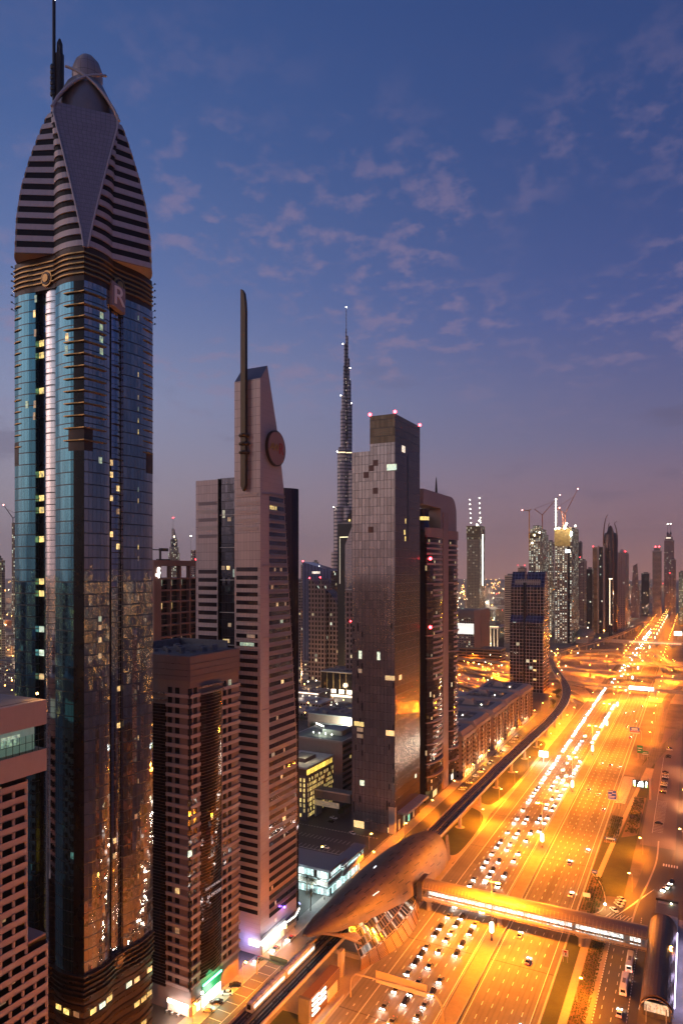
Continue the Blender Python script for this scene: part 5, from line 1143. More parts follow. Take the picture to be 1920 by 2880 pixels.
for q in (.35, .65): x = xl + (X - xl) * q; MB().lathe(x, Y + 14, [(4.5, z + 24), (2, z + 30), (.5, z + 34), (.4, z + 60)], 8).build('mast', M_dsteel, o); beacon(o, x, Y + 14, z + 61, 1.2, M_wh)
MB().box(xl + 6, X - 10, Y + 2, Y + 3, z + 8, z + 11).build('window', L_wht, o)
o, xl, X, Y, yr, z = tower('pink_tower', 'pink tower with white roof line in front of the twin-masted tower', 2100, 1882, 1899, 1906, 1575, [F_pink, F_pink], beacons=((0, 0, -40),))
tower('glass_highrise', 'greenish glass tower cut by the right edge of the picture', 2000, 1907, 1925, 1935, 1610, [FB('green', (.2, .24, .2), (.1, .12, .1), 4, 4, .3, litc=((.8, 1, .7), (1, 1, .8))), F_grey])
# left far background
x0, y0 = face_pt(490, d=1900); o = thing('terraced_skyscraper', 'distant stepped skyscraper with slanted top and twin masts above the hotel', 'skyscraper', (x0, y0, 0)); zz_ = lambda py: H - (py - 1607) / F * 1900.0
for hw, tp, m_ in ((15.5, 1555, F_cons2), (12.5, 1538, F_grey), (9.5, 1517, F_dark)): MB().lathe(x0, y0, [(hw, 0), (hw, zz_(tp))], 8, sm=False).build('tier', m_, o)
MB().prismY([(x0 - 6, zz_(1517)), (x0 + 8, zz_(1517)), (x0 - 1, zz_(1488)), (x0 - 6, zz_(1486))], y0 - 3, y0 + 3).build('fin', M_conc, o); MB().box(x0 + 1, x0 + 6, y0 - 4, y0 - 3.2, zz_(1512), zz_(1507)).build('lit_logo', emis('lit_logo', (1, .95, .85), 6), o)
for dx in (-5, -1): MB().tube([(x0 + dx, y0, zz_(1488)), (x0 + dx, y0, zz_(1457))], .35, 4).build('mast', M_steel, o); beacon(o, x0 + dx, y0, zz_(1456), .9)
o, xl, X, Y, yr, z = tower('plain_tower', 'small plain tower with a mast just left of the slab tower wing', 1300, 537, 546, 553, 1547, [F_pink, F_pink], roofbits=False); MB().tube([(xl, Y, z - 20), (xl, Y, H - (1508 - 1607) / F * 1300)], .35, 4).build('mast', M_steel, o); beacon(o, xl, Y, H - (1507 - 1607) / F * 1300, 1, M_wh)
o, xl, X, Y, yr, z = tower('slim_tower', 'slim unfinished tower with a crane at the far left, beside the teal tower', 1500, 34, 40, 44, 1470, [F_cons2, F_cons2], roofbits=False); crane(o, X - 3, Y, z, 10, 36, LAT + math.pi, .95, M_dsteel)
tower('apartment_tower', 'greenish lit stepped tower at the far left edge', 1100, -12, 6, 15, 1578, [FB('gl', (.2, .2, .12), (.08, .08, .04), 5, 4, .35, litc=((1, 1, .4), (.8, 1, .5))), F_grey], setbacks=((.0, .6, 9),))
tower('distant_block', 'grey block behind the blue slanted tower roof', 1500, 846, 858, 862, 1590, [F_grey, F_grey])
tower('distant_block', 'square grey roof block rising behind the slanted blue roof', 1400, 879, 894, 896, 1582, [F_grey, F_grey])
tower('apartment_tower', 'long pale apartment tower between slab tower and blue slanted tower', 900, 833, 846, 850, 1640, [F_grey, F_pink])

# ------------------------------------------------------------------ low city between and behind the towers
used = []
def lowfill(n, px0, px1, py0, py1, hs, grp, lab, cat='building'):
    k = 0; tries = 0
    while k < n and tries < n * 12:
        tries += 1
        px = rng.uniform(px0, px1); py = rng.uniform(py0 ** -1, py1 ** -1) ** -1 if False else rng.uniform(py0, py1)
        X, Y = gp(px, py)
        w = rng.uniform(14, 34) * (1 + dep(X, Y) / 4000); l_ = rng.uniform(14, 34) * (1 + dep(X, Y) / 4000)
        if X > -168 and X < 10: continue
        if any(abs(X - a) < (w + c) / 2 + 3 and abs(Y - b_) < (l_ + d_) / 2 + 3 for a, b_, c, d_ in used): continue
        used.append((X, Y, w, l_)); h = rng.uniform(*hs)
        o = thing('low_building', lab, cat, (X, Y, 0), grp)
        MB().box(X - w / 2, X + w / 2, Y, Y + l_, 0, h).build('wall', rng.choice(F_far), o)
        mb = MB(); mb.box(X - w / 2 - .3, X + w / 2 + .3, Y - .3, Y + l_ + .3, h, h + 1); mb.box(X - w / 5, X + w / 5, Y + l_ * .3, Y + l_ * .6, h + 1, h + 3.6)
        for _ in range(7): a, b_ = X + rng.uniform(-.42, .35) * w, Y + rng.uniform(.05, .85) * l_; mb.box(a, a + w * .08, b_, b_ + w * .07, h + 1, h + 1.8 + rng.random())
        mb.build('roof', M_concd if rng.random() < .6 else M_conc, o)
        if rng.random() < .5: alight('yard_light', (X + w / 2 + 6, Y - 8, 9), rng.choice([16000, 30000, 50000]) * (1 + dep(X, Y) / 1500), rng.choice([SODIUM, (1, .5, .15), (1, .85, .6), (.8, 1, .85)]), 1, o)
        k += 1
lowfill(16, 842, 900, 1765, 1895, (8, 22), 'low city blocks behind the slab tower', 'small lamp-lit block between the slab tower and the dotted towers')
lowfill(9, 836, 960, 1985, 2085, (5, 9), 'villas behind the grey block', 'low flat villa among dark trees between the pavilion and the grey block')
lowfill(26, 1296, 1436, 1668, 1800, (12, 60), 'city blocks between the arch tower and the grid tower', 'mid-rise block in the lit gap between the arch tower and the grid tower')
lowfill(20, 0, 44, 1655, 1930, (6, 25), 'blocks at the far left edge', 'low block in the city glimpsed at the far left edge beside the teal tower')
lowfill(30, 1560, 1760, 1660, 1785, (10, 45), 'blocks between the skyline towers', 'low block among the lights between the skyline towers')
lowfill(22, 1760, 1915, 1640, 1722, (12, 60), 'blocks at the right end of the skyline', 'low block among the lights at the right end of the skyline')
# landmark low buildings left of the grid tower
x, y = at(1345, 1868); o = thing('frame_building', 'brown building with a huge square frame end beside the arch tower', 'office building', (x, y, 0)); zz_ = zat(1716, x, y)
MB().box(x - 8, x + 3, y, y + 60, 0, zz_).build('frame_end', M_h, o); MB().box(x - 60, x - 8, y, y + 40, zz_ - 14, zz_).build('roof_beam', M_concd, o); MB().box(x - 60, x - 8, y + 6, y + 40, 0, zz_ - 14).build('wall', F_far[1], o); MB().box(x - 60, x - 10, y + 5, y + 6, zz_ - 42, zz_ - 24).build('lit_interior', emis('lit_interior', (.85, .95, 1), 1.6), o)
x, y = at(1390, 1835); o = thing('colonnade_building', 'pale colonnaded hall with a lit cornice left of the grid tower', 'hall', (x, y, 0)); zz_ = zat(1768, x, y)
MB().box(x - 54, x + 6, y + 2, y + 50, 0, zz_).build('wall', M_gdark, o); MB().box(x - 56, x + 8, y - 1, y + 52, zz_, zz_ + 5).build('cornice', M_conc, o); MB().box(x - 56, x + 8, y - 1.6, y - 1.1, zz_ + 3, zz_ + 4.6).build('cornice_light', emis('lit_cornice', (1, .8, .45), 3.5), o); MB().box(x - 50, x, y + 6, y + 46, zz_ + 5, zz_ + 12).build('attic', M_concd, o)
for k in range(10): MB().box(x - 55 + k * 6.6, x - 53 + k * 6.6, y - .6, y + 2, 0, zz_).build('column', pbr('pale_column', (.55, .48, .4), .6, var=.05), o)
alight('facade_light', (x - 20, y - 20, 10), 60000, (1, .85, .55), 2, o)
x, y = at(1408, 1872); o = thing('brown_hall', 'low brown hall with louvred front facing the ramps left of the grid tower', 'hall', (x, y, 0)); MB().box(x - 90, x, y, y + 30, 0, 26).build('wall', FB('brl', (.25, .14, .08), (.1, .06, .03), 30, 5, .0, a=.01), o); MB().box(x - 91, x + 1, y - 1, y + 31, 26, 28).build('roof', M_concd, o)

# ------------------------------------------------------------------ flyovers of the interchange
M_deck = pbr('flyover_concrete', (.30, .27, .23), .75, var=.12, nscale=.05); M_deckt = pbr('flyover_asphalt', (.13, .12, .11), .6, var=.15, nscale=.05)
def flyover(label, pts, w, piers=42, z0=None):
    P = smooth(pts, 10); c = P[len(P) // 2]; o = thing('flyover', label, 'flyover', (c[0], c[1], 0))
    mb = MB(); L, Rr = ribbon(mb, P, w, 8, 1.6, 0); 
    dk = mb.build('deck', M_deck, o)
    mb = MB(); ribbon(mb, [(p[0], p[1], p[2] + .05) for p in P], w - .8, 8); mb.build('road_surface', M_deckt, dk)
    for E_ in (L, Rr):
        mb = MB(); inner = [((a[0] * .98 + b_[0] * .02), (a[1] * .98 + b_[1] * .02), a[2]) for a, b_ in zip(E_, Rr if E_ is L else L)]
        mb.grid([[a, (a[0], a[1], a[2] + 1.0), (i_[0], i_[1], i_[2] + 1.0), i_] for a, i_ in zip(E_, inner)], False, 0, False); mb.build('parapet', M_deck, dk)
    acc = 20
    for a, b_ in zip(P, P[1:]):
        acc += math.dist(a[:2], b_[:2])
        if acc > piers and a[2] > 3:
            acc = 0; mb = MB(); mb.lathe(a[0], a[1], [(1.2, 0), (1.2, a[2] - 2.6)], 8); mb.box(a[0] - 3, a[0] + 3, a[1] - 1.2, a[1] + 1.2, a[2] - 2.7, a[2] - 1.5); mb.build('pier', M_deck, o)
    return o, P
fly = []
fly.append(flyover('nearest flyover straight across the highway, just beyond the bright overhead sign', [(-560, 1130, 8), (-400, 1075, 8), (-300, 1030, 8), (-190, 975, 8), (-58, 950, 8), (120, 945, 8)], 13))
fly.append(flyover('second flyover across the highway behind the nearest one', [(-600, 1205, 9), (-400, 1150, 9), (-230, 1100, 9), (-68, 1068, 9), (140, 1060, 9)], 14))
fly.append(flyover('wide middle flyover across the highway in the interchange', [(-600, 1290, 9), (-250, 1225, 9), (-73, 1195, 9), (160, 1200, 9)], 20))
fly.append(flyover('curving upper ramp sweeping right over the highway', [gp(1560, 1854, 9) + (9,), gp(1620, 1844, 9) + (9,), gp(1700, 1839, 9) + (9,), gp(1790, 1849, 9) + (9,), gp(1850, 1868, 9) + (9,), gp(1869, 1885, 9) + (8,)], 9))
fly.append(flyover('farthest curved ramp bending down to the highway at the right', [gp(1600, 1832, 9) + (9,), gp(1740, 1828, 9) + (9,), gp(1830, 1838, 9) + (8,), gp(1885, 1860, 9) + (5,), gp(1900, 1874, 9) + (2,)], 9))
fly.append(flyover('left ramp running behind the terraced blocks to the grid tower', [(-520, 1240, 7), (-420, 1160, 7), (-330, 1060, 6), (-255, 985, 4), (-200, 950, 2), (-150, 905, .6), (-118, 850, .3)], 10))
fly.append(flyover('lower left slip ramp behind the grey flat-roofed block', [(-480, 1040, 5), (-380, 1000, 5), (-300, 930, 4), (-240, 880, 2), (-215, 850, .5)], 12))
mb = MB()
for pts, w in (([gp(1610, 1928), gp(1650, 1938), gp(1668, 1955), gp(1668, 1975), gp(1655, 2000)], 7), ([gp(1600, 1945), gp(1625, 1960), gp(1630, 1985), gp(1612, 2030), gp(1590, 2075), gp(1560, 2140)], 8), ([gp(1915, 1930), gp(1880, 1960), gp(1862, 2010), gp(1850, 2070), gp(1820, 2130)], 9), ([gp(1918, 2050), gp(1880, 2090), gp(1840, 2130), gp(1790, 2190), gp(1745, 2270), gp(1725, 2330)], 7.5)):
    ribbon(mb, smooth([(x, y, .14) for x, y in pts], 8), w, .14)
struct('ramp_road', mb, M_asph)
sheet('interchange_sand', rect(-700, 300, 905, 1330), .03, M_sand)
# far footbridge
def footbridge_far():
    y = 1580; o = thing('metro_footbridge', 'far enclosed footbridge crossing the highway below the skyline', 'footbridge', (-80, y, 0)); z = zat(1812, -80, y)
    MB().box(-190, 60, y, y + 7, z, z + 7).build('deck_box', M_conc, o); MB().box(-120, -20, y - .3, y, z + 2, z + 5).build('window', emis('lit_far_bridge', (1, .75, .5), 1.2), o)
    for x in (-130, -78, -40, 0): MB().box(x - 2, x + 2, y + 1, y + 6, 0, z).build('pier', M_conc, o)
    o = thing('metro_station', 'far metro station with grey shell roof beside the curving viaduct', 'station', (-215, 1600, 0))
    rows = [[(-215 + 22 * math.cos(a) * s_, 1560 + 120 * q, 14 + 16 * math.sin(a) * s_) for a in arc(math.pi, 0, 9, float)] for q, s_ in ((0, .2), (.2, .75), (.5, 1), (.8, .8), (1, .25))]
    MB().grid(rows, False, 0, True).build('shell_roof', M_concd, o); MB().box(-228, -202, 1570, 1670, 0, 14).build('base', M_conc, o)
footbridge_far()

# ------------------------------------------------------------------ elevated railway
vp = [(-128.6, -200, 11), (-128.6, 120, 11), (-128.6, 300, 11), (-128.6, 470, 11), (-126.5, 600, 11), (-124.5, 700, 11), (-128.5, 800, 11), (-143, 905, 11)]
vp += [(x - 3, y, 11) for x, y in [gp(a, b_, 12) for a, b_ in ((1568, 1885), (1552, 1852), (1571, 1834), (1622, 1818), (1683, 1803), (1732, 1788), (1762, 1776), (1788, 1762), (1813, 1752), (1870, 1742))]]
VP = smooth(vp, 12)
VD = thing('railway_viaduct', 'elevated metro viaduct curving beside the highway on single concrete piers', 'viaduct', (-128, 300, 0))
M_vd = pbr('viaduct_concrete', (.36, .30, .25), .7, var=.12, nscale=.1); M_vt = pbr('track_bed', (.055, .05, .055), .75, var=.3, nscale=.4)
mb = MB()
nrm = []
for i, p in enumerate(VP):
    a, b_ = Vector(VP[max(0, i - 1)][:2]), Vector(VP[min(len(VP) - 1, i + 1)][:2]); d = (b_ - a).normalized(); nrm.append((d.y, -d.x))
def off(i, w, dz): p = VP[i]; n = nrm[i]; return (p[0] + n[0] * w, p[1] + n[1] * w, p[2] + dz)
sec = [(-4.9, .9), (-4.9, -.6), (-2.4, -2.2), (2.4, -2.2), (4.9, -.6), (4.9, .9), (4.5, .9), (4.5, -.1), (-4.5, -.1), (-4.5, .9)]
mb.grid([[off(i, w, dz) for w, dz in sec] for i in range(len(VP))], True, 0, False); VK = mb.build('deck', M_vd, VD)
mb = MB(); mb.grid([[off(i, w, -.06) for w in (4.45, -4.45)] for i in range(len(VP))], False, 0, False); mb.build('track_bed', M_vt, VK)
for w in (-3.0, -1.55, 1.55, 3.0):
    mb = MB(); mb.grid([[off(i, w - .12, 0), off(i, w - .12, .22), off(i, w + .12, .22), off(i, w + .12, 0)] for i in range(len(VP))], True, 0, False); mb.build('rail', pbr('rail_steel', (.32, .3, .3), .3, .9, var=.05), VK)
mb = MB(); mb.grid([[off(i, -.5, 0), off(i, -.5, .35), off(i, .5, .35), off(i, .5, 0)] for i in range(len(VP))], True, 0, False); mb.build('walkway', M_concd, VK)
for y in [365 + 43.5 * k for k in range(-9, 12)]:
    x = min(VP, key=lambda p: abs(p[1] - y))[0]
    if 232 < y < 362: continue
    mb = MB(); mb.lathe(x + 1.2, y, [(1.15, 0), (1.1, 7.4)], 12); mb.prismY([(x - 2.6, 8.9), (x + 3.4, 8.9), (x + 2.2, 7.2), (x - 0.2, 7.2)], y - 1.3, y + 1.3); mb.lathe(x + 1.2, y, [(3.0, .06), (2.9, .14)], 14); mb.build('pier', M_vd, VD)
i_ = next(i for i, p in enumerate(VP) if p[1] > 930); acc = 0
for i in range(i_, len(VP) - 1):
    acc += math.dist(VP[i][:2], VP[i + 1][:2])
    if acc > 34: acc = 0; MB().lathe(VP[i][0], VP[i][1], [(1.4, 0), (1.4, 9)], 8).build('pier', M_vd, VD)
# train leaving the station
TR = thing('metro_train', 'pale metro train with lit windows leaving the shell station', 'train', (-130.9, 215, 11))
M_tr_ = pbr('train_body', (.55, .58, .6), .3, .3, var=.05)
for k in range(2):
    y0 = 188 + k * 21.5
    MB().prismY([(-132.2, 11.35), (-129.6, 11.35), (-129.5, 13.2), (-129.9, 14.3), (-130.9, 14.6), (-131.9, 14.3), (-132.3, 13.2)], y0, y0 + 20.8).build('carriage', M_tr_, TR)
    MB().box(-129.58, -129.46, y0 + 1, y0 + 19.8, 12.5, 13.4).build('window_band', emis('train_light', (.8, 1, .95), 2.2), TR)
MB().box(-131.6, -130.2, 187.7, 187.95, 12.4, 13.9).build('windscreen', M_gdark, TR)

# ------------------------------------------------------------------ metro station shell
MS = thing('metro_station', 'golden brown shell-shaped metro station with glazed flank straddling the viaduct', 'station', (-129, 290, 0))
M_shl = pbr('shell_edge', (.2, .14, .1), .45, .3, var=.1, nscale=.5); M_shs = facade('shell_cladding', (.08, .05, .03), (.15, .10, .062), 2.4, 3.8, .02, .016, .984, gr=.58, nj=.008, gm=.12, jit=.16, wr=.6)
def shell(q, inset=0.0):
    y = 222 + 133 * q
    K = [(0, 1.2, 21.6, 20.4, 20.7), (.04, 3.8, 21.9, 19.3, 19.7), (.12, 6.6, 22.2, 17.0, 17.0), (.3, 10.0, 22.4, 13, 12.8), (.5, 12.2, 22.2, 10.5, 8.0), (.7, 12.9, 21.0, 8, 4.6), (.85, 12.4, 19.0, 6, 2.4), (.95, 11.2, 17.0, 5, 1.0), (1, 10.2, 16.0, 4, .5)]
    for a, b_ in zip(K, K[1:]):
        if a[0] <= q <= b_[0]:
            t_ = (q - a[0]) / (b_[0] - a[0]); w, zt_, zl, zr = [u + (v - u) * t_ for u, v in zip(a[1:], b_[1:])]; break
    xc = -127.6 - 1.7 * (1 - q) ** 2; out = []
    n = 18
    for k in range(n + 1):
        a = math.pi - math.pi * k / n; c, s_ = math.cos(a), math.sin(a)
        zl_ = zl if c < 0 else zr
        r = (abs(c) ** .85) * (1 if c > 0 else -1)
        out.append((xc + (w - inset) * r, y, zl_ + (zt_ - zl_ - inset) * s_ ** .9))
    return out
qs = arc(0, 1, 36, float)
rows = [shell(q) for q in qs]; us = [k * 2.4 for k in range(19)]; mb = MB()
mb.grid([r[::-1] for r in rows], False, 0, True, us, [222 + 133 * q for q in qs]); mb.grid([shell(q, .6) for q in qs], False, 0, True)
for q in (0, 1):
    a, b_ = shell(q), shell(q, .6)
    for k in range(18): mb.face([a[k], a[k + 1], b_[k + 1], b_[k]])
for e in (0, 18): 
    for q0, q1 in zip(qs, qs[1:]): mb.face([shell(q0)[e], shell(q0, .6)[e], shell(q1, .6)[e], shell(q1)[e]])
SHR = mb.build('shell_roof', M_shs, MS)
# skylights set into the shell
sk = 0
for row, ang in enumerate((8, 9, 10, 11, 12, 13, 14, 15, 16)):
    for k in range(7):
        q = .14 + .115 * k + (.05 if row % 2 else 0) + rng.uniform(-.02, .02)
        if q > .93: continue
        lq = rng.uniform(.018, .045); a = shell(q); b_ = shell(q + lq); f_ = rng.uniform(.2, .6)
        lift = lambda p, c_: Vector(p) + (Vector(p) - Vector((-129.3, p[1], 12))).normalized() * .14
        P0 = Vector(a[ang]).lerp(Vector(a[ang + 1]), f_); P1 = Vector(a[ang]).lerp(Vector(a[ang + 1]), f_ + .17); P2 = Vector(b_[ang]).lerp(Vector(b_[ang + 1]), f_ + .17); P3 = Vector(b_[ang]).lerp(Vector(b_[ang + 1]), f_)
        up = [lift(p, 0) for p in (P0, P1, P2, P3)]; mb = MB(); mb.face(up[::-1]); mb.face(up)
        for c_ in range(4): mb.face([(P0, P1, P2, P3)[c_], (P0, P1, P2, P3)[(c_ + 1) % 4], up[(c_ + 1) % 4], up[c_]])
        mb.build('skylight', emis('skylight_lit', (.8, .9, 1), 2.2) if rng.random() < .05 else pbr('skylight_dark', (.02, .016, .015), .6, var=0), SHR)
# glazed flank and concourse
mfl = facade('flank_glazing', (.16, .11, .08), (.12, .13, .12), 2.0, 2.6, .06, .06, .94, lit=.3, litc=((.9, .95, .8), (.7, .95, 1)), ls=.8, gr=.1, nj=.02)
fl = []
for q in arc(.16, .62, 24, float):
    y = 222 + 133 * q; a = shell(q, .7)[18]; xx = -114.4 - 3.0 * abs(q - .5) * 2
    fl.append([(xx + 3.0 * math.sin(math.pi * (q - .16) / .46), y, 4.8), (a[0] - .2, y, a[2] + .1)])
MB().grid([[b_, a] for a, b_ in fl], False, 0, False).build('glazed_flank', mfl, MS)
MB().grid([[a, (a[0] + 3.2 * math.sin(math.pi * k / 23), a[1], .1)][::-1] for k, (a, b_) in enumerate(fl)], False, 0, True).build('louvred_skirt', facade('skirt_louvre', (.28, .17, .09), (.08, .05, .03), 60, .5, .0, .3, .9, gr=.4, nj=0, gm=.3), MS)
for k, (a, b_) in enumerate(fl):
    if k % 2 == 0: MB().tube([(a[0] + 3.4 * math.sin(math.pi * k / 23), a[1], .1), (a[0] + .2, a[1], a[2]), (b_[0] + .2, b_[1], b_[2])], .16, 4).build('flank_rib', M_goldd, MS)
MB().box(-136.5, -118, 246, 346, 4.4, 5.0).build('concourse_floor', M_concd, MS)
MB().box(-136.5, -118.5, 250, 344, 0, 4.4).build('concourse_wall', M_vd, MS)
MB().box(-124.0, -119.5, 248, 340, 11.0, 11.6).build('platform', M_conc, MS)
ap = [(-129.3, 223, 21.2)] + [(-129.3 + 13.5 * q + 1.5 * math.sin(math.pi * q), 223 + 34 * q ** 1.15, 21.2 - 21 * q ** 1.7) for q in arc(.12, 1, 14, float)]
MB().tube(ap, .55, 6).build('rib_arch', M_shl, MS)
rows = []
for q in arc(.2, 1, 10, float):
    p = (-129.3 + 13.5 * q + 1.5 * math.sin(math.pi * q), 223 + 34 * q ** 1.15, 21.2 - 21 * q ** 1.7); r = fl[0]
    rows.append([p, (-119.5 + 3 * q, 243 + 14 * q, max(.2, 17 - 17 * q))])
MB().grid([r[::-1] for r in rows], False, 0, True).build('end_louvres', MATS['skirt_louvre'], MS)
for k in range(12):       # far end mesh screen
    y = 361 + k * .02
MB().prismX([(354, 0), (361, 0), (359.5, 8), (357, 15), (354, 15)], -118.5, -118.1).build('end_screen', MATS['skirt_louvre'], MS)
for x in (-136, -122): MB().box(x - .8, x + .8, 236, 239, 0, 10).build('pier', M_vd, MS)
alight('hall_light', (-127, 262, 9), 1500, (.85, .95, 1), 2, MS); alight('hall_light', (-127, 300, 9), 1500, (.85, .95, 1), 2, MS); alight('hall_light', (-113, 292, 6), 300, (1, .9, .7), 1, MS)
# lit advertising box and plain board under the viaduct
AD = thing('lit_billboard', 'slatted box with rows of white light tubes beside the viaduct, near the station', 'billboard', (-119, 216, 0)); 
ay, ax_ = 207.0, -118.3
MB().box(ax_ - 4, ax_, ay, ay + 22, 0, 8.6).build('box', pbr('slat_orange', (.22, .12, .07), .6, var=.1), AD); MB().box(ax_ - 4.2, ax_ + .2, ay - 1.4, ay, 0, 9).build('end_wall', M_concd, AD)
for k in range(4):
    for j in range(2):
        if k == 3 and j: continue
        for h in (0, .38): MB().tube([(ax_ + .25, ay + 1 + j * 5.2, 7.9 - k * 1.75 - h - j * .5), (ax_ + .25, ay + 5.8 + j * 5.0, 7.9 - k * 1.75 - h - j * .5)], .13, 5).build('light_tube', emis('tube_light', (1, .97, .85), 7), AD)
for k in range(10): MB().box(ax_, ax_ + .12, ay, ay + 22, .6 + k * .8, .75 + k * .8).build('slat', M_dsteel, AD)
o = thing('notice_board', 'plain cream notice board standing in front of the slatted light box', 'sign board', (ax_ + .9, ay + 15, 0)); MB().box(ax_ + .7, ax_ + .9, ay + 11, ay + 18.5, 1.6, 5.9).build('board', pbr('cream_board', (.6, .45, .3), .6, var=.04), o)
for y in (ay + 12, ay + 17.5): MB().box(ax_ + .6, ax_ + .7, y, y + .2, 0, 1.6).build('post', M_dsteel, o)
for k in range(6): MB().box(ax_ + .9, ax_ + .93, ay + 13 + k * .7, ay + 13.3 + k * .7, 3 + k % 3 * .5, 3.1 + k % 3 * .5).build('marking', M_goldd, o) if k < 4 else None

# ------------------------------------------------------------------ footbridge over the highway
FBr = thing('metro_footbridge', 'covered glass footbridge with barrel roof crossing the highway from the shell station', 'footbridge', (-65, 303, 0))
M_rf = pbr('bridge_roof', (.17, .135, .115), .42, .4, var=.06, nscale=.3)
ya, yb = 299.0, 306.5
yc_ = (ya + yb) / 2; hw_ = (yb - ya) / 2
roof = [(yc_ + (hw_ + .3) * math.cos(a), 10.6 + 3.3 * math.sin(a)) for a in arc(0, math.pi, 13, float)]; roofi = [(yc_ + hw_ * math.cos(a), 10.5 + 3.0 * math.sin(a)) for a in arc(math.pi, 0, 13, float)]
MB().prismX(roof + roofi, -111.5, -16).build('barrel_roof', M_rf, FBr)
MB().box(-111.5, -16, ya, yb, 6.0, 7.2).build('deck', M_conc, FBr)
mgl = facade('bridge_glazing', (.05, .05, .05), (.1, .1, .1), 1.55, 4.2, .04, .03, .8, lit=1.0, litc=((.85, .95, .9), (1, 1, .95)), ls=2.8, gr=.2, nj=0)
for a, b_ in ((-108.5, -45), (-43.5, -25), (-22.5, -18.5)): MB().box(a, b_, ya + .3, ya + .6, 7.3, 10.0).build('lit_glazing', mgl, FBr); MB().box(a, b_, yb - .6, yb - .3, 7.3, 10.0).build('lit_glazing', mgl, FBr)
mb = MB()
for k in range(62):
    x = -111 + k * 1.55
    mb.box(x - .06, x + .06, ya - .5, ya - .38, 5.6, 11.6); mb.tube([(x, ya - .45, 11.6), (x, ya + 1.2, 13.2)], .06, 4)
for z in (5.8, 7.0, 8.2, 10.2, 11.4): mb.box(-111.5, -16.5, ya - .5, ya - .38, z - .05, z + .05)
mb.build('lattice', pbr('lattice_steel', (.45, .33, .2), .5, .3, var=0), FBr)
mb = MB()
for k in range(22):
    x = -109 + k * 4.1; mb.tube([(x, ya + .15, 7.3), (x + 3.0, ya + .15, 10.1)] if k % 2 else [(x, ya + .15, 10.1), (x + 3.0, ya + .15, 7.3)], .09, 4)
mb.build('truss', M_dsteel, FBr)
for x in (-109.2, -76.2, -41.5): mb = MB(); mb.lathe(x, yc_ - .5, [(1.25, 0), (1.2, 4.4)], 12); mb.prismY([(x - 1.2, 4.2), (x + 1.2, 4.2), (x + 3.4, 6.0), (x - 3.4, 6.0)], yc_ - 2.2, yc_ + 2.2); mb.build('pier', M_vd, FBr)
for x in (-96, -70, -52, -34): alight('bridge_light', (x, ya - 1.6, 8.6), 260, (1, .95, .8), .6, FBr)
MB().box(-113.5, -111.3, ya - 1, yb + 1, 5.0, 14.2).build('junction', M_goldd, FBr)
# end station on the right
ES = thing('station_entrance', 'long barrel-vaulted station entrance hall at the right end of the footbridge', 'station entrance', (-11, 305, 0))
ex0, ex1, ey0, ey1 = -16.6, -5.8, 262.5, 338
vr = [((ex0 + ex1) / 2 + (ex1 - ex0) / 2 * math.cos(a), 4.2 + 5.6 * math.sin(a)) for a in arc(0, math.pi, 15, float)]
MB().prismY(vr + [(ex0 + .3, 3.6)] + [((ex0 + ex1) / 2 + (ex1 - ex0 - .8) / 2 * math.cos(a), 3.8 + 5.4 * math.sin(a)) for a in arc(math.pi, 0, 15, float)] + [(ex1 - .3, 3.6)], ey0, ey1 - 12).build('vault_roof', pbr('vault_metal', (.11, .07, .05), .5, .3, var=.06, nscale=.4), ES)
MB().box(ex0 + .8, ex1 - .8, ey0 + 3, ey1 - 12, 0, 4).build('hall', M_concd, ES); MB().box(ex0 + 1.5, ex1 - 1.5, ey0 + 2.6, ey0 + 3, 2.0, 5.2).build('lit_front', emis('lit_hall', (1, .85, .6), 1.3), ES)
for x in (ex0 + 2, ex1 - 2.4): MB().box(x, x + .4, ey0 - 1.0, ey0 - .6, 0, 6).build('post', M_steel, ES)
MB().tube([((ex0 + ex1) / 2 + (ex1 - ex0) / 2 * math.cos(a), ey0 - .8, 3.6 + 5.2 * math.sin(a)) for a in arc(0, math.pi, 12, float)], .25, 6).build('front_arch', M_steel, ES)
MB().box(ex0 + 2.0, ex1 + .3, ey1 - 12, ey1 + 1, 0, 9.8).build('end_block', M_concd, ES); MB().box(ex0 + 3, ex1 - .5, ey1 - 1.8, ey1 + .5, 9.8, 9.9).build('roof_slab', M_conc, ES)
MB().box(ex0 + 2.0, ex1 + .3, ey1 + .6, ey1 + 1, 9.8, 10.8).build('parapet', M_dsteel, ES); beacon(ES, ex1 - 2.5, ey1 - 2, 10.6, .35, emis('green_white_lamp', (.9, 1, .6), 22), 'lamp')
MB().tube([(ex1 + .2, ey0 + 6, 3.4), (ex1 + .2, ey1 - 13, 3.4)], .16, 5).build('light_strip', emis('lilac_strip', (.8, .7, 1), 7), ES)
for k in range(4): alight('forecourt_light', (ex1 + 2.6, ey0 + 12 + k * 15, 5.0), 900, (.72, .58, 1), 1, ES)
sheet('forecourt', rect(ex1 - .5, 10, 225, 345), .12, pbr('forecourt_paving', (.30, .27, .28), .6, var=.12, nscale=.3))
RTw = thing('round_tower', 'dark rounded office tower cut by the lower right edge with bronze floor bands', 'office tower', (14.5, 236, 0))
MB().lathe(14.8, 238, [(16.5, 0), (16.5, 70)], 40).build('wall', facade('round_glass', (.02, .015, .015), (.12, .08, .07), 1.5, 30, .02, 0, 1, gr=.08, nj=.02), RTw)
for k in range(8): MB().lathe(14.8, 238, [(16.6, 6 + 9 * k), (17.0, 6.3 + 9 * k), (17.0, 9.6 + 9 * k), (16.6, 9.9 + 9 * k)], 40).build('floor_band', M_core if k % 2 else pbr('bronze_band', (.22, .11, .06), .35, .5, var=.06), RTw)

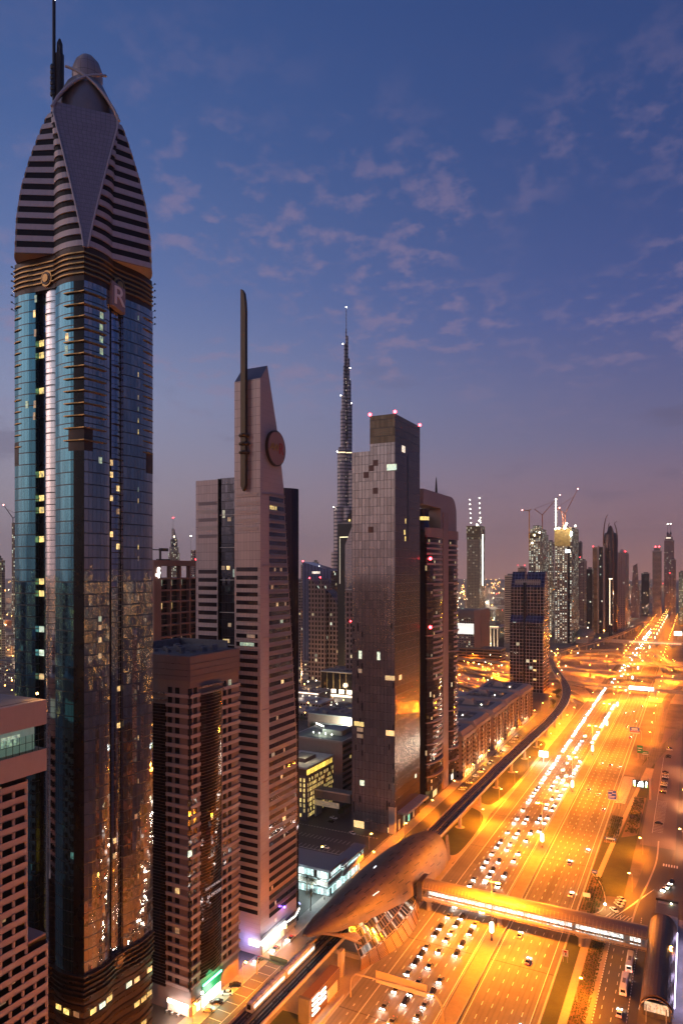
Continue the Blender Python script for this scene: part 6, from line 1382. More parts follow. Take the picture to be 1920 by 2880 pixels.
# ------------------------------------------------------------------ right side of the highway: verges, path, planting, access road
sheet('verge_lawn', [(-47, 150), (-42, 150), (-41.8, 300), (-41, 352), (-47, 352)], .1, M_grassd)
sheet('footpath', [(-42, 150), (-39.4, 150), (-38.6, 300), (-38.4, 330), (-41.6, 330)], .13, M_sand)
sheet('plant_bed', [(-39.4, 150), (-34.6, 150), (-33.6, 300), (-33.6, 322), (-38.5, 322)], .11, pbr('bed_soil', (.16, .1, .06), .9, var=.25, nscale=.6))
sheet('paving_strip', [(-34.6, 150), (-32.6, 150), (-31, 322), (-33.5, 322)], .14, M_sand)
sheet('access_road', [(-32.4, 150), (-17.2, 150), (-17.2, 340), (-12, 380), (-9, 430), (-21, 430), (-25, 372), (-30.8, 340)], .09, M_asph2)
sheet('access_road', [(-27, 430), (-8.5, 430), (-8.5, 760), (-27, 760)], .09, pbr('lot_paving', (.13, .1, .095), .7, var=.15, nscale=.1))
sheet('access_road', rect(-8.4, 30, 350, 760), .07, M_asph2)
gard = [(-47, 352), (-29.5, 356), (-28.6, 455), (-27.5, 560), (-27, 640), (-34, 640), (-40, 560), (-46.5, 470)]
sheet('garden_lawn', gard, .1, M_grassd)
mb = MB()
ribbon(mb, smooth([(-43.2, 374, .16), (-41.2, 420, .16), (-38.2, 480, .16), (-34.6, 545, .16), (-31.5, 600, .16)], 6), 2.6, .16); struct('footpath', mb, M_sand)
mb = MB(); ribbon(mb, smooth([(-46.8, 378, .2), (-41, 366, .2), (-37.2, 350, .2), (-37.6, 338, .2), (-42, 331, .2), (-46.6, 330, .2)], 6), .5, .2); mb.box(-46.9, -29.4, 329.4, 329.8, .0, .25); struct('garden_kerb', mb, M_conc)
sheet('plant_bed', [(-46.6, 331), (-40, 332), (-37.6, 341), (-38, 352), (-42, 366), (-46.6, 376)], .13, MATS['bed_soil'])
sheet('plant_bed', [(-46, 424), (-39.5, 424), (-36.5, 478), (-46, 470)], .13, MATS['bed_soil']); sheet('plant_bed', [(-37.5, 436), (-29.2, 444), (-28.2, 520), (-34.5, 520)], .13, MATS['bed_soil']); sheet('sand_patch', [(-33, 565), (-27.6, 560), (-27.2, 600), (-31, 600)], .14, M_sand)
def clump(mb, x, y, r, h, n):
    for _ in range(n):
        a = rng.random() * 6.283; q = rng.random() ** .5 * r; z = .12 + rng.random() * h; s_ = rng.uniform(.16, .34)
        c = Vector((x + q * math.cos(a), y + q * math.sin(a), z)); u = Vector((rng.gauss(0, 1), rng.gauss(0, 1), rng.gauss(0, .6))).normalized() * s_; v = u.cross(Vector((rng.gauss(0, 1), rng.gauss(0, 1), rng.gauss(0, 1)))).normalized() * s_
        mb.face([c - u, c - v, c + u, c + v])
M_leaf = pbr('leaf', (.045, .07, .02), .7, var=.5, nscale=2.0)
mb = MB()
for r_ in range(6):
    y = 190.0
    while y < 318: clump(mb, -38.6 + r_ * .95 + (y - 190) * .006, y + rng.uniform(-.2, .2), .42, .7, 7); y += 1.45
for _ in range(420):
    x = rng.uniform(-46, -38); y = rng.uniform(332, 374)
    if (x + 46) / 9 + abs(y - 350) / 40 < 1.05: clump(mb, round(x / 1.3) * 1.3, y, .4, .6, 5)
for _ in range(520): clump(mb, round(rng.uniform(-45.5, -39) / 1.2) * 1.2, rng.uniform(426, 472), .4, .6, 4)
for _ in range(520): clump(mb, rng.uniform(-36, -29.5), rng.uniform(446, 518), .4, .7, 4)
o = mb.build('ground_planting', M_leaf); o['kind'] = 'stuff'
# darker lawns by the viaduct with curved kerb
sheet('verge_lawn', smooth([(-132, 372), (-118.5, 366), (-116, 384), (-117.2, 420), (-122, 438), (-131, 446)], 5), .07, M_grassd)
sheet('verge_lawn', smooth([(-132, 462), (-121, 458), (-117, 500), (-116.5, 560), (-119, 640), (-131, 650)], 5), .07, M_grassd)
sheet('verge_lawn', smooth([(-131, 150), (-118, 150), (-115.8, 180), (-117, 204), (-124, 209), (-131, 209)], 5), .07, M_grassd)
mb = MB(); ribbon(mb, smooth([(-114.5, 470, .13), (-115.6, 440, .13), (-113.2, 410, .13), (-111.5, 380, .13), (-114.5, 355, .13)], 6), 2.2, .13); struct('ramp_road', mb, M_asph)
mb = MB(); mb.box(-115.4, -115.0, 192, 226, 0, 1.0); mb.box(-115.6, -115.1, 262, 330, 0, 1.0); mb.box(-79.4, -79.1, 180, 900, .28, .95); mb.box(-73.1, -72.8, 180, 900, .28, .95); struct('barrier_wall', mb, M_conc)
mb = MB()
for k in range(26): mb.prism([(-46.9, 500 + k * 2.6), (-43.5, 501.3 + k * 2.6), (-40.6 + k * .06, 500.3 + k * 2.6), (-40.6 + k * .06, 501.2 + k * 2.6), (-43.5, 502.2 + k * 2.6), (-46.9, 500.9 + k * 2.6)], .15, .16)
for k in range(24): mb.box(-21.5 + k * .03, -15.8 + k * .03, 455 + k * 2.7, 455.18 + k * 2.7, .1, .11)
mb.box(-21.6, -21.45, 452, 640, .1, .11)
for x in (-29.2, -25.6):
    for k in range(30): mb.box(x, x + .18, 160 + k * 6, 162.4 + k * 6, .1, .11)
for k in range(80): mb.box(-31.6 + .004 * k, -31.3 + .004 * k, 160 + k * 2, 161 + k * 2, .15, .28)
for k in range(70): mb.box(-20.6, -20.35, 200 + k * 2, 201 + k * 2, .1, .2)
for k in range(6): mb.box(-14 + k * 1.3, -13.3 + k * 1.3, 404, 407.5, .1, .11)
for k in range(7): mb.prism([(-36 + k * 1.5, 331), (-35.8 + k * 1.5, 331), (-33.3 + k * 1.5, 338), (-33.5 + k * 1.5, 338)], .1, .11)
for k in range(9): mb.prism([(-31 + k * .9, 336 + k * 2.5), (-30.8 + k * .9, 336 + k * 2.5), (-24 + k * .9, 352 + k * 2.5), (-24.2 + k * .9, 352 + k * 2.5)], .1, .11)
struct('road_marking', mb, M_mark)
mb = MB(); ribbon(mb, smooth([(-24.2, 330, .2), (-23, 352, .2), (-19.5, 382, .2), (-17.3, 410, .2), (-17.5, 440, .2)], 6), .8, .2); struct('kerb', mb, M_conc)

# ------------------------------------------------------------------ lamps
def light_of(o, x, y, z, e, col=SODIUM, r=.5):
    l = bpy.data.lights.new('lamp_light', 'SPOT'); l.energy = e * 1.25; l.color = col; l.shadow_soft_size = r; l.spot_size = R(158); l.spot_blend = .35   # cut-off lantern: shines downwards only
    q = bpy.data.objects.new('lamp_light', l); COL.objects.link(q); q.parent = o; q.location = (x, y, z); return q
M_pole = pbr('lamp_pole', (.35, .3, .26), .5, .4, var=.05)
def make_mast():
    o = thing('highway_lamp', '', 'street lamp', (0, 0, 0))
    po = MB().tube([(0, 0, 0), (0, 0, 25)], .28, 8, r2=.14).build('pole', M_pole, o)
    mb = MB()
    for s_ in (-1, 1): mb.tube([(0, 0, 24.6), (s_ * 1.4, 0, 25.2), (s_ * 2.8, 0, 25.2)], .09, 5)
    mb.build('arm', M_pole, po)
    for s_ in (-1, 1): MB().prism([(s_ * 2.6 - .9, -.45), (s_ * 2.6 + .9, -.45), (s_ * 2.6 + .9, .45), (s_ * 2.6 - .9, .45)], 24.85, 25.1).build('lamp_head', M_na, po)
    mb = MB(); mb.lathe(0, 0, [(.35, 3.2), (.85, 3.6), (.85, 7.4), (.35, 7.8)], 8); mb.build('light_box', emis('advert_box', (1, .95, .75), 7), po)
    MB().lathe(0, 0, [(.6, 0), (.5, .8), (.3, 1)], 8).build('base', M_concd, o)
    return o
mast = make_mast()
yl = [289 + 110.5 * k for k in range(-6, 22)]
for i, y in enumerate(yl):
    m = place(mast, (-76.2, y, .28), 0, None, 'twin-armed lamp masts on the highway median')
    m['label'] = {289: 'nearest twin-armed median lamp mast, rising in front of the footbridge'}.get(round(y), 'twin-armed lamp mast on the highway median beyond the footbridge')
    e = 1450000 if y < 900 else 950000
    for s_ in (-1, 1):
        for v_ in (-1, 1):       # street-lantern optics: most of the light is thrown sideways along the road
            q = light_of(m, s_ * 3.2, v_ * .2, 24.3, e / 4); q.rotation_euler = Vector((s_ * .46, v_ * .62, -.62)).to_track_quat('-Z', 'Y').to_euler(); q.data.spot_size = R(104); q.data.spot_blend = 1.0
        q = light_of(m, s_ * 3.2, 0, 24.3, e * .035)
    l = bpy.data.lights.new('lamp_spill', 'POINT'); l.energy = e * .055; l.color = SODIUM; l.shadow_soft_size = .6
    q = bpy.data.objects.new('lamp_spill', l); COL.objects.link(q); q.parent = m; q.location = (0, 0, 26.2)
def make_pole(h=9.0, arm=1.4, twin=False, colr=M_na):
    o = thing('street_lamp', '', 'street lamp', (0, 0, 0))
    po = MB().tube([(0, 0, 0), (0, 0, h)], .13, 6, r2=.08).build('pole', M_pole, o)
    MB().tube([(0, 0, h), (arm, 0, h + .25)], .06, 4).build('arm', M_pole, po)
    MB().box(arm - .45, arm + .45, -.22, .22, h + .1, h + .3).build('lamp_head', colr, po); return o
pole_h = make_pole()
def lamp(x, y, rz=0, e=9000, grp=None, lab='', col=SODIUM, z=0.1):
    m = place(pole_h, (x, y, z), rz, lab, grp); light_of(m, 1.4, 0, 8.6, e, col, .3); return m
for k in range(9): lamp(-117.6 + k * .2, 420 + k * 45, 0, 70000, 'lamps along the highway verge', 'single street lamp on the verge between viaduct and highway')
for k in range(12): lamp(-151.5, 330 + k * 46, 0, 40000, 'lamps along the service road', 'street lamp on the pavement of the service road beyond the shell station')
lamp(-152.3, 214.5, 0, 30000, None, 'street lamp on the pavement between the banded tower and the slab tower'); lamp(-152.5, 243, 0, 26000, None, 'street lamp in front of the cyan shop sign')
lamp(-153, 186, 0, 34000, None, 'tall street lamp by the café tables at the bottom edge')
for k in range(9): lamp(-33.4 - k * .4, 692 + 47 * k, math.pi, 45000, 'lamps on the right edge of the highway', 'street lamp at the right edge of the highway short of the flyovers')
for x, y, l_ in ((-26.3, 364, 'street lamp in the dark lawn beside the curved road'), (-24.5, 415, 'street lamp on the strip beside the car park'), (-37.6, 262, 'street lamp standing in the rows of shrubs'), (-37.9, 214, 'street lamp in the shrub rows at the bottom edge')): lamp(x, y, math.pi * (x > -30), 30000, None, l_)
for x, y in ((-188, 296), (-178, 322)): lamp(x, y, 1.2, 3500, 'lamps in the parking lot', 'lamp in the parking lot behind the shell station')
lamp(-163, 352, 0, 5000, None, 'lamp at the corner of the parking lot by the brown glass tower')
for x, y in ((-6, 300), (-5, 440), (-4, 520), (-3, 600)): lamp(x, y, math.pi, 16000, 'lamps along the right access road', 'street lamp beside the access road at the right edge', (1, .36, .12))
for k in range(30): lamp(-112, 1340 + k * 48, 0, 60000, 'distant lamps left of the highway', 'distant street lamp in the row left of the highway beyond the flyovers'); 
for k in range(26): lamp(-44, 1340 + k * 52, math.pi, 60000, 'distant lamps right of the highway', 'distant street lamp in the row right of the highway beyond the flyovers')
for (o_, P) in fly:
    acc = 30
    for i, (a, b_) in enumerate(zip(P, P[1:])):
        acc += math.dist(a[:2], b_[:2])
        if acc > 46:
            acc = 0; lamp(a[0], a[1] + 4.4, rng.random() * 6, 90000, 'lamps along the flyovers', 'street lamp on a flyover of the interchange', z=a[2])
for k in range(16):
    x, y = gp(rng.uniform(1580, 1900), rng.uniform(1850, 1990)); lamp(x, y, rng.random() * 6, 130000, 'lamps under the flyovers', 'street lamp on the ground between the flyovers')
for k in range(12):
    x, y = gp(rng.uniform(1290, 1432), rng.uniform(1840, 1925)); lamp(x, y, rng.random() * 6, 130000, 'lamps by the left ramps', 'street lamp beside the ramps between arch tower and grid tower')

# ------------------------------------------------------------------ vehicles
def paint(n, c): return pbr('paint_' + n, c, .25, .1, var=0, spec=.6)
M_tyre = pbr('tyre', (.015, .015, .015), .8, var=0); M_cg = pbr('car_glass', (.012, .012, .014), .08, .2, var=0)
M_hl = emis('headlight', (1, .93, .78), 220); M_hlf = emis('headlight_far', (1, .9, .7), 190); M_tl = emis('tail_light', (1, .04, .02), 14); M_off = pbr('lamp_glass', (.5, .48, .45), .2, var=0)
def make_car(col, head=True, tail=True, far=False, suv=False, taxi=None):
    o = thing('car', '', 'car', (0, 0, 0)); h = 1.72 if suv else 1.45; L_ = 2.3
    body = [(-L_, .34), (-L_ - .05, .62), (-L_ + .15, .8), (-1.15, .93), (1.45, .98), (L_, .9), (L_ + .05, .6), (L_, .34)]
    cab = [(-1.25, .93), (-.55, h - .05), (-.3, h), (.9 if not suv else 1.6, h), (1.75 if not suv else 2.1, .98)]
    mb = MB(); mb.prismX(body, -.9, .9); bd = mb.build('body', col, o)
    mb = MB(); c = cab; mb.prismX([(y, z) for y, z in c], -.76, .76)
    mb.build('window', M_cg, bd)
    MB().prismX([(-.42, h - .03), (-.3, h + .02), (.95 if not suv else 1.6, h + .02), (1.05 if not suv else 1.7, h - .04)], -.72, .72).build('roof', taxi or col, bd)
    if far:
        mb = MB()
        for x in (-.8, .8):
            for y in (-1.4, 1.4): mb.box(x - .1, x + .1, y - .32, y + .32, 0, .64)
        mb.build('wheels' if False else 'wheel', M_tyre, o)
    else:
        for x in (-.82, .82):
            for y in (-1.4, 1.4): mb = MB(); mb.prismX([(y + .33 * math.cos(a), .33 + .33 * math.sin(a)) for a in arc(0, 2 * math.pi, 13, float)[:12]], x - .11, x + .11); mb.build('wheel', M_tyre, o)
    for x in (-.62, .62):
        s_ = .3 if far else .24
        MB().box(x - s_, x + s_, -L_ - .12, -L_ + .02, .56, .56 + s_).build('headlight', (M_hlf if far else M_hl) if head else M_off, o)
        MB().box(x - .2, x + .2, L_ - .05, L_ + .1, .62, .84).build('tail_light', M_tl if tail else pbr('tail_off', (.3, .01, .01), .3, var=0), o)
    return o
white, silver, black, beige = paint('white', (.75, .75, .73)), paint('silver', (.2, .2, .21)), paint('black', (.02, .02, .022)), paint('cream', (.65, .55, .38)); redp = paint('red', (.5, .02, .02))
cols = [('white', white), ('silver', silver), ('dark', black), ('cream', beige)]
protoN = [(n, make_car(c, suv=(n == 'dark'))) for n, c in cols]; protoF = [(n, make_car(c, far=True)) for n, c in cols[:3]]; protoP = [(n, make_car(c, head=False, tail=False)) for n, c in cols]
taxi = make_car(beige, taxi=redp)
def beam(m, e, y0=-2.6):
    l = bpy.data.lights.new('headlight_beam', 'SPOT'); l.energy = e; l.color = (1, .93, .8); l.spot_size = R(52); l.spot_blend = .8; l.shadow_soft_size = .25
    q = bpy.data.objects.new('headlight_beam', l); COL.objects.link(q); q.parent = m; q.location = (0, y0, .75); q.rotation_euler = (R(90 - 5), 0, math.pi)   # forward (-y), slightly down
nb_ = 0
def traffic(xf, y0, y1, gap, away=False, light=True):
    global nb_
    y = y0 + rng.random() * gap
    while y < y1:
        far = y > 520; n, p = rng.choice(protoF if far else (protoN if away else protoN[1:3])); x = xf(y) + rng.uniform(-.12, .12)
        where = ('beyond the flyovers' if y > 960 else 'between the footbridge and the flyovers' if y > 306 else 'in front of the footbridge')
        if away: lab = '%s car driving away with red lights, %s' % (n, where)
        else: lab = '%s oncoming car with bright headlights, %s' % (n, where)
        m = place(p, (x, y, .09), math.pi if away else rng.uniform(-.01, .01), lab, 'cars driving away on the right' if away else 'cars with headlights on the left carriageway')
        if light and not away and y < 1000 and nb_ < 130: beam(m, 1500 if not far else 2400); nb_ += 1
        y += gap * rng.choice([.58, .66, .75, .9, 1.1, 1.7])
lx = lambda a, b_: (lambda y: a + (b_ - a) * max(0, min(1, (y - 430) / 560)))
traffic(lx(-98.9, -104.2), 150, 1000, 10); traffic(lx(-96.9, -100.5), 205, 620, 21) if False else None
traffic(lambda y: -93.2, 150, 455, 11); traffic(lambda y: -86.2, 150, 560, 12); traffic(lambda y: -91.0, 500, 700, 13); traffic(lambda y: -82.2, 420, 600, 14); traffic(lambda y: -81.8, 655, 875, 14)
traffic(lambda y: -101, 1010, 2100, 48); traffic(lambda y: -95, 1050, 2000, 60)
traffic(lambda y: -66.3, 180, 900, 130, True); traffic(lambda y: -59, 190, 900, 140, True); traffic(lambda y: -52.3, 160, 900, 100, True); 
def parked(x, y, rz, col, label, grp=None, z=.12):
    p = dict(protoP)[col]; return place(p, (x, y, z), rz, label, grp)
for k, (x, y) in enumerate(((-149.3, 241), (-149.5, 247.8), (-149.6, 254.5))):
    x, y = gp((728, 775, 818)[k], (2703, 2672, 2643)[k]); place(taxi, (x, y, .12), -.05, 'cream taxi with red roof, %s of the three by the pavement' % (['nearest', 'middle', 'farthest'][k]), 'taxis waiting by the pavement')
for k, (px, py, c, l_) in enumerate(((586, 2844, 'cream', 'white car parked at an angle closest to the bottom edge'), (609, 2822, 'dark', 'black car parked at an angle in front of the café corner'), (638, 2797, 'white', 'pale car parked at an angle under the green neon'), (661, 2775, 'dark', 'dark car parked at an angle, last before the pavement corner'))):
    x, y = gp(px, py); parked(x, y, -1.05, c, l_)
for px, py, c, l_, r_ in ((915, 2386, 'white', 'white car alone in the middle of the parking lot', 1.3), (991, 2346, 'white', 'white car at the far edge of the parking lot', 1.0), (932, 2314, 'dark', 'dark car by the yellow-windowed office', 1.4), (938, 2303, 'white', 'white car next to the dark car by the office', 1.4)):
    x, y = gp(px, py); parked(x, y, r_, c, l_)
for k, (px, py) in enumerate(((1747, 2533), (1742, 2541), (1738, 2548), (1726, 2563))): x, y = gp(px, py); parked(x, y, .75, 'white', 'white car parked on the apron, %s' % ['farthest from the floodlight', 'second farthest from the floodlight', 'third from the far end', 'closest to the bright floodlight'][k], 'white cars on the apron')
for k in range(14):
    x, y = [(-18.5, 470 + 0), (-18.6, 536), (-18.6, 541), (-18.4, 550), (-18.6, 556), (-18.4, 562), (-18.3, 572), (-18.2, 578), (-18, 640), (-17.9, 646), (-17.8, 668), (-17.8, 674), (-18.5, 586), (-18.6, 592)][k]
    parked(x, y, math.pi / 2, ['dark', 'dark', 'cream', 'dark', 'white', 'cream', 'dark', 'white', 'dark', 'dark', 'white', 'dark', 'cream', 'dark'][k], 'single dark car in the near part of the car park' if k == 0 else 'car in the row parked beside the right access road', None if k == 0 else 'cars parked beside the right access road')
for k, (px, py) in enumerate(((1866, 2505), (1877, 2497), (1887, 2486))): x, y = gp(px, py); place(protoN[(0, 0, 2)[k]][1], (x, y, .1), -.25, 'car with lights on in the curved road queue, %s' % ['nearest', 'middle', 'farthest'][k], 'queue on the curved road')
for k in range(34):
    y = 470 + 6.2 * k + rng.random() * 2
    if rng.random() < .55: parked(-147.8, y, 1.9, rng.choice(['white', 'dark', 'silver', 'dark']), 'car parked at an angle along the service road by the terraced blocks', 'cars parked along the service road')
for px, py, l_ in ((1740, 2855, 'white car with dark roof driving behind the bus'),): x, y = gp(px, py); place(protoN[0][1], (x, y, .1), math.pi, l_)
for k in range(3): place(protoN[k % 3][1], (-141 + k * .6, 400 + k * 14, .1), math.pi if k else 0, 'car with lights on in the service road left of the viaduct, by the arch tower', 'cars in the service road')
bus = None
def make_bus():
    o = thing('bus', '', 'bus', (0, 0, 0))
    mb = MB(); mb.prismY([(-1.25, .4), (1.25, .4), (1.25, 2.9), (1.05, 3.15), (-1.05, 3.15), (-1.25, 2.9)], -6, 6); mb.build('body', white, o)
    for s_ in (-1, 1): MB().box(s_ * 1.25 - .02, s_ * 1.25 + .02, -5.2, 5.4, 1.3, 2.5).build('window', M_cg, o)
    MB().box(-1.1, 1.1, -6.04, -5.98, 1.1, 2.7).build('windscreen', M_cg, o); MB().box(-.8, .8, 5.98, 6.04, 1.6, 2.6).build('window', M_cg, o)
    MB().box(-.55, .55, -1, 2.0, 3.15, 3.4).build('roof_unit', silver, o)
    for s_ in (-1, 1):
        for y in (-3.8, 3.4): MB().prismX([(y + .48 * math.cos(a), .5 + .48 * math.sin(a)) for a in arc(0, 2 * math.pi, 13, float)[:12]], s_ * 1.1 - .14, s_ * 1.1 + .14).build('wheel', M_tyre, o)
        MB().box(s_ * 1.0 - .18, s_ * 1.0 + .18, 5.98, 6.08, .8, 1.2).build('tail_light', M_tl, o); MB().box(s_ * .95 - .2, s_ * .95 + .2, -6.08, -5.98, .7, 1.0).build('headlight', M_hl, o)
    return o
bus = make_bus()
place(bus, (-22.9, 279, .1), math.pi, 'white bus with red rear lights, nearer of the two at the stop', 'buses at the stop'); place(bus, (-22.2, 296, .1), math.pi, 'white bus ahead of the other one at the station stop', 'buses at the stop')

# prototypes that were never placed are not part of the scene
def drop(o):
    for ch in list(o.children): drop(ch)
    bpy.data.objects.remove(o)
for n, p in protoN + protoF + protoP:
    if not p['label']: drop(p)

# ------------------------------------------------------------------ signs and gantries
GA = thing('sign_gantry', 'curved gantry pipe over the left carriageway carrying a blank-backed sign panel', 'gantry', (-100, 230, 0))
M_gp = pbr('gantry_steel', (.42, .33, .22), .45, .4, var=.05)
MB().tube(smooth([(-112.6, 227, 0), (-112.6, 227, 6), (-111.2, 227.5, 8.2), (-108, 228, 8.6), (-84, 229, 8.6), (-79.6, 229, 7.6), (-77.8, 229, 4.5), (-77.4, 229, .3)], 6), .32, 8).build('pipe', M_gp, GA)
mb = MB()
for k in range(14): mb.box(-103.6 + k * 1.42, -103.6 + k * 1.42 + 1.39, 229.5, 229.62, 6.6, 11.0)
mb.build('sign_panel', pbr('panel_back', (.52, .36, .2), .5, .3, var=.05), GA); MB().box(-103.6, -83.7, 229.3, 229.5, 8.0, 8.15).build('rail', M_gp, GA)
o = thing('sign_gantry', 'curved gantry pipe bending over the service road beside the viaduct', 'gantry', (-150, 222, 0)); MB().tube(smooth([(-151.6, 223, .1), (-151.6, 223, 5), (-150.2, 223, 7), (-147, 223, 7.2), (-136.5, 223, 7.2)], 5), .34, 8).build('pipe', M_gp, o); MB().box(-146, -138, 223.4, 223.6, 6, 9).build('sign_panel', MATS['panel_back'], o)
def sign(label, px, py, w, h, zb, mat, fy=None, bars=(), rot=0, post='two', nm='road_sign', cat='road sign', pm=None):
    X, Y = gp(px, py, zb); o = thing(nm, label, cat, (X, Y, 0), rz=0); pm = pm or M_steel
    MB().box(X - w / 2, X + w / 2, Y, Y + .12, zb, zb + h).build('panel', mat, o); pn = o.children[0]
    for i, (a, b_, c, d_, m_) in enumerate(bars): MB().box(X - w / 2 + w * a, X - w / 2 + w * b_, Y - .03, Y, zb + h * c, zb + h * d_).build('marking', m_, pn)
    if post == 'two':
        for q in (-.35, .35): MB().box(X + w * q - .1, X + w * q + .1, Y + .12, Y + .3, 0, zb + h * .8).build('post', pm, o)
    elif post == 'arm':
        xp = X + w / 2 + 1.6; MB().tube(smooth([(xp, Y + .3, 0), (xp, Y + .3, zb), (xp - .8, Y + .3, zb + h * .6), (X, Y + .3, zb + h * .65)], 5), .18, 6).build('post', pm, o)
    return o
M_blue = pbr('sign_blue', (.03, .09, .4), .4, var=0, emit=(.05, .12, .5), es=.12); M_green = pbr('sign_green', (.01, .16, .06), .4, var=0, emit=(0, .2, .08), es=.12); M_sw = pbr('sign_white', (.75, .72, .68), .5, var=0)
bl = [(.06, .6, .82, .9, M_sw), (.5, .94, .66, .74, M_sw), (.06, .45, .5, .58, M_sw), (.06, .9, .34, .42, M_sw), (.06, .8, .22, .28, M_sw), (0, 1, 0, .12, M_sw)]
sign('tall blue direction sign at the edge of the right carriageway, just below the hatched gore', 1720, 2250, 5.0, 6.4, 5.5, M_blue, bars=bl, post='arm')
sign('blue direction sign with red and white foot, farther up the right carriageway', 1783, 2063, 8.4, 5.8, 6, M_blue, bars=[(.2, .8, .6, .85, M_sw), (.1, .9, .42, .5, M_sw), (0, 1, .22, .34, pbr('sign_orange', (.6, .2, .03), .5, var=0)), (.0, 1, 0, .2, M_sw)], post='arm')
sign('green direction sign at the fork of the exit', 1798, 2118, 4.2, 6.4, 5.0, M_green, bars=[(.1, .9, .6, .68, M_sw), (.1, .7, .3, .38, M_sw)], post='two'); sign('small wide green sign right of the taller green one', 1813, 2122, 4.6, 2.8, 4.6, M_green, bars=[(.1, .9, .45, .6, M_sw), (0, 1, 0, .2, M_sw)], post='two')
sign('white sign with a red triangle at the kerb below the footbridge', 1588, 2690, 2.3, 2.6, 2.4, M_sw, bars=[(.3, .75, .6, .9, redp), (.5, .7, .2, .55, M_black), (.1, .16, .3, .9, M_black)])
sign('low blue sign board on three posts at the lawn edge', 1715, 2362, 6, 1.3, 2.2, M_blue, bars=[(.1, .9, .3, .7, M_sw)]); sign('small blue sign by the planted bed', 1671, 2456, 2.6, 1.6, 1.8, M_blue, bars=[(.1, .8, .3, .6, M_sw)]); sign('blank white board at the tip of the planted bed', 1648, 2523, 3.4, 2.0, 1.5, M_sw)
o = sign('lit display board with white arrow and green-yellow symbols on a thick post', 1800, 2214, 10.2, 4.6, 8.0, M_black, post='none', nm='display_board', cat='display board')
X, Y = gp(1800, 2214, 8.0); MB().box(X + 5.4, X + 6.6, Y - .1, Y + 1, 0, 14.5).build('post', pbr('pink_post', (.5, .36, .3), .6, var=.05), o)
for a, b_, m_ in ((-4.2, 'g', 0), (3.2, 'g', 0)):
    for k in range(4): beacon(o, X + a + .4, Y - .2, 8.8 + k * .95, .55, [emis('sym_green', (.5, 1, .3), 8), emis('sym_yellow', (1, .9, .2), 8), emis('sym_white', (.9, 1, .95), 9), MATS['sym_white']][k], 'symbol')
MB().prismY([(X - 1.9, 8.5), (X + 1.9, 8.5), (X + 1.6, 10.2), (X + 1.2, 12.2), (X + .4, 12.2), (X - 1.6, 10.8), (X - .7, 10.3), (X - 1.8, 9.6)], Y - .25, Y - .1).build('symbol', emis('sym_arrow', (.85, 1, 1), 9), o)
for q in (-5.1, 5.1): MB().box(X + q - .08, X + q + .08, Y - .12, Y + .15, 8, 12.6).build('frame', M_sw, o)
OH = thing('overhead_sign', 'glaring white lit sign spanning the right carriageway before the nearest flyover', 'overhead sign', (-60, 945, 0)); ohx0, ohx1 = onY(1768, 938), onY(1836, 938)
MB().box(ohx0, ohx1, 937.6, 938.2, 8.5, 12.5).build('panel', emis('overhead_white', (1, .95, .92), 6), OH)
for x in (ohx0 - 1, ohx1 + 1): MB().box(x - .3, x + .3, 938, 938.6, 0, 12.5).build('post', M_steel, OH)
o = thing('lit_billboard', 'dazzling white lit billboard on a post between viaduct and highway', 'billboard', (-120, 530, 0)); X, Y = gp(1527, 2128, 5)
MB().box(X - 3.4, X + 3.4, Y, Y + .6, 5, 9.2).build('panel', emis('billboard_white', (1, .97, .85), 14), o); MB().tube([(X, Y + .3, 0), (X, Y + .3, 5)], .35, 6).build('post', M_steel, o); alight('panel_glow', (X, Y - 3, 6), 12000, (.95, 1, .75), 1.5, o)
o = thing('floodlight', 'bright orange-white floodlight beside the white parked cars', 'floodlight', (-37, 331, 0)); X, Y = gp(1700, 2545, 2.5); beacon(o, X, Y, 2.8, .5, emis('flood_warm', (1, .8, .4), 40), 'lamp'); MB().tube([(X, Y, 0), (X, Y, 2.5)], .1, 5).build('post', M_steel, o); alight('lamp_light', (X, Y, 4), 2500, (1, .65, .25), .4, o)
o = thing('far_billboard', 'white lit billboard at the right of the far highway', 'billboard', (-40, 1300, 0)); X, Y = gp(1905, 1790, 8); MB().box(X - 8, X + 8, Y, Y + 1, 10, 19).build('panel', emis('far_board', (1, .9, .75), 5), o); MB().box(X - .8, X + .8, Y, Y + 1, 0, 10).build('post', M_steel, o)

# ------------------------------------------------------------------ palms, trees, people, café tables
M_trunk = pbr('palm_trunk', (.16, .11, .07), .9, var=.2, nscale=2); M_frond = pbr('palm_frond', (.05, .075, .025), .6, var=.35, nscale=1.5)
def palm(x, y, h, label, n=26, L_=3.4):
    o = thing('palm_tree', label, 'palm tree', (x, y, 0)); MB().tube([(x, y, 0), (x + .15, y, h * .5), (x + .1, y + .1, h)], .28, 8, r2=.18).build('trunk', M_trunk, o); mb = MB()
    for k in range(n):
        a = k * 2.399; el_ = .9 - 1.25 * k / n; c, s_ = math.cos(a), math.sin(a); pts = []
        for q in arc(0, 1, 8, float): r_ = L_ * q * math.cos(el_ * (1 - .3 * q)); z = h + L_ * (math.sin(el_) * q - .62 * q * q); pts.append(Vector((x + .1 + c * r_, y + .1 + s_ * r_, z)))
        sd = Vector((-s_, c, 0))
        for i in range(7):
            for j in (0, .5):
                p = pts[i].lerp(pts[i + 1], j); d = (pts[i + 1] - pts[i]).normalized(); w = .75 * math.sin(math.pi * (i + j + .8) / 8.6)
                for sg in (-1, 1): tip = p + sd * sg * w + d * .38 - Vector((0, 0, .22 * w)); mb.face([p, p + d * .13, tip])
        mb.tube([tuple(p) for p in pts], .035, 3)
    mb.build('crown', M_frond, o); return o
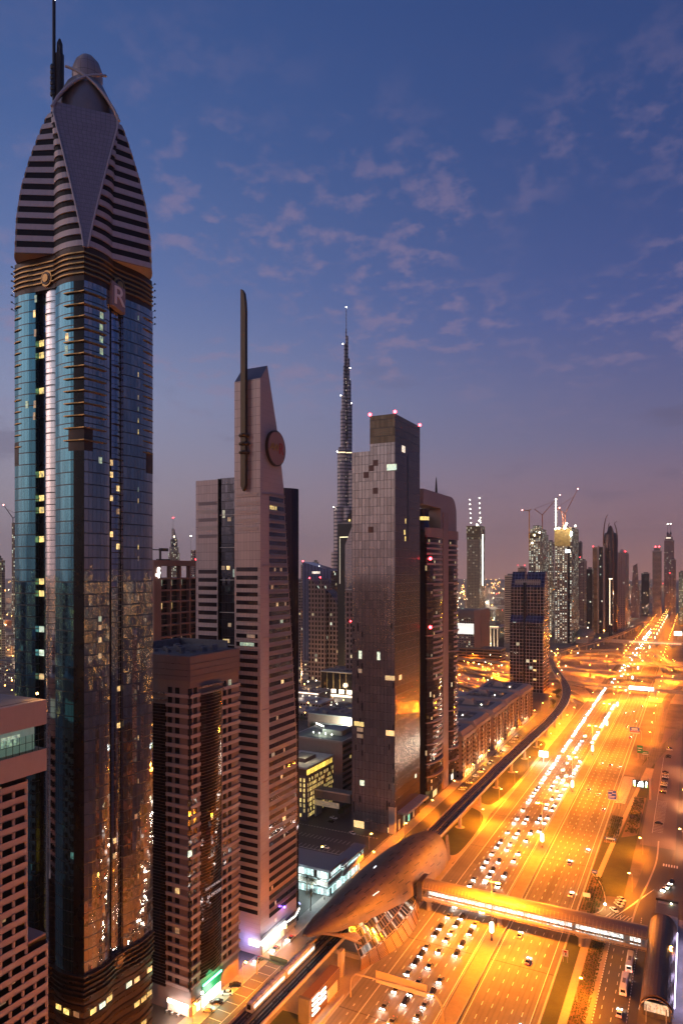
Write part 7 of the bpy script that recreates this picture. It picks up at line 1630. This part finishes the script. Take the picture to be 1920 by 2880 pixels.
for px, py, h, l_ in ((873, 2562, 9.5, 'tallest date palm on the forecourt of the glass pavilion, in front of the others'), (850, 2500, 8.5, 'date palm close to the glass front of the pavilion, by the slab tower'), (862, 2515, 8.5, 'middle date palm before the glass pavilion'), (876, 2520, 7.8, 'date palm right of the others before the pavilion')): X, Y = gp(px, py); palm(X, Y, h, l_, 26, 2.9)
def tree(x, y, h, r, label, grp=None, n=260):
    o = thing('tree', label, 'tree', (x, y, 0), grp); mb = MB(); mb.tube([(x, y, 0), (x + .2, y, h * .55)], .22, 6, r2=.12)
    cl_ = []
    for k in range(7):
        a = rng.random() * 6.28; q = rng.random() * r * .65; c = (x + q * math.cos(a), y + q * math.sin(a), h * (.6 + .3 * rng.random())); cl_.append(c); mb.tube([(x + .1, y, h * .42), c], .08, 4)
    mb.build('trunk', M_trunk, o); mb = MB()
    for c in cl_:
        for _ in range(n // 7):
            v = Vector((rng.gauss(0, 1), rng.gauss(0, 1), rng.gauss(0, .8))).normalized() * (r * .5 * rng.random() ** .4); p = Vector(c) + v; u = Vector((rng.gauss(0, 1), rng.gauss(0, 1), rng.gauss(0, 1))).normalized() * rng.uniform(.22, .5); w = u.cross(Vector((rng.gauss(0, 1), rng.gauss(0, 1), rng.gauss(0, 1)))).normalized() * rng.uniform(.2, .4); mb.face([p - u, p - w, p + u, p + w])
    mb.build('crown', M_leaf, o); return o
for k in range(7): X, Y = gp(1300 + k * 9, 1985 - k * 5 if k % 2 else 1972); tree(X, Y, 10, 5.5, 'dark tree behind the terraced blocks beside the grey office', 'trees behind the terraced blocks')
for k in range(8): X, Y = gp(1553 + rng.random() * 22, 1950 + rng.random() * 60); tree(X, Y, 9, 4.5, 'dark tree between the grid tower and the viaduct', 'trees at the foot of the grid tower')
for k in range(9): X, Y = gp(845 + rng.random() * 80, 2030 + rng.random() * 60); tree(X, Y, 9, 5, 'dark tree among the villas behind the grey block', 'trees among the villas')
for k in range(5): X, Y = gp(955 + k * 8, 2300 - k * 6); tree(X, Y, 6, 3, 'small tree beneath the link bridge by the brown glass tower', 'trees under the link bridge')
def person(x, y, rz, top, trou, label):
    o = thing('person', label, 'person', (x, y, 0), rz=0)
    me = bpy.data.meshes.new('body'); V = [(0, 0, .95), (0, 0, 1.25), (0, 0, 1.45), (0, 0, 1.55), (0, .0, 1.68), (.18, 0, 1.42), (.24, .03, 1.15), (.23, -.08, .9), (-.18, 0, 1.42), (-.24, -.02, 1.15), (-.23, .1, .9), (.1, 0, .88), (.11, -.1, .48), (.11, .05, .06), (.11, -.08, .03), (-.1, 0, .88), (-.11, .12, .5), (-.11, .28, .1), (-.11, .18, .03)]
    E = [(0, 1), (1, 2), (2, 3), (3, 4), (2, 5), (5, 6), (6, 7), (2, 8), (8, 9), (9, 10), (0, 11), (11, 12), (12, 13), (13, 14), (0, 15), (15, 16), (16, 17), (17, 18)]
    me.from_pydata(V, E, []); b_ = bpy.data.objects.new('body', me); COL.objects.link(b_); b_.parent = o; b_.rotation_euler = (0, 0, rz); me.materials.append(trou)
    sk_ = b_.modifiers.new('skin', 'SKIN'); rad = [.16, .16, .15, .06, .11, .07, .05, .04, .07, .05, .04, .1, .065, .05, .045, .1, .065, .05, .045]
    for v, r_ in zip(me.skin_vertices[0].data, rad): v.radius = (r_, r_)
    me.skin_vertices[0].data[0].use_root = True; b_.modifiers.new('sub', 'SUBSURF').levels = 1
    mb = MB(); mb.lathe(x, y, [(.17, .98), (.185, 1.2), (.2, 1.38), (.1, 1.5)], 10, ax=1.1, ay=.8); mb.build('shirt', top, o); mb = MB(); mb.lathe(x, y + .01, [(.11, 1.64), (.125, 1.72), (.09, 1.8), (.02, 1.82)], 8); mb.build('hair', M_black, o)
for px, py, l_ in ((590, 2825, 'person in dark clothes walking on the pavement in front of the lit shopfront'), (829, 2614, 'person in dark clothes standing on the pavement beside the slab tower shops'), (912, 2533, 'person walking on the forecourt of the glass pavilion')): X, Y = gp(px, py); person(X, Y, 1.0, pbr('shirt_dark', (.05, .05, .07), .8, var=0), pbr('skin_dark', (.12, .08, .06), .7, var=0), l_)
for k, (px, py) in enumerate(((470, 2847), (485, 2853), (502, 2859), (478, 2834), (495, 2838))):
    X, Y = gp(px, py); o = thing('cafe_table', 'round white café table on the terrace by the lit corner shop', 'table', (X, Y, 0), 'café tables on the corner terrace'); MB().lathe(X, Y, [(.45, .72), (.45, .75)], 12).build('tabletop', M_sw, o); MB().lathe(X, Y, [(.3, 0), (.05, .05), (.04, .72)], 8).build('leg', M_steel, o)
    for a in (0.4, 2.5, 4.6): cx_, cy_ = X + .9 * math.cos(a), Y + .9 * math.sin(a); q = thing('cafe_chair', 'café chair at a round white table on the corner terrace', 'chair', (cx_, cy_, 0), 'café chairs on the corner terrace'); MB().box(cx_ - .22, cx_ + .22, cy_ - .22, cy_ + .22, .42, .46).build('seat', M_dsteel, q); MB().box(cx_ - .22 + .4 * (a < 1), cx_ - .18 + .4 * (a < 1), cy_ - .22, cy_ + .22, .46, .9).build('backrest', M_dsteel, q); mb = MB(); [mb.box(cx_ + i - .02, cx_ + i + .02, cy_ + j - .02, cy_ + j + .02, 0, .42) for i in (-.19, .19) for j in (-.19, .19)]; mb.build('leg', M_dsteel, q)

for px_, w_, z_, (x, y), l_ in ((0, 30, 120, (-250, -40), 'pale apartment tower behind the camera, mirrored in the teal glass'), (0, 34, 150, (-340, 20), 'tall apartment tower behind the camera, mirrored in the teal glass'), (0, 30, 90, (-205, -70), 'banded block behind the camera, mirrored in the teal glass'), (0, 40, 110, (120, 330), 'tower across the highway, mirrored in the dark glass'), (0, 30, 70, (70, 470), 'lower tower across the highway, mirrored in the dark glass')):
    o = thing('apartment_tower', l_, 'tower', (x, y, 0)); MB().box(x - w_ / 2, x + w_ / 2, y - w_ / 2, y + w_ / 2, 0, z_).build('wall', G_rear, o); MB().box(x - w_ / 2 - .4, x + w_ / 2 + .4, y - w_ / 2 - .4, y + w_ / 2 + .4, z_, z_ + 2).build('roof', M_pink, o)

# ------------------------------------------------------------------ lights of the city out to the horizon, all round
def dots(name, n, rmin, rmax, mat, zr, s0, sel=None):
    mb = MB()
    for _ in range(n):
        a = rng.random() * 6.2832; r_ = math.exp(rng.uniform(math.log(rmin), math.log(rmax))); x, y = r_ * math.cos(a), r_ * math.sin(a)
        if -170 < x < 12 and y > 0: continue
        if sel and not sel(x, y): continue
        z = rng.uniform(*zr); s_ = s0 * (r_ / 1500) ** .75 * rng.uniform(.6, 1.4)
        P = [(x - s_, y, z), (x, y - s_, z), (x + s_, y, z), (x, y + s_, z)]; t_, b_ = (x, y, z + s_), (x, y, z - s_)
        for k in range(4): mb.face([P[k], P[(k + 1) % 4], t_]); mb.face([P[(k + 1) % 4], P[k], b_])
    o = mb.build(name, mat); o['kind'] = 'stuff'
DE = lambda n, c, s_: emis(n, c, s_)
dots('distant_city_lights', 9500, 700, 13000, DE('city_orange', (1, .45, .1), 30), (5, 16), .95)
dots('distant_city_lights', 3800, 700, 13000, DE('city_white', (1, .85, .6), 22), (5, 30), .8)
dots('distant_city_lights', 350, 900, 12000, DE('city_red', (1, .04, .03), 14), (25, 90), .8)
dots('distant_city_lights', 500, 700, 9000, DE('city_green', (.6, 1, .75), 8), (5, 25), .8)
# lit neighbourhoods
for k in range(75):
    a = rng.uniform(-.1, 1.25) + math.pi / 2; r_ = rng.uniform(900, 5200); x, y = r_ * math.cos(a), r_ * math.sin(a)
    if -190 < x < 20: continue
    alight('district_glow', (x, y, 22), 90000 * (r_ / 1000) ** 1.3, rng.choice([SODIUM, (1, .6, .25), (1, .8, .55)]), 2)

# ------------------------------------------------------------------ dusk haze
hm = bpy.data.materials.new('haze'); hm.use_nodes = True; t = NT(hm.node_tree); t.n.clear()
v = t.new('ShaderNodeVolumePrincipled'); v.inputs['Color'].default_value = (.95, .93, .95, 1); v.inputs['Density'].default_value = .00006; v.inputs['Anisotropy'].default_value = .3
t.l.new(v.outputs[0], t.new('ShaderNodeOutputMaterial').inputs['Volume'])
o = MB().box(-14500, 14500, -14500, 14500, -2, 900).build('haze', hm); o['kind'] = 'stuff'
